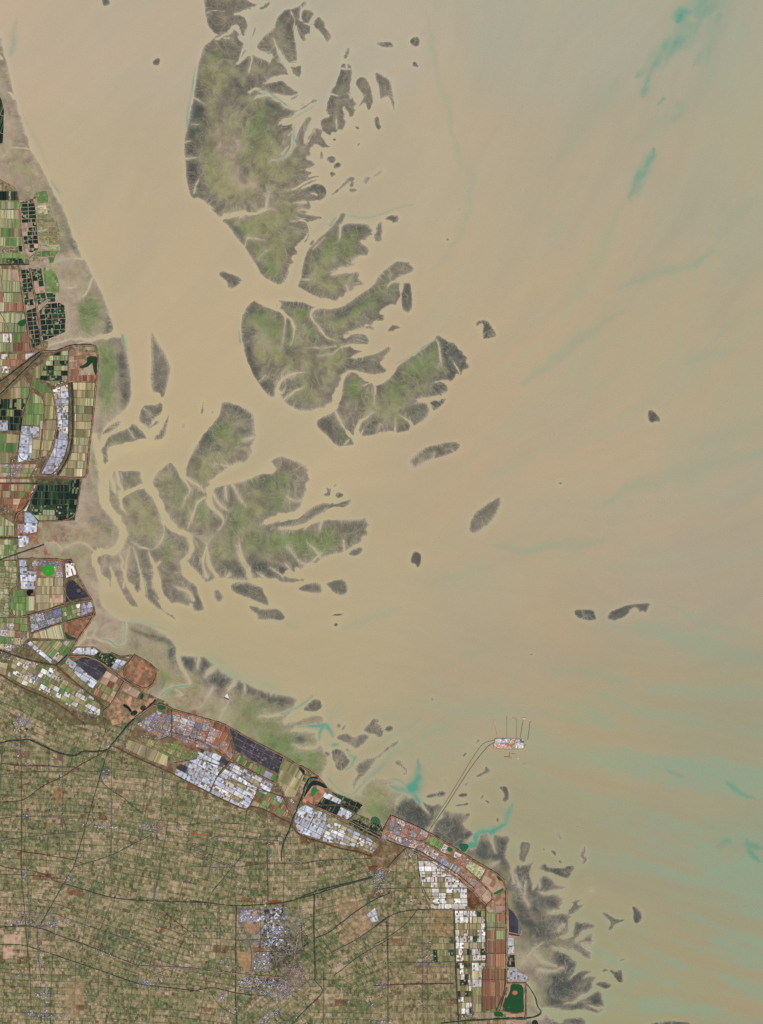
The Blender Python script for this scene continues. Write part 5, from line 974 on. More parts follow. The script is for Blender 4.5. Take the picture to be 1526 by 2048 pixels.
block('along the curved sea dyke', 'sb', 'H 552,975 590,937 710,932 752,965 725,992 600,985', 5, 16, 14)
block('behind the curved sea dyke', 'pf', 'H 742,972 850,985 898,1022 845,1085 790,1040 725,1002', 30, 9, 8)
block('in a small square by the reddish tip', 'sb2 sv1', 'H 892,1022 968,1042 900,1110 850,1088', 28, 12, 12)
block('in the middle of the slanting solar polder', 'pv', 'H 560,1045 640,1012 722,1018 822,1102 745,1190 655,1120', 28, 22, 22, sub=(6, 2.2))
block('along the lower side of the slanting solar polder', 'sb3 sw1', 'H 520,1012 572,1048 655,1125 745,1195 705,1248 600,1160 500,1050', 28, 18, 14)
block('fringing the slanting solar polder', 'co1 cg1', 'H 462,1075 500,1055 600,1165 700,1255 690,1285 560,1180', 36, 26, 20)
block('south-east of the slanting solar polder', 'co2 cr2 cb1 sw1', 'H 812,1112 940,1190 850,1360 712,1290', 30, 14, 14)
block('beside the red rough square', 'co1 cg1 cb1', 'H 945,1205 1072,1272 1042,1322 930,1262', 28, 24, 20)
block('in the broad slanting belt of the old coast', 'co3 ct2 cg2 sw3 sb1 in1', 'H 110,1005 420,1100 500,1180 700,1290 768,1370 760,1450 600,1420 430,1330 290,1255 170,1215 60,1150', 28, 12, 10)
block('between the old dykes at the left edge', 'co2 ct2 sw1', 'H -60,1040 60,1055 40,1145 -60,1110', 22, 14, 12)
block('west of the river mouth town', 'in', 'J 432,272 545,312 540,462 470,488 285,375', 28, 12, 11)
block('in the chemical works polder', 'in4 ir1', 'J 562,276 850,350 800,500 552,440', 18, 15, 12)
block('at the foot of the chemical works polder', 'in1 ir1 ib1', 'J 552,445 800,508 920,560 750,552 550,470', 18, 18, 10)
block('east of the chemical works polder', 'ir1 co1 cr3', 'J 865,358 960,385 1030,600 1005,652 930,570 802,512', 25, 16, 15)
block('in the long violet solar park on the shore', 'pv', 'J 988,402 1140,490 1290,575 1400,632 1380,700 1350,750 1160,650 1060,590 1035,575', 28, 22, 14, sub=(5, 2.2))
block('inside the long violet solar park', 'sw1 cb1', 'J 1165,515 1190,530 1140,630 1110,610', 28, 12, 14)
block('south of the long violet solar park', 'cg2 co1 sv1 ct1', 'J 1045,600 1150,670 1350,770 1375,800 1350,822 1170,730 1035,655', 28, 16, 12)
block('between the river and the chemical works', 'ct3', 'J 212,492 380,552 520,620 510,695 365,645 200,560', 24, 26, 18)
block('on the brown wasteland by the chemical works', 'co2 cr1 cg1', 'J 262,468 430,500 560,525 745,545 735,635 600,682 540,630 400,560', 24, 15, 12, sub=(3, 2))
block('in the first greenhouse town of the southern shore', 'sb5 pv1', 'J 757,562 900,605 990,665 905,745 838,892 572,762 585,700 680,645 740,640', 28, 19, 13, sub=(4, 4))
block('in the second greenhouse town of the southern shore', 'sb5 sw2 ct1', 'J 1000,672 1150,740 1320,832 1295,890 1205,870 1180,935 1125,1030 845,900 888,790', 28, 22, 9, sub=(4, 4))
block('between the two greenhouse towns and the river', 'sb2 cg2 ct1 cr1', 'J 1205,882 1300,900 1400,940 1452,1090 1375,1065 1150,990', 28, 16, 12)
block('on the tan field beside the lagoon ring', 'ct3 co1', 'J 1392,722 1526,775 K 130,740 60,720 20,620', 28, 22, 18)
block('against the shore dyke beside the lagoon ring', 'co1 ct2', 'K 45,445 160,495 222,575 150,740 70,735 25,600', 28, 20, 20)
block('at the dyke corner beside the lagoon ring', 'pd', 'K 190,508 230,540 220,570 172,550', 0, 30, 30, sub=(9, 9))
block('in the third greenhouse town of the southern shore', 'sb', 'K 152,842 230,802 400,872 385,980 342,1062 180,1010 150,930', 26, 20, 14)
block('in the fourth greenhouse town of the southern shore', 'sb3 sw2 ct2 in1', 'K 405,912 700,1040 790,1110 740,1170 620,1120 362,1075', 24, 15, 8)
block('of the chequered pond polder, western rows', 'pd', 'K 372,745 480,795 600,862 550,918 310,808', 28, 12, 16, sub=(3, 12))
block('of the chequered pond polder, northern rows', 'pd', 'K 430,705 530,742 672,800 620,860 500,805 510,765', 28, 14, 10, sub=(5, 5))
block('over the chequered ponds, upper one', 'sb', 'K 382,706 425,718 508,762 490,792 362,738', 28, 18, 16)
block('over the chequered ponds, lower one', 'sb', 'K 502,815 602,865 545,915 472,882', 28, 18, 16)
block('in the dark ribbed pond strip by the port', 'pd2 pf1', 'K 560,912 640,915 720,972 740,930 800,935 828,990 790,1058 640,992 562,945', 26, 9, 10, sub=(2, 3))
block('in the port town by the causeway', 'ir3 in3', 'K 888,888 1175,1012 1138,1090 862,1008', 26, 17, 14)
block('in the long works strip of the port', 'in2 ir3 sw1', 'K 825,985 1140,1092 1290,1205 1526,1392 1500,1400 1300,1290 1180,1200 1060,1130 812,1060', 28, 15, 11)
block('beside the root of the causeway', 'cg', 'M 425,85 525,140 490,205 392,150', 28, 18, 18, sub=(2, 9))
block('next to the little square lagoon', 'in', 'M 528,142 556,158 535,215 498,195', 28, 16, 16)
block('between the lagoon and the fishing harbour', 'sw', 'M 612,202 662,225 640,262 600,242', 28, 16, 14)
block('south of the fishing harbour', 'ir1 co1', 'M 560,225 700,250 720,262 690,320 640,300 560,262', 28, 14, 12)
block('on the greenish reclaimed corner', 'cp', 'M 722,272 850,342 812,418 690,322', 30, 40, 40, sub=(3, 3))
block('with long blue roofs in the port strip', 'ib', 'M 508,250 555,282 530,325 487,300', 30, 12, 12)
block('with bright blue ribbed roof in the port strip', 'sb', 'M 578,286 650,332 615,372 556,340', 32, 40, 40, sub=(2.5, 30))
block('as a pale grey sheet behind the cape', 'cb', 'M 832,382 985,462 972,480 905,518 880,505 812,430', 30, 70, 70, sub=(8, 8))
block('behind the cape, slanting', 'ct1 cb1', 'M 792,432 912,542 862,610 750,482', 40, 26, 18)
block('between the works strip and the slanting fields', 'ir1 cr1', 'M 622,372 652,350 790,430 742,478', 36, 14, 12)
block('at the elbow of the eastern dyke', 'cb', 'M 850,622 990,612 990,668 862,664', 0, 20, 20)
block('in the white triangle behind the port', 'sw6 ct1 co1', 'M 322,272 440,275 560,345 700,468 704,640 432,640 385,545 345,420', 0, 14, 11)
block('in the long north-south strip, upper part', 'sw4 ct2 co1 pf1', 'M 606,652 838,655 842,1030 612,1040', 0, 9, 12)
block('in the long north-south strip, lower part', 'sw2 pf1 co2 ct1', 'M 622,1050 735,1050 745,1440 640,1440', 0, 9, 11)
block('in the long north-south strip, lower east part', 'co2 ct2 sw1', 'M 740,1050 845,1050 845,1092 812,1095 812,1420 748,1425', 0, 14, 16)
block('in the upper part of the red polder', 'cr2 ct2 cp1', 'M 852,672 990,682 993,872 850,868', 0, 17, 20)
block('in the middle of the red polder', 'cr', 'M 850,880 992,880 995,1082 850,1082', 0, 18, 26)
block('in the lower part of the red polder', 'cr4 ct1', 'M 820,1098 995,1092 995,1248 925,1408 818,1408', 0, 26, 28)
block('leaning on the eastern sea dyke', 'pv', 'M 1018,632 1062,672 1118,770 1112,835 1022,815', 2, 60, 80, sub=(6, 40))
block('at the foot of the leaning solar park', 'pv', 'M 1020,822 1110,840 1100,850 1022,838', 5, 60, 80)
block('below the leaning solar park', 'sb', 'M 1012,862 1055,858 1062,975 1015,980', 0, 14, 16)
block('below the small shore greenhouses', 'pd1 pf1', 'M 1015,988 1064,988 1070,1085 1010,1085', 0, 14, 14)
block('stepping out onto the mudflat above the reservoir', 'sb', 'M 1007,1092 1075,1092 1092,1122 1165,1155 1160,1190 1005,1180', 2, 22, 26)
block('west of the reservoir foot', 'ct', 'M 825,1428 902,1430 905,1475 800,1478', 0, 30, 30)
for s_, w_, a_, kk in [('M 440,855 600,855 605,1040 445,1045', 'in the speckled green district', 0, 'pf1 co3'), ('Q 380,455 560,455 560,550 380,550', 'in the north-west of the large town', 0, 'in2 ib1 cg1'),
        ('Q 1350,490 1410,440 1440,540 1390,550', 'alone among fields east of the large town', -33, 'sb')]:
    block(w_, kk, s_, a_, 12, 12)
# lakes and lagoons with one water sheet each
def lake(label, outline, col, cat='lake', z=.55, name='lake', isl=None):
    p = chaikin(P(outline), 2); V = [(x-CX, CY-y, LZ+z) for x, y in p]; n = len(V); V += [(v[0], v[1], LZ-.1) for v in V]
    F = [list(range(n))[::-1] if area([tuple(q) for q in p]) > 0 else list(range(n))]
    F += [[i, (i+1) % n, n+(i+1) % n, n+i] for i in range(n)]
    me = bpy.data.meshes.new(name); me.from_pydata(V, [], F)
    ca_ = me.color_attributes.new('tint', 'FLOAT_COLOR', 'CORNER'); ca_.data.foreach_set('color', np.tile(np.array([*L3(*col), 1], dtype=f32), len(ca_.data)))
    me.materials.append(M_POND if cat != 'island' else M_TINT); o = link(name, me)
    if label: tag(o, label, cat)
    return o
lake('round bright green lake with a round island in the walled polder', 'H 320,325 340,318 370,298 398,305 415,325 416,360 400,382 372,400 340,380 325,360', (52, 150, 42), z=.6)
lake('tiny round grey island in the bright green lake', 'H 358,345 368,343 372,352 366,360 357,357', (140, 128, 100), 'island', .62, 'islet')
lake('large dark green reservoir with a pink islet behind the sea dyke', 'M 1035,1217 1060,1213 1135,1218 1132,1340 1140,1405 1120,1425 1075,1430 1020,1422 973,1398 985,1350 1030,1280', (20, 72, 34), 'reservoir', name='reservoir')
lake('pink islet in the dark green reservoir', 'M 1045,1272 1060,1262 1085,1265 1090,1282 1072,1298 1048,1290', (186, 104, 84), 'island', .57, 'islet')
lake('small ring-shaped islet in the reservoir', 'M 1010,1388 1022,1384 1030,1392 1020,1398', (70, 100, 60), 'island', .57, 'islet')
lake('curved dark green lagoon in the long polder corner', 'G 880,68 985,62 990,90 982,270 968,250 950,195 945,120 920,150 880,180 815,186 805,172 860,150 893,118', (34, 62, 34), 'lagoon', name='lagoon')
lake('grey mud basin between the arms of the curved lagoon', 'G 835,190 905,165 935,130 942,195 950,240 880,235', (166, 152, 134), 'basin', .5, 'mud_basin')
lake('small oval green pond in the left central polder', 'F 178,1495 255,1462 262,1480 258,1530 215,1545 185,1530', (38, 84, 40), 'pond', name='pond')
lake('ragged black pond on the orange works ground', 'H 940,1362 975,1375 1010,1415 1000,1432 985,1420 975,1400 945,1390', (18, 28, 24), 'pond', name='pond')
lake('square dark green pond beside the ragged black one', 'H 988,1440 1030,1408 1058,1430 1020,1462', (26, 48, 34), 'pond', name='pond')
lake('dark basin with jetties on the north bank of the river', 'H 1062,1395 1100,1372 1120,1388 1085,1420', (40, 56, 50), 'pond', name='basin')
lake('green pond with a notch at the marsh edge', 'H 1205,1358 1225,1352 1235,1378 1270,1392 1262,1408 1215,1412 1200,1392', (30, 88, 44), 'pond', name='pond')
lake('pair of black ponds, eastern of the walled polder', 'H 205,493 256,495 256,518 236,520 234,540 206,540', (16, 22, 22), 'pond', name='pond')
lake('green pond north of the river bridge', 'H 1075,1300 1090,1282 1098,1300 1085,1335 1070,1320', (28, 60, 40), 'pond', name='pond')
lake('dark green wood-edged pool at the corner of the red marsh', 'H 500,800 510,835 585,865 580,878 500,872', (40, 70, 44), 'pond', name='pond')
lake('angular black lagoon of the ring canal', 'K 275,620 300,612 345,622 395,655 400,672 385,675 330,650 288,650 265,680 225,742 218,735 250,660', (26, 40, 36), 'lagoon', name='lagoon')
lake('bright green pond inside the ring canal', 'K 285,668 308,660 320,680 340,690 318,700 300,730 278,742 272,700', (40, 122, 56), 'pond', name='pond')
lake('irregular green lake at the port polder tip', 'K 735,900 770,888 795,905 808,935 790,948 760,935 730,930', (52, 94, 66), 'lake', name='lake')
lake('small square green lagoon in the port strip', 'M 555,172 572,168 600,184 585,208 552,200', (24, 92, 48), 'lagoon', name='lagoon')
lake('narrow green pond behind the cape', 'M 925,390 950,395 987,415 975,430 940,420', (28, 80, 40), 'pond', name='pond')
lake('crescent green pond under the pale grey sheet', 'M 905,522 930,500 980,480 985,492 960,515 910,532', (30, 100, 46), 'pond', name='pond')
lake('green pond west of the reservoir dam', 'M 912,1420 970,1424 984,1458 945,1464 908,1458', (28, 76, 40), 'pond', name='pond')
lake('round black pool at the bottom of the shore', 'M 1200,1500 1225,1487 1245,1500 1240,1530 1200,1530', (20, 40, 32), 'pond', name='pond')
lake('green fishing harbour basin open to the turquoise creek', 'M 640,150 668,142 722,152 700,190 683,210 650,192', (30, 96, 62), 'harbour', .3, 'harbour_basin')
# ---------------- canals, dykes and roads ----------------
WI = [0]
def way(name, pts, w0, w1, col, mat=None, z=.75, jit=.3, extra=0.22):
    if name in ('canal', 'brown_canal') and w0 < 2.7 and isinstance(pts, str) and pts[0] in 'OPQJ': w0 *= .8; w1 *= .8
    WI[0] += 1; zz = LZ+z+.006*(WI[0] % 60)
    p = P(pts) if isinstance(pts, str) else pts
    if len(p) > 2: p = chaikin(p, 2, False)
    seg = np.hypot(*(p[1:]-p[:-1]).T); s = np.concatenate([[0], np.cumsum(seg)]); n = max(2, int(s[-1]/4))
    u = np.linspace(0, s[-1], n); q = np.stack([np.interp(u, s, p[:, 0]), np.interp(u, s, p[:, 1])], 1)
    t = np.gradient(q, axis=0); t /= np.hypot(*t.T)[:, None]+1e-9; nr = np.stack([-t[:, 1], t[:, 0]], 1)
    rr = np.random.RandomState(WI[0])
    w = (w0+(w1-w0)*np.linspace(0, 1, n))*(1+jit*(rr.rand(n)-.5)*2)/2
    a = q+nr*w[:, None]; b = q-nr*w[:, None]
    V = [(x-CX, CY-y, zz) for x, y in a]+[(x-CX, CY-y, zz) for x, y in b]+[(x-CX, CY-y, zz-.25) for x, y in a]+[(x-CX, CY-y, zz-.25) for x, y in b]
    F = []
    for i in range(n-1):
        F += [(i, i+1, n+i+1, n+i), (2*n+i, 2*n+i+1, i+1, i), (n+i, n+i+1, 3*n+i+1, 3*n+i)]
    c = np.array([[*L3(*[min(255, v*(1+extra*(rr.rand()-.5)*2)) for v in col]), 1] for _ in range(n)]); c = np.tile(c, (4, 1))
    me = mesh_from_np(name, V, F, mat or M_TINT, {'tint': c}); o = link(name, me); tag(o, kind='structure'); return o
def ways(name, col, items, **k):
    if name == 'sea_dyke':
        for s, w in items[2:]: way('ditch', s, w+1.7, w+1.7, (56, 50, 38), M_POND, z=.45)
    for s, w in items:
        if isinstance(w, tuple): way(name, s, w[0], w[1], col, **k)
        else: way(name, s, w, w, col, **k)
ways('river', (54, 68, 52), [('O -60,340 0,330 100,305 160,312 220,295 330,350 400,385 470,410 560,430 600,415 640,390 720,395 800,390 835,370', (3.2, 3.6)), ('O 830,375 900,290 1000,170 1100,85 1190,10 J 430,190', (4, 6)),
    ('K 268,600 240,640 215,720 185,800 150,880 110,1000 75,1070 50,1150 52,1230', (5, 2.2)), ('K 330,596 300,592 268,600', 4), ('M 500,1512 700,1492 830,1486 1000,1476 1150,1476', (2, 5)), ('M 1150,1476 1230,1465 1280,1430 1240,1390 1230,1320 1180,1240 1150,1205', (2.4, 1.6)), ('H 430,1070 470,1040 520,990', 4)], mat=M_POND)
ways('canal', (64, 66, 52), [('O 830,380 790,500 700,800 640,1020 560,1290 P 550,150 400,410 300,590', 1.8), ('O 770,620 860,700 940,740 1000,800 1080,860', 1.4), ('P -60,590 0,590 200,575 330,600 470,660 620,710 760,765 900,820 1050,880', (2.4, 1.8)),
    ('P -60,720 0,720 170,720 310,765 430,805 620,870 830,940 1070,1030 1300,1050 1526,1080', 1.8), ('P 500,260 700,320 830,360 980,380 1180,390 1526,400', 2.2), ('Q 0,385 340,430 500,420 700,405 770,390 950,340 1100,290 1400,210', (2.2, 2.6)),
    ('Q 355,430 350,640 352,950 345,1100 360,1328', 2.6), ('Q 0,1080 60,1070 150,1050 200,1050 350,1095 600,1115', 1.6), ('Q 950,340 945,560 955,830 955,1000', 2.8), ('Q 955,1000 1020,1060 1000,1110 900,1200 780,1328', 2.4), ('Q 960,670 1050,640 1150,560 1250,480 1400,380 1526,330', 2.0),
    ('K 1000,1130 930,1200 860,1280', (2.4, 2)), ('K 1080,1130 1110,1400 1180,1526', 1.4), ('K 150,1526 330,1450 560,1400 740,1350', 2.4), ('M 605,645 610,860 620,1200 640,1518', 2.6), ('M 845,620 850,870 850,1090 818,1095 818,1420', 1.6), ('M 0,770 100,700 180,665 300,645 600,640', 1.3), ('M 100,660 100,1518', 1.2),
    ('G -60,370 0,330 200,180 410,20', 3.6), ('G -60,510 0,465 230,230 430,40', 3.6), ('G -60,1358 370,1358', 2), ('F -60,918 0,915 300,912', 2.6), ('H -60,100 170,100', 1.8), ('H -40,290 0,265 180,205 340,150', (3, 2)), ('H -60,940 0,955 150,1010 300,1050 430,1072', 2.4), ('G 732,330 746,500 745,1030 590,1280', 4.6), ('G 705,330 700,690 700,1010 565,1270 420,1262', 2),
    ('J 548,270 545,460 470,490', 1.6), ('M 1001,860 1003,1250 925,1415', 1.8), ('Q 1500,530 1515,1000', 1.4), ('K 850,1065 1000,1125 1080,1135 1250,1240 1400,1330 1526,1440', 1.8), ('M 700,465 780,540 850,620', 2.2)], mat=M_POND, z=.7)
ways('brown_canal', (98, 70, 52), [('O 160,200 165,700 168,1000 165,1335', 1.6), ('P 160,0 165,200 190,450 205,700 230,900 240,1220', 1.6), ('O -60,780 140,775 210,750 330,650 480,590 570,520 700,450 810,390', 1.5), ('O 20,485 170,505 340,500 450,512 570,512', 1.8), ('O 90,1140 200,1160 400,1190 570,1220 640,1250', 1.6), ('P -60,105 0,115 60,140 200,150 340,180 420,240 500,262', 1.4), ('P 1190,400 1260,480 1400,590 1526,680', 1.6), ('Q 590,0 590,100 597,300 597,420', 1.6), ('Q 120,1000 150,1080 230,1200 350,1260', 1.6),
    ('J 100,540 250,620 480,720 580,765 840,905 1110,1035 1150,1000 1250,1020 1350,1080 1460,1135', 2.6), ('K 130,960 190,1040 350,1085 480,1130 640,1160 740,1195', 2.6), ('H -60,1115 0,1140 160,1240 280,1290 400,1340 510,1410 650,1526', 2.6), ('H 430,1075 560,1190 700,1300 790,1380', 2.6), ('M 0,1225 200,1215 600,1210', 1.8), ('Q 850,560 860,760 900,800', 2.2), ('J 570,670 740,640', 1.4), ('J 990,660 900,760 838,895', 2), ('J 1210,865 1125,1035', 2), ('J 755,640 1000,720 1190,860 1400,930', 1.8), ('O 760,0 810,250', 1.6)], z=.72)
ways('sea_dyke', (150, 116, 96), [('F -60,0 0,55 170,140 185,200 200,300 240,770 320,890', 2.0), ('F 205,285 335,243 362,320 388,690 400,760 300,850', 1.0), ('F 215,940 195,990 245,1320 290,1600 320,1780 345,1810', 2.6), ('F 310,950 345,1180 400,1500 430,1740', 2.4), ('F 430,1790 560,1802 700,1745 770,1730 960,1733 990,1765 995,1850 G 1000,50 987,270 965,480 945,700 905,1000 888,1292 832,1302', 2.0),
    ('G 832,1302 800,1500 762,1732 400,1745', 1.4), ('G 380,1300 600,1300 830,1302', 1.6), ('H 140,260 240,257 470,262 490,280 545,258 600,400 688,552 700,575 732,680 590,875 540,965', 1.8), ('H 485,280 495,600 700,575', 1.6), ('H 130,265 140,480 75,490 75,700 200,700 490,610', 1.8), ('H 210,705 225,830 260,820 480,745 730,685', 1.5), ('H 520,1000 720,1000 950,1190 1000,1215', 2.4), ('H 850,978 930,1012 1035,985 1222,1112 1128,1282 905,1140 1035,985', 1.4),
    ('H 950,1190 850,1370 790,1420', 1.6), ('H 1030,1470 1200,1350 1320,1405 J 560,265 860,350 960,380 1140,490 1400,620 1526,700 K 200,500 335,590', 1.8), ('J 960,385 1030,600 1000,660', 1.4), ('J 1400,625 1340,820 1395,870 1460,1100', 1.6), ('J 550,440 800,510 1000,660 1340,830', 1.6), ('K 240,780 560,920 860,1080', 2.0), ('K 310,800 680,800 560,920', .8), ('K 885,882 1180,1010 1526,1228 M 720,250 860,330 1000,420 1003,640 1003,1200', 1.8), ('K 885,882 820,1000 810,1060', 1.4), ('K 860,1010 1140,1095 1180,1010', 1.2), ('M 260,185 450,290 700,460 845,610', 2.4), ('M 380,130 640,280 800,430 915,540 850,615', 1.3), ('M 850,340 800,430', 1.2), ('M 1150,1205 1152,1440 1145,1476', 1.4), ('M 1005,1205 1150,1205', 1.4), ('M 1010,1240 955,1420', 2.6), ('M 975,1410 1060,1440 1140,1420', .8), ('G 535,385 690,320', 1.4), ('G 530,390 580,640 585,800 520,1030 460,1100 175,1145 210,860 250,600 330,400 240,260', 1.8), ('G 330,395 440,470 460,560 450,720 400,1110', 1.3), ('G 470,1105 410,1260', 1.4), ('G 380,1365 245,1645 160,1650 160,1880', 1.6)], z=.8)
ways('road', (108, 106, 92), [('O -60,580 170,550 770,545', .8), ('O 570,1275 750,1220 870,1180 1000,1110 1160,1030', 1.4), ('O 850,700 850,1335', 1.1), ('O 480,420 480,1020', 1.0), ('O -60,918 100,890 470,885 600,890', .9), ('O -60,1090 180,1045 630,1005', .9), ('O 1260,550 1240,700 1220,900', 1.1), ('O 1200,1020 1190,1150', 1.0), ('J 90,560 90,1526', .9), ('J 600,830 590,1170', .9), ('J 480,740 470,1100', 1.1), ('J 820,1080 830,1250 780,1500', .9), ('J 500,1145 700,1145 820,1125 1130,1140', 1.0), ('J 640,1260 830,1370 1010,1470', .9), ('J 850,1250 900,1225 1150,1250 1400,1270', .9), ('J 1270,1000 1290,1200 1275,1526', 1.3), ('P 200,30 240,700', .8), ('P 850,0 850,390', 1), ('P 700,250 690,400 640,600 625,870', 1), ('P 850,400 730,700', .8), ('P 380,470 640,570 900,660 1180,750', 1.0), ('P 400,400 640,490', .9), ('P 290,600 295,830 320,1000', 1.4), ('P 1070,680 1010,900', .8), ('P 1060,880 1150,886 1350,892 1526,905 Q 140,925 480,955 700,970', 1.8), ('P 1180,260 1180,520', 1.6), ('P -60,190 150,185 500,225', .8), ('Q 0,0 320,140 380,190', .9), ('Q 0,125 320,138 590,100 700,105 850,110 990,80 1380,65', 1.0), ('Q 430,10 320,140 170,320', .8), ('Q 1190,540 1300,670 1410,910', 1.2), ('Q 1526,510 1300,670 1090,780', 1.4), ('Q 1526,680 1300,800 1100,960', 1), ('Q 225,370 235,780', .8), ('Q 410,590 480,770 465,940', 1.6), ('Q 540,450 540,780', .8), ('Q 720,440 725,700', .8), ('Q 360,690 870,670', .9), ('Q 480,780 870,770', .9), ('Q 610,780 610,960', .8), ('M 0,490 340,480 500,485 700,485', 1.2), ('M 300,340 420,640', 1.4), ('M 340,380 560,380', 1), ('M 500,330 505,640', 1.0), ('M 370,545 600,540', .9), ('M 0,910 100,860 250,750 330,640', .9), ('M 360,650 370,1518', .9), ('M 100,1055 620,1045', 1.2), ('M 720,650 725,1050 745,1440', 1.4), ('M 920,680 920,1400', 1.0), ('M 850,780 990,785', .8), ('M 850,980 995,980', .8), ('M 820,1180 995,1180', .8), ('H 70,110 70,940', 1.3), ('G 110,1160 110,1500', 1.2), ('G 100,200 -60,235', 1), ('F -60,1195 210,1195', 1.0), ('F -60,1395 250,1390', 1.2), ('F 10,1020 50,1290', .9), ('F -60,1600 280,1605', .9), ('F 0,1400 60,1500 95,1600 90,1800', 1.5), ('F 695,1790 695,2035', 1), ('G 695,0 690,310', 1), ('H 345,660 350,775 365,870', .8), ('H 470,635 490,870', .9), ('H 190,490 200,700', .9), ('H 270,400 270,655', .9), ('K 400,900 340,1070', 1.1), ('K 310,870 240,1010', 1.1), ('K 650,1040 610,1120', 1), ('J 880,770 1200,870', 1), ('J 700,600 900,690', .8), ('J 720,830 770,720', .8), ('J 360,560 340,640', .8), ('K 1030,960 1000,1050', .8)], z=.85)
ways('tan_road', (158, 134, 92), [('P 1140,1050 1135,1200 1120,1360', 1.7), ('P 1140,960 1200,950 1290,905', 1.4), ('P 1130,900 1130,940 1150,965', 1.2), ('Q 0,915 300,935 480,957 690,972', 1.2), ('Q 690,975 780,1040 900,1120', 1.6), ('Q 830,640 810,720 800,800 780,900', 1.5)], z=.9)

# ---------------- harbour island, causeway, jetties ----------------
def prism(name, pts, z0, z1, col, mat=M_TINT, parent=None):
    p = P(pts) if isinstance(pts, str) else np.array(pts); n = len(p)
    V = [(x-CX, CY-y, z1) for x, y in p]+[(x-CX, CY-y, z0) for x, y in p]
    top = list(range(n)); top = top[::-1] if area([tuple(q) for q in p]) > 0 else top
    F = [top]+[[i, (i+1) % n, n+(i+1) % n, n+i] for i in range(n)]
    me = bpy.data.meshes.new(name); me.from_pydata(V, [], F); me.update()
    ca_ = me.color_attributes.new('tint', 'FLOAT_COLOR', 'CORNER'); ca_.data.foreach_set('color', np.tile(np.array([*L3(*col), 1], dtype=f32), len(ca_.data)))
    me.materials.append(mat); return link(name, me, parent)
def empty(name, x, y, z=0):
    o = bpy.data.objects.new(name, None); COL.objects.link(o); o.location = (x, y, z); o.empty_display_size = 1; return o
def adopt(root, *kids):
    bpy.context.view_layer.update()
    for k in kids: k.parent = root; k.matrix_parent_inverse = root.matrix_world.inverted()
isl = empty('harbour_island', 1017-CX, CY-1487, 0)
tag(isl, 'oblong artificial harbour island with white and rust red yards at the causeway end', 'island')
kids = [prism('seawall', 'V 360,745 395,715 700,715 930,715 1000,722 1115,775 1125,800 1122,985 1060,992 700,1000 560,990 430,990 350,930 332,880 335,845 375,820', -.5, .5, (92, 84, 76)),
        prism('ground', 'V 378,752 400,726 700,724 928,724 996,732 1106,782 1114,806 1112,975 1058,983 700,990 562,981 436,980 360,925 342,880 346,852 382,828', .45, .62, (190, 182, 176))]
iy_ = []
for (u0, v0, u1, v1, kk, sb_) in [(400, 735, 545, 820, 'sw', (1.2, 1.5)), (550, 735, 700, 830, 'sb', (1.4, 1.4)), (705, 740, 955, 830, 'ir', (2, 1.6)), (960, 745, 1110, 830, 'sb', (1.5, 1.5)), (350, 850, 530, 970, 'ir', (1.6, 1.4)), (535, 840, 800, 975, 'ir', (2, 2)), (805, 845, 900, 975, 'ct', (1.5, 2)), (905, 840, 1108, 975, 'sw', (1.6, 1.2))]:
    pp = P(f'V {u0},{v0} {u1},{v0} {u1},{v1} {u0},{v1}')
    if kk == 'ir': K['ix'] = (*K['ir'][:3], [(184, 122, 98), (196, 160, 144), (212, 202, 196), (170, 104, 80), (206, 196, 190)], *K['ir'][4:])
    o = make_plot('ix' if kk == 'ir' else kk, [tuple(q) for q in pp], 0, -.58 if True else 0, '', sb_)
    o.name = 'yard'; 
    for key in ('label', 'category', 'group'):
        if key in o: del o[key]
    kids.append(o); ALLP.pop()
adopt(isl, *kids)
def tank(u, v, r=.42):
    m = bpy.data.meshes.get('storage_tank') 
    if m is None:
        V = []; F = []; n = 16
        for z in (0, .5): V += [(math.cos(i*math.tau/n), math.sin(i*math.tau/n), z) for i in range(n)]
        V.append((0, 0, .58)); F += [(i, (i+1) % n, n+(i+1) % n, n+i) for i in range(n)]+[(n+i, n+(i+1) % n, 2*n) for i in range(n)]
        m = bpy.data.meshes.new('storage_tank'); m.from_pydata(V, [], F); a_ = m.color_attributes.new('tint', 'FLOAT_COLOR', 'CORNER')
        a_.data.foreach_set('color', np.tile(np.array([*L3(52, 56, 66), 1], dtype=f32), len(a_.data))); m.materials.append(M_ROOF)
    q = P(f'V {u},{v}')[0]; o = link('storage_tank', m, loc=(q[0]-CX, CY-q[1], .95)); o.scale = (r, r, 1.6); return o
for (u, v) in [(583, 742), (583, 770), (615, 742), (615, 770)]:
    tag(tank(u, v, .8), 'dark storage tank in the western tank farm of the harbour island', 'tank', 'tanks of the western tank farm')
for (u, v) in [(1030, 775), (1058, 788), (1025, 800), (1052, 815), (1080, 800), (1050, 760)]:
    tag(tank(u, v, .8), 'dark storage tank in the north-eastern tank farm of the harbour island', 'tank', 'tanks of the north-eastern tank farm')
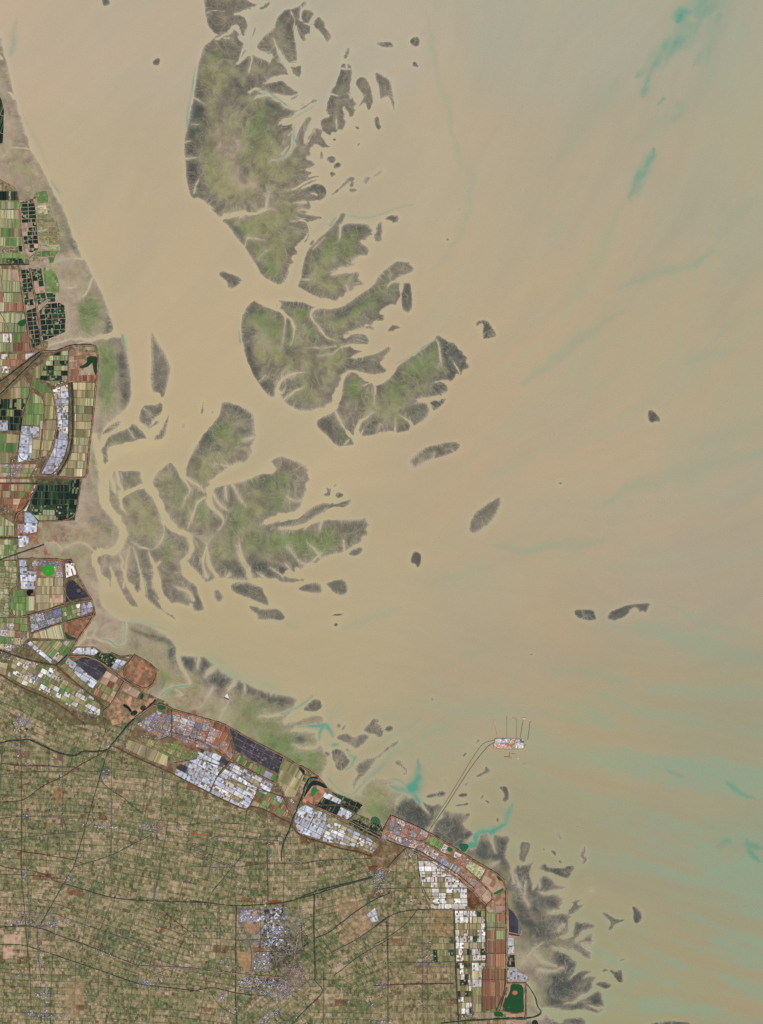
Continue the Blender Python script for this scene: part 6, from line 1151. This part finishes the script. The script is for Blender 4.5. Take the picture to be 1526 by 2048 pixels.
def bridge(label, pts, w, col, cat, z=.55, pier=6, name='bridge'):
    p = P(pts); p = chaikin(p, 2, False) if len(p) > 2 else p
    r = empty(name, p[0][0]-CX, CY-p[0][1], 0); tag(r, label, cat)
    ks = []
    for off, nm, ww, zz in ((0, 'deck', w, z), (0, 'median', w*.22, z+.05)):
        d = way(nm, p, ww, ww, col if nm == 'deck' else tuple(min(255, v*1.25) for v in col), z=zz-LZ, jit=0.02)
        if 'kind' in d: del d['kind']
        ks.append(d)
    seg = np.hypot(*(p[1:]-p[:-1]).T); s = np.concatenate([[0], np.cumsum(seg)]); n = min(90, int(s[-1]/pier))
    src = None
    for u in np.linspace(pier/2, s[-1]-1, max(2, n)):
        x = np.interp(u, s, p[:, 0]); y = np.interp(u, s, p[:, 1])
        if src is None: src = prism('pier', [(-w*.45, -.15), (w*.45, -.15), (w*.45, .15), (-w*.45, .15)], -.6, z-.05, (120, 112, 100)).data; bpy.data.objects.remove([o for o in bpy.data.objects if o.data == src][0])
        o = bpy.data.objects.new('pier', src); COL.objects.link(o); o.location = (x, -y, 0); ks.append(o)
        o.location = (x, -y, 0)
    adopt(r, *ks); return r
bridge('long causeway bridge running from the port to the harbour island, eastern lane', 'L 215,1012 300,890 390,755 480,610 560,490 640,390 675,350 715,328', 1.0, (142, 128, 104), 'bridge', .7)
bridge('thinner twin of the causeway bridge on its western side', 'L 232,985 290,870 375,740 460,600 550,450 620,345 660,320 720,308', .5, (150, 136, 108), 'bridge', .66)
bridge('westernmost pale leaning jetty north of the harbour island', 'V 455,712 400,480 355,255', .75, (176, 160, 118), 'jetty', .5, 5, 'jetty')
bridge('faint dotted vertical jetty north of the harbour island', 'V 683,705 683,170', .35, (128, 122, 96), 'jetty', .5, 3, 'jetty')
bridge('hooked brown jetty north of the harbour island', 'V 925,710 932,560 938,400 940,225 925,212 830,200', .6, (156, 118, 86), 'jetty', .5, 5, 'jetty')
bridge('brown jetty with a white ship at its head', 'V 1025,715 1050,560 1080,380 1100,245', .7, (132, 100, 74), 'jetty', .5, 5, 'jetty')
bridge('easternmost dark jetty off the harbour island', 'V 1215,760 1240,580 1262,400 1278,285', .7, (124, 106, 80), 'jetty', .5, 5, 'jetty')
bridge('short T-shaped quay south of the harbour island', 'V 755,1075 745,1180', .6, (120, 96, 72), 'jetty', .5, 4, 'jetty')
bridge('brown landing stage lying across south of the harbour island', 'V 612,1190 760,1190 800,1205', .9, (126, 92, 68), 'jetty', .5, 4, 'jetty')
bridge('small stage south-east below the harbour island', 'V 780,1108 905,1128', .5, (126, 100, 74), 'jetty', .5, 4, 'jetty')
bridge('stub jetty on the east side of the harbour island', 'V 1120,900 1170,895', .6, (104, 96, 88), 'jetty', .5, 3, 'jetty')
def ship(label, u, v, L, ang, hull, deck, sheet='V'):
    q = P(f'{sheet} {u},{v}')[0]; r = empty('cargo_ship', q[0]-CX, CY-q[1], 0); r.rotation_euler = (0, 0, math.radians(ang)); tag(r, label, 'ship')
    def part(nm, pts, z0, z1, col):
        o = prism(nm, [(x+CX, CY-y) for x, y in pts], z0, z1, col, M_ROOF); o.parent = r; return o
    h = L/2; b = L*.11+.12
    part('hull', [(-h, -b*.8), (h*.7, -b), (h, 0), (h*.7, b), (-h, b*.8)], -.1, .3, hull)
    part('deck', [(-h*.95, -b*.65), (h*.66, -b*.8), (h*.92, 0), (h*.66, b*.8), (-h*.95, b*.65)], .3, .34, deck)
    part('deckhouse', [(-h*.9, -b*.6), (-h*.6, -b*.6), (-h*.6, b*.6), (-h*.9, b*.6)], .34, .8, (225, 222, 215))
    part('hatch', [(-h*.45, -b*.5), (h*.55, -b*.5), (h*.55, b*.5), (-h*.45, b*.5)], .34, .42, (188, 182, 170))
    return r
ship('white ship berthed at the head of the brown jetty', 1115, 222, 6.5, -4, (214, 208, 190), (226, 220, 206))
ship('dark ship moored alongside the white ship at the jetty head', 1112, 196, 6.5, -4, (56, 54, 44), (70, 68, 54))
ship('cream ship at anchor south of the harbour island', 968, 1232, 5.5, -18, (216, 204, 168), (200, 190, 160))
ship('small dark ship south-east below the harbour island', 1115, 1364, 3.2, 5, (74, 70, 56), (90, 84, 68))
ship('dark ship at the head of the easternmost jetty', 1280, 300, 3, 85, (62, 56, 44), (84, 76, 60))
ship('small dark ship at the head of the dotted jetty', 690, 165, 2.4, 10, (70, 66, 54), (84, 78, 64))
for lab, sh_, u, v, a in [('lone vessel near the top edge between turbine rows', 'R', 777, 72, 40), ('lone vessel in the upper right sea left of the turbine rows', 'R', 445, 151, 20), ('vessel beside the teardrop-shaped sandbar', 'R', 1057, 1842, 80),
        ('vessel south-east of the teardrop-shaped sandbar', 'R', 1372, 1920, 10), ('vessel below the mid-sea turbine rows', 'S', 722, 134, 15), ('vessel above the fifth turbine row', 'S', 822, 195, 60), ('vessel south of the pinhead sandbar', 'S', 720, 543, 30), ('vessel in the pale right-hand sea', 'S', 1256, 805, 20), ('vessel by the spiky sandbar', 'S', 64, 621, 70), ('vessel off the green lobed bank', 'R', 156, 946, 30), ('vessel above the dogleg sandbars', 'S', 238, 1321, 30)]:
    ship('small dark '+lab, u, v, 1.5, a, (66, 62, 54), (90, 84, 74), sh_)
# pyramid-roofed white rig on the salt marsh
rg = empty('boat_yard', P('J 968,165')[0][0]-CX, CY-P('J 968,165')[0][1]); tag(rg, 'small white triangular yard with a dark quay on the mudflat', 'yard')
adopt(rg, prism('ground', 'J 970,138 985,180 950,165', .4, 1.0, (222, 216, 214)), prism('quay', 'J 948,168 985,184 984,190 946,174', .4, 1.05, (70, 58, 72)))

# ---------------- offshore wind turbines ----------------
def turbine_mesh():
    V = []; F = []; C = []
    def tube(x, y, z0, z1, r0, r1, col, n=8):
        b = len(V)
        for z, r in ((z0, r0), (z1, r1)): V.extend([(x+r*math.cos(i*math.tau/n), y+r*math.sin(i*math.tau/n), z) for i in range(n)])
        F.append(tuple(b+n+i for i in range(n))); C.append((n, col))
        for i in range(n): F.append((b+i, b+(i+1) % n, b+n+(i+1) % n, b+n+i)); C.append((4, col))
    tube(0, 0, -.5, .25, .34, .30, (150, 140, 70)); tube(0, 0, .24, 1.7, .09, .06, (225, 225, 225))
    b = len(V)
    for dx in (-.12, .28):
        V.extend([(dx, -.09, 1.62), (dx, .09, 1.62), (dx, .09, 1.8), (dx, -.09, 1.8)])
    for f in ((0, 1, 2, 3), (4, 7, 6, 5), (0, 4, 5, 1), (1, 5, 6, 2), (2, 6, 7, 3), (3, 7, 4, 0)): F.append(tuple(b+i for i in f)); C.append((4, (230, 230, 230)))
    for k in range(3):
        a = k*math.tau/3+.4; ca, sa = math.cos(a), math.sin(a); b = len(V)
        for r_, w_ in ((.05, .10), (.4, .13), (1.3, .03)):
            for s_ in (-1, 1):
                for tt in (-.02, .02):
                    V.append((-.14+tt, ca*r_-sa*w_*s_, 1.71+sa*r_+ca*w_*s_))
        for i in (0, 4):
            for f in ((0, 1, 5, 4), (2, 6, 7, 3), (0, 4, 6, 2), (1, 3, 7, 5)): F.append(tuple(b+i+j for j in f)); C.append((4, (235, 235, 235)))
        F.append((b+8, b+9, b+11, b+10)); C.append((4, (235, 235, 235)))
    me = bpy.data.meshes.new('wind_turbine'); me.from_pydata(V, [], F); me.update()
    a_ = me.color_attributes.new('tint', 'FLOAT_COLOR', 'CORNER'); cc_ = np.concatenate([np.tile([*L3(*c), 1], (n, 1)) for n, c in C]).astype(f32)
    a_.data.foreach_set('color', cc_.ravel()); me.materials.append(M_ROOF); return me
TR = {}
TM = turbine_mesh(); rt = random.Random(9); nt_ = 0
for k, s in enumerate(['R 385,320 760,326 35', 'R 415,385 820,390 38', 'R 560,190 960,200 40', 'R 370,478 740,482 36', 'R 330,580 560,545 38', 'R 20,1005 250,965 36', 'R 145,1345 440,1280 30', 'R 30,1432 430,1438 22', 'R 520,1778 900,1782 24', 'R 520,1832 820,1836 26', 'R 540,1905 770,1905 30',
        'R 1050,1783 1155,1783 34', 'R 1105,1845 1165,1845 30', 'R 1295,1740 1526,1742 19', 'R 1290,1812 1526,1812 22', 'R 1285,1888 1520,1888 36', 'R 1330,1965 1520,1960 30', 'S 545,158 910,165 38', 'S 520,215 650,217 36', 'S 775,222 1165,228 30', 'S 1290,240 1520,225 24',
        'S 525,383 1175,388 42', 'S 530,457 930,460 38', 'S 975,460 1165,460 24', 'S 530,527 1170,530 46', 'S 530,625 935,630 38', 'S 540,700 800,696 38', 'S 110,718 410,720 38', 'S 930,1010 1500,1030 26', 'S 850,910 1080,830 28', 'S 1120,890 1500,790 32', 'S 1180,965 1300,935 28', 'T 700,1130 1150,1180 58', 'T 820,1310 980,1312 36', 'R 400,745 570,712 36', 'R 350,870 600,835 40']):
    t = s.split(); a_, b_ = P(t[0]+' '+t[1]+' '+t[2]); sp = float(t[3])/SH[t[0]][2]; n = int(np.hypot(*(b_-a_))/sp)
    for i in range(n+1):
        if rt.random() < .16: continue
        q = a_+(b_-a_)*i/max(n, 1)+np.array([rt.uniform(-.6, .6), rt.uniform(-.5, .5)])
        if DL[int(np.clip(q[1]+M0, 0, RH-1)), int(np.clip(q[0]+M0, 0, RW-1))] > -5: continue
        o = link('wind_turbine', TM, loc=(q[0]-CX, CY-q[1], 0)); o.rotation_euler = (0, 0, math.radians(35)); nt_ += 1
        xs_ = 'far right' if q[0] > 1400 else ('right-hand' if q[0] > 1150 else 'middle'); ys_ = 'northern' if q[1] < 450 else ('central' if q[1] < 1000 else 'southern')
        TR.setdefault(k, []).append(o); tag(o, None, 'wind turbine', f'turbine row of the {ys_} {xs_} sea')
for j_, k in enumerate(sorted(TR, key=lambda k: -np.mean([o.location.y for o in TR[k]]))):
    for i_, o in enumerate(sorted(TR[k], key=lambda o: o.location.x)):
        o['label'] = f'{ORD[i_+1]} wind turbine from the left in the {ORD[j_+1]} turbine row from the top'
print('TURBINES', nt_)

# ---------------- villages and the town ----------------
BLD = []
GREY = [(150, 148, 152), (172, 172, 180), (130, 128, 130), (196, 196, 200), (116, 112, 108), (160, 140, 130)]; BLU = [(128, 130, 180), (150, 152, 190), (176, 178, 196), (136, 134, 150), (210, 208, 212), (110, 100, 96)]
ROSE = [(156, 112, 104), (140, 96, 88), (168, 134, 126), (150, 146, 150), (120, 92, 84)]; DRK = [(50, 50, 46), (64, 62, 56), (42, 46, 40), (90, 86, 80), (120, 114, 104), (34, 38, 34)]
WHT = [(222, 218, 210), (204, 202, 202), (184, 182, 184), (150, 140, 130)]
def settle(where, sheet, cx, cy, rx, ry, n, pal, rot=0, smin=.8, smax=2.6, clipbox=False):
    c = P(f'{sheet} {cx},{cy}')[0]; s = SH[sheet][2]; rx /= s; ry /= s; a = math.radians(rot)
    for _ in range(n):
        if clipbox: u, v = R.uniform(-rx, rx), R.uniform(-ry, ry)
        else: u, v = R.gauss(0, rx*.6), R.gauss(0, ry*.6)
        n_ = 0; x = c[0]+u*math.cos(a)-v*math.sin(a); y = c[1]+u*math.sin(a)+v*math.cos(a)
        k = R.random()**2.2; w = smin+(smax-smin)*k; l = w*R.uniform(.5, 1.1)
        BLD.append((w*l, x, y, w, l, a+R.choice([0, math.pi/2])+R.uniform(-.08, .08), R.choice(pal), where))
T_ = 'in the large town'
settle(T_+' centre', 'Q', 640, 500, 90, 60, 240, BLU+WHT+DRK, 0, 1, 5.5); settle(T_+' centre', 'Q', 630, 610, 95, 45, 330, BLU+BLU+GREY+DRK, 0, 1, 3.6); settle(T_+' centre', 'Q', 625, 700, 95, 40, 330, BLU+GREY+DRK, 0, 1, 3.6)
settle('of the dark old quarter in the large town', 'Q', 690, 800, 80, 75, 300, DRK+[(150, 140, 130)], 0, .8, 2.4, True); settle('of the dark old quarter in the large town', 'Q', 780, 720, 50, 80, 200, DRK+GREY, 0, .8, 2.4, True)
settle('of the rosy residential quarter in the large town', 'Q', 790, 960, 95, 95, 640, ROSE+GREY, 0, .7, 1.8, True); settle('of the rosy residential quarter in the large town', 'Q', 720, 1050, 90, 70, 360, ROSE+GREY+BLU, 30, .7, 1.8)
settle('in the south of the large town', 'Q', 550, 850, 60, 70, 240, BLU+GREY, 0, 1, 3.4, True); settle('in the south of the large town', 'Q', 560, 1010, 115, 55, 420, BLU+ROSE+DRK, 3, .9, 3); settle('in the south of the large town', 'Q', 420, 1000, 50, 40, 60, BLU, 0, .8, 3, True); settle('in the south of the large town', 'Q', 620, 1090, 140, 55, 260, GREY+BLU, 0, .8, 2.4)
settle('in the north of the large town', 'Q', 470, 500, 85, 45, 60, WHT+BLU, 0, 1, 4, True); settle('in the east of the large town', 'Q', 850, 560, 40, 120, 70, WHT+GREY, 0, .8, 2.4, True); settle('in the east of the large town', 'Q', 885, 710, 20, 60, 12, DRK, 0, 2, 5, True)
settle('on the slanting village lane south of the large town', 'Q', 610, 1270, 100, 26, 110, BLU, -35, .8, 2.6, True); settle('on the slanting village lane south of the large town', 'Q', 590, 1200, 130, 18, 60, GREY, -38, .8, 2)
settle('by the round tan road at the bottom left town', 'P', 1170, 900, 80, 60, 190, ROSE, 10, .7, 1.7); settle('by the round tan road at the bottom left town', 'P', 1110, 1010, 50, 40, 50, BLU, 0, .9, 2.6); settle('by the round tan road at the bottom left town', 'P', 1250, 985, 60, 40, 30, DRK+BLU, 0, .9, 2.6)
settle('strung along the east road of the round-road town', 'P', 1360, 895, 170, 14, 130, ROSE+BLU, 3, .7, 1.6, True); settle('strung along the east road of the round-road town', 'Q', 250, 920, 220, 16, 90, GREY+BLU, 3, .7, 1.6, True)
for where, sh_, cx, cy, rx, ry, n, pal, rot in [
    ('in the river village at the lower left', 'P', 180, 555, 190, 18, 110, BLU, 0), ('in the river village at the lower left', 'P', 250, 495, 90, 10, 50, ROSE+BLU, 0), ('in the rose-roofed river village', 'P', 300, 585, 45, 30, 70, ROSE, 0), ('in the rose-roofed river village', 'P', 400, 575, 40, 30, 40, BLU, 0),
    ('on the canal road at the left', 'P', 180, 200, 26, 50, 60, BLU, 0), ('at the canal crossroads of the lower left', 'P', 525, 215, 20, 50, 50, BLU, 25), ('in the hamlet south of the river village', 'P', 308, 850, 14, 40, 36, BLU, 0), ('on the canal road south of the river village', 'P', 295, 700, 6, 120, 40, GREY, 0),
    ('in the blocky hamlet at the lower left', 'P', 300, 1108, 40, 16, 36, WHT+BLU, 0), ('in the blocky hamlet at the lower left', 'P', 350, 1085, 20, 40, 40, BLU, 0), ('in the bottom edge hamlets', 'P', 345, 1240, 12, 80, 40, BLU, 0), ('in the bottom edge hamlets', 'P', 380, 1270, 150, 12, 70, BLU, 2), ('in the bottom edge hamlets', 'P', 230, 1240, 24, 26, 30, BLU, 0),
    ('on the slanting river road', 'P', 750, 745, 60, 12, 50, ROSE, 18), ('on the slanting river road', 'P', 880, 810, 150, 8, 50, GREY, 20), ('on the short north-south village street', 'P', 1183, 370, 8, 110, 60, GREY+ROSE, 0), ('by the small works at the left edge', 'P', 20, 1200, 50, 10, 20, BLU, 0),
    ('in the village on the left river bend', 'O', 145, 160, 30, 50, 50, BLU+GREY, 0), ('in the village on the left river bend', 'O', 140, 350, 34, 60, 90, ROSE, 0), ('in the village on the left river bend', 'O', 130, 225, 70, 14, 40, DRK+WHT, 0), ('in the village on the left river bend', 'O', 190, 165, 30, 14, 20, BLU, 0), ('in the village on the left river bend', 'O', 140, 430, 20, 30, 30, BLU+ROSE, 0),
    ('by the river fork', 'O', 850, 355, 26, 20, 36, GREY+ROSE, 0), ('on the canal street south of the river fork', 'O', 795, 560, 22, 45, 70, GREY+BLU, 12), ('in the white terrace village', 'O', 790, 965, 125, 9, 90, WHT+BLU, 3), ('in the brick red village', 'O', 1215, 960, 40, 45, 110, ROSE, 0), ('in the brick red village', 'O', 1170, 990, 24, 60, 60, BLU+GREY, -5), ('in the brick red village', 'O', 1090, 965, 60, 16, 40, GREY, 0),
    ('in the hamlet east of the brick red village', 'O', 1050, 695, 26, 20, 26, GREY+ROSE, 0), ('in the hamlet east of the brick red village', 'O', 1240, 640, 14, 20, 14, BLU, 0), ('near the black fields of the left plain', 'O', 400, 828, 40, 10, 14, DRK+BLU, 0), ('on the left canal road', 'O', 180, 880, 40, 12, 20, DRK+BLU, 0),
    ('in the village north of the large town', 'Q', 595, 100, 50, 16, 34, ROSE, 0), ('in the village north of the large town', 'Q', 620, 55, 14, 20, 16, BLU, 0), ('in the village north of the large town', 'Q', 835, 105, 26, 20, 30, ROSE, 0), ('in the crossroads town behind the port', 'Q', 1450, 200, 60, 60, 170, BLU+GREY, 0), ('in the crossroads town behind the port', 'Q', 1430, 300, 24, 70, 80, GREY+DRK, 0), ('in the crossroads town behind the port', 'Q', 1480, 165, 60, 24, 60, ROSE, 0),
    ('west of the large town', 'Q', 245, 850, 20, 14, 14, BLU, 0), ('west of the large town', 'Q', 320, 880, 50, 12, 20, GREY, 0), ('south-west of the large town', 'Q', 250, 1120, 20, 40, 30, BLU, 0), ('south-west of the large town', 'Q', 310, 1230, 44, 30, 40, BLU+WHT, -30), ('east of the large town', 'Q', 1270, 660, 30, 16, 26, ROSE, -25), ('on the eastern village road', 'Q', 1460, 1030, 60, 10, 44, BLU, -5), ('in the bottom hamlets near the eastern canal', 'Q', 1400, 1305, 60, 10, 26, GREY+BLU, 0), ('in the bottom hamlets near the eastern canal', 'Q', 1380, 1180, 30, 20, 20, GREY, 0), ('in the hamlet north of the town canal', 'J', 815, 1370, 14, 26, 20, ROSE, 0), ('in the hamlet north of the town canal', 'J', 710, 1300, 30, 16, 20, ROSE, 20),
    ('in the bluish works behind the port', 'M', 285, 200, 16, 30, 30, BLU, 0), ('in the speckled green district', 'M', 410, 980, 50, 60, 70, WHT+ROSE, 0), ('in the speckled green district', 'M', 500, 870, 60, 20, 30, ROSE, 0), ('by the bottom edge road', 'M', 40, 1225, 40, 10, 40, BLU+WHT, -5), ('by the bottom edge road', 'M', 60, 1500, 70, 12, 30, BLU, 0), ('in the southern greenhouse village', 'M', 700, 1450, 50, 16, 30, WHT, 0), ('in the village inside the port elbow', 'M', 290, 570, 40, 14, 40, ROSE+WHT, 0), ('in the village inside the port elbow', 'M', 120, 540, 60, 40, 40, ROSE, 0),
    ('in the upper left village', 'F', 35, 775, 40, 30, 60, ROSE+WHT, 0), ('at the creek lock hamlet', 'F', 410, 870, 40, 16, 24, WHT+ROSE, 0), ('by the harbour on the left polder', 'G', 330, 30, 30, 20, 30, GREY, 0), ('in the small works at the left', 'G', 130, 1110, 20, 24, 20, WHT+ROSE, 0), ('in the row of white works at the left', 'G', 110, 1260, 50, 14, 22, BLU+WHT, 0), ('beside the slanting lane', 'G', 355, 1220, 20, 60, 26, WHT+ROSE, 20), ('in the striped works by the brown canal', 'G', 65, 1610, 30, 24, 14, WHT, 30),
    ('along the old dyke road', 'H', 100, 900, 90, 60, 90, GREY+ROSE+WHT, 10), ('in the left dyke town', 'H', 185, 860, 30, 22, 40, BLU+WHT, 0), ('in the left dyke town', 'H', 40, 1000, 60, 30, 60, WHT+BLU, 10), ('by the river works at the bottom of the belt', 'H', 180, 1500, 60, 30, 70, BLU, 0), ('by the river works at the bottom of the belt', 'H', 700, 1440, 50, 20, 40, BLU+ROSE, 30),
    ('on the port road', 'K', 800, 1310, 60, 16, 50, ROSE+GREY, 0), ('in the works by the lagoon ring', 'K', 120, 760, 40, 14, 20, WHT, 20), ('in the works by the lagoon ring', 'K', 30, 680, 30, 40, 30, ROSE+WHT, 0), ('in the port town', 'K', 1040, 1160, 30, 30, 50, BLU+WHT, 0), ('in the port town', 'K', 970, 970, 50, 40, 70, DRK+BLU, 25), ('in the works by the river fork', 'J', 440, 480, 30, 12, 30, BLU, 0), ('in the works by the river fork', 'J', 200, 530, 16, 30, 20, BLU, 0), ('in the works by the river fork', 'J', 345, 465, 30, 12, 10, WHT, 20), ('on the long works road', 'J', 870, 430, 30, 60, 26, WHT+BLU, 20), ('on the long works road', 'J', 730, 490, 60, 12, 16, WHT+BLU, 20)]:
    settle(where, sh_, cx, cy, rx, ry, n, pal, rot)
rs_ = random.Random(77)
for s_ in ['P 200,30 240,700', 'P 850,0 850,390', 'P 700,250 690,400 640,600', 'P 380,470 640,570 900,660 1180,750', 'P 330,600 470,660 620,710 760,765 900,820 1050,880', 'P 500,260 700,320 830,360 980,380 1180,390 1500,400', 'P 250,730 430,805 620,870 830,940 1070,1030 1300,1050 1500,1080', 'P 150,400 560,400', 'P 20,960 500,965', 'P 650,900 650,1300', 'P 700,1200 1100,1180',
        'O 160,200 165,700 168,1000 165,1335', 'O 20,485 500,512', 'O 0,910 470,885', 'O 0,1080 630,1005', 'O 480,420 480,1020', 'O 850,700 850,1335', 'O 560,60 800,330', 'O 620,780 620,1200', 'O 900,500 1130,740', 'J 90,700 90,1500', 'J 480,740 470,1100', 'J 600,830 590,1170', 'J 640,1260 1010,1470', 'J 850,1250 1400,1270', 'J 1290,1080 1275,1500', 'J 900,1000 1200,1060', 'J 700,1050 1100,1120',
        'Q 0,20 320,140', 'Q 0,125 590,100', 'Q 700,105 1380,65', 'Q 590,0 595,400', 'Q 400,340 1100,300', 'Q 352,450 350,1300', 'Q 945,400 955,1000', 'Q 955,1000 780,1328', 'Q 1300,670 1100,790', 'Q 1526,510 1300,670', 'Q 1100,600 1400,390', 'Q 100,600 330,600', 'Q 30,900 340,940', 'Q 1000,1200 1500,1100', 'Q 1510,550 1510,1000', 'M 0,770 300,645', 'M 100,700 100,1500', 'M 360,650 370,1500', 'M 0,1225 600,1210', 'M 100,1055 600,1045', 'H 70,110 70,900', 'H 60,1200 600,1500', 'K 120,1150 60,1300', 'K 150,1500 900,1340']:
    pp_ = P(s_); sg_ = np.hypot(*(pp_[1:]-pp_[:-1]).T); cs_ = np.concatenate([[0], np.cumsum(sg_)])
    for _ in range(max(2, int(cs_[-1]/22))):
        u_ = rs_.uniform(0, cs_[-1]); i_ = min(len(sg_)-1, int(np.searchsorted(cs_, u_, side='right')-1)); t_ = (pp_[i_+1]-pp_[i_])/sg_[i_]; c_ = pp_[i_]+t_*(u_-cs_[i_]); pl_ = rs_.choice([BLU, GREY, ROSE, BLU+WHT, GREY+DRK, DRK+WHT]); L_ = rs_.uniform(2, 8)
        for _ in range(rs_.randint(4, 16)):
            a_ = rs_.gauss(0, L_); b_ = rs_.gauss(0, 1.1); w_ = rs_.uniform(.6, 1.6)
            x_ = c_[0]+t_[0]*a_-t_[1]*b_; y_ = c_[1]+t_[1]*a_+t_[0]*b_
            BLD.append((w_*w_*.7, x_, y_, w_, w_*.7, math.atan2(t_[1], t_[0]), rs_.choice(pl_), 'in a roadside hamlet of the plain'))
for _ in range(700):                                           # lone farmsteads
    x, y = rs_.uniform(-20, 980), rs_.uniform(1420, 2060)
    if DL[int(y+M0), int(x+M0)] < 8: continue
    w = rs_.uniform(.5, 1.3); BLD.append((w*w*.7, x, y, w, w*.7, rs_.choice([0, .1, -.1, 1.57]), rs_.choice(GREY+ROSE+DRK+WHT), 'on the plain'))
BLD = [b for b in BLD if DL[int(np.clip(b[2]+M0, 0, RH-1)), int(np.clip(b[1]+M0, 0, RW-1))] > .5]
BLD.sort(key=lambda b: -b[0]); NB = 230
def house_geo(x, y, w, l, a, z0, h):
    ca, sa = math.cos(a), math.sin(a)
    pts = [(-w/2, -l/2), (w/2, -l/2), (w/2, l/2), (-w/2, l/2)]
    B_ = [(x+u*ca-v*sa, y+u*sa+v*ca, z0) for u, v in pts]; T = [(p[0], p[1], z0+h) for p in B_]
    rg_ = [(x+u*ca, y+u*sa, z0+h*1.3) for u in (-w/2, w/2)]
    return B_+T+rg_, [(0, 1, 5, 4), (1, 2, 6, 9, 5), (2, 3, 7, 6), (3, 0, 4, 8, 7), (4, 5, 9, 8), (7, 8, 9, 6)]
HM = {}
def house_mesh(col):
    if col not in HM:
        V, F = house_geo(0, 0, 1, 1, 0, 0, 1); me = bpy.data.meshes.new('building'); me.from_pydata(V, [], F); me.update()
        a_ = me.color_attributes.new('tint', 'FLOAT_COLOR', 'CORNER'); c_ = []
        for f in F: c_ += [[*L3(*(col if len(f) == 4 and f[0] in (4, 7) else (170, 164, 154))), 1]]*len(f)
        a_.data.foreach_set('color', np.array(c_, dtype=f32).ravel()); me.materials.append(M_ROOF); HM[col] = me
    return HM[col]
CN = lambda c: 'dark' if sum(c) < 220 else ('white' if min(c) > 198 else ('blue' if c[2] > c[0]+20 else ('rose red' if c[0] > c[1]+25 else 'grey')))
for k, (ar, x, y, w, l, a, col, where) in enumerate(BLD[:NB]):
    o = link('building', house_mesh(col), loc=(x-CX, CY-y, LZ+.3)); o.scale = (w, l, .45+.002*(k % 50)); o.rotation_euler = (0, 0, -a)
    tag(o, f'{CN(col)} roofed building {where}', 'building', f'{CN(col)} roofed buildings {where}')
V = []; F = []; C = []
for k, (ar, x, y, w, l, a, col, where) in enumerate(BLD[NB:]):
    v, f = house_geo(x-CX, CY-y, w, l, -a, LZ+.2, .35+.0015*(k % 97)); b = len(V); V += v
    for q in f: F.append(tuple(b+i for i in q))
    C += [[*L3(*col), 1]]*len(v)
me = mesh_from_np('houses', V, F, M_ROOF, {'tint': np.array(C)}); o = link('houses', me); tag(o, 'thousands of small pale village houses scattered over the farmland', 'houses', kind='stuff')
print('BLD', len(BLD), 'PLOTS', NPLOT[0])
# beyond 290 plots of a kind the smallest become one patchwork
by = {}
for a_, n_, o_ in ALLP: by.setdefault(n_, []).append((a_, o_))
for n_, lst in by.items():
    if len(lst) <= 290: continue
    lst.sort(key=lambda t: -t[0]); V = []; F = []; C = []; mat = lst[0][1].data.materials[0]
    for a_, o_ in lst[290:]:
        me = o_.data; b = len(V); V += [tuple(v.co) for v in me.vertices]; F += [tuple(b+i for i in pl.vertices) for pl in me.polygons]
        c_ = np.empty(len(me.loops)*4, f32); me.color_attributes['tint'].data.foreach_get('color', c_); C.append(c_)
        bpy.data.objects.remove(o_); bpy.data.meshes.remove(me)
    me = bpy.data.meshes.new('small_'+n_+'s'); me.from_pydata(V, [], F); me.color_attributes.new('tint', 'FLOAT_COLOR', 'CORNER').data.foreach_set('color', np.concatenate(C)); me.materials.append(mat)
    o = link('small_'+n_+'s', me); tag(o, 'the smallest leftover '+n_.replace('_', ' ')+' patches between the larger ones of the reclaimed coast', 'patchwork', kind='stuff')
EXPO = 0.0
# ---------------- light, sky, camera ----------------
W_ = bpy.data.worlds.new('World'); S.world = W_; W_.use_nodes = True
nt = W_.node_tree; bg = nt.nodes['Background']; sky = nt.nodes.new('ShaderNodeTexSky'); sky.sky_type = 'NISHITA'; sky.sun_disc = False
EL, AZ = math.radians(52), math.radians(140)          # mid-morning sun in the south-east
sky.sun_elevation = EL; sky.sun_rotation = AZ; sky.altitude = 0
nt.links.new(sky.outputs[0], bg.inputs[0]); bg.inputs[1].default_value = .08
sl = bpy.data.lights.new('sun', 'SUN'); sl.energy = 3.4; sl.angle = math.radians(.5); sl.color = (1, .945, .85)
so = bpy.data.objects.new('sun', sl); COL.objects.link(so)
from mathutils import Vector
d = Vector((math.sin(AZ)*math.cos(EL), math.cos(AZ)*math.cos(EL), math.sin(EL)))
so.rotation_euler = d.to_track_quat('Z', 'Y').to_euler(); so.location = d*2000
cam = bpy.data.cameras.new('camera'); co = bpy.data.objects.new('camera', cam); COL.objects.link(co)
ALT = 6000.0
co.location = (0, 0, ALT); cam.sensor_fit = 'VERTICAL'; cam.sensor_height = 24; cam.lens = 24*ALT/2048.0
cam.clip_start = 10; cam.clip_end = 20000; S.camera = co
S.view_settings.view_transform = 'Standard'; S.view_settings.look = 'None'; S.view_settings.exposure = EXPO; S.view_settings.gamma = 1
S.cycles.max_bounces = 3; S.cycles.use_denoising = False
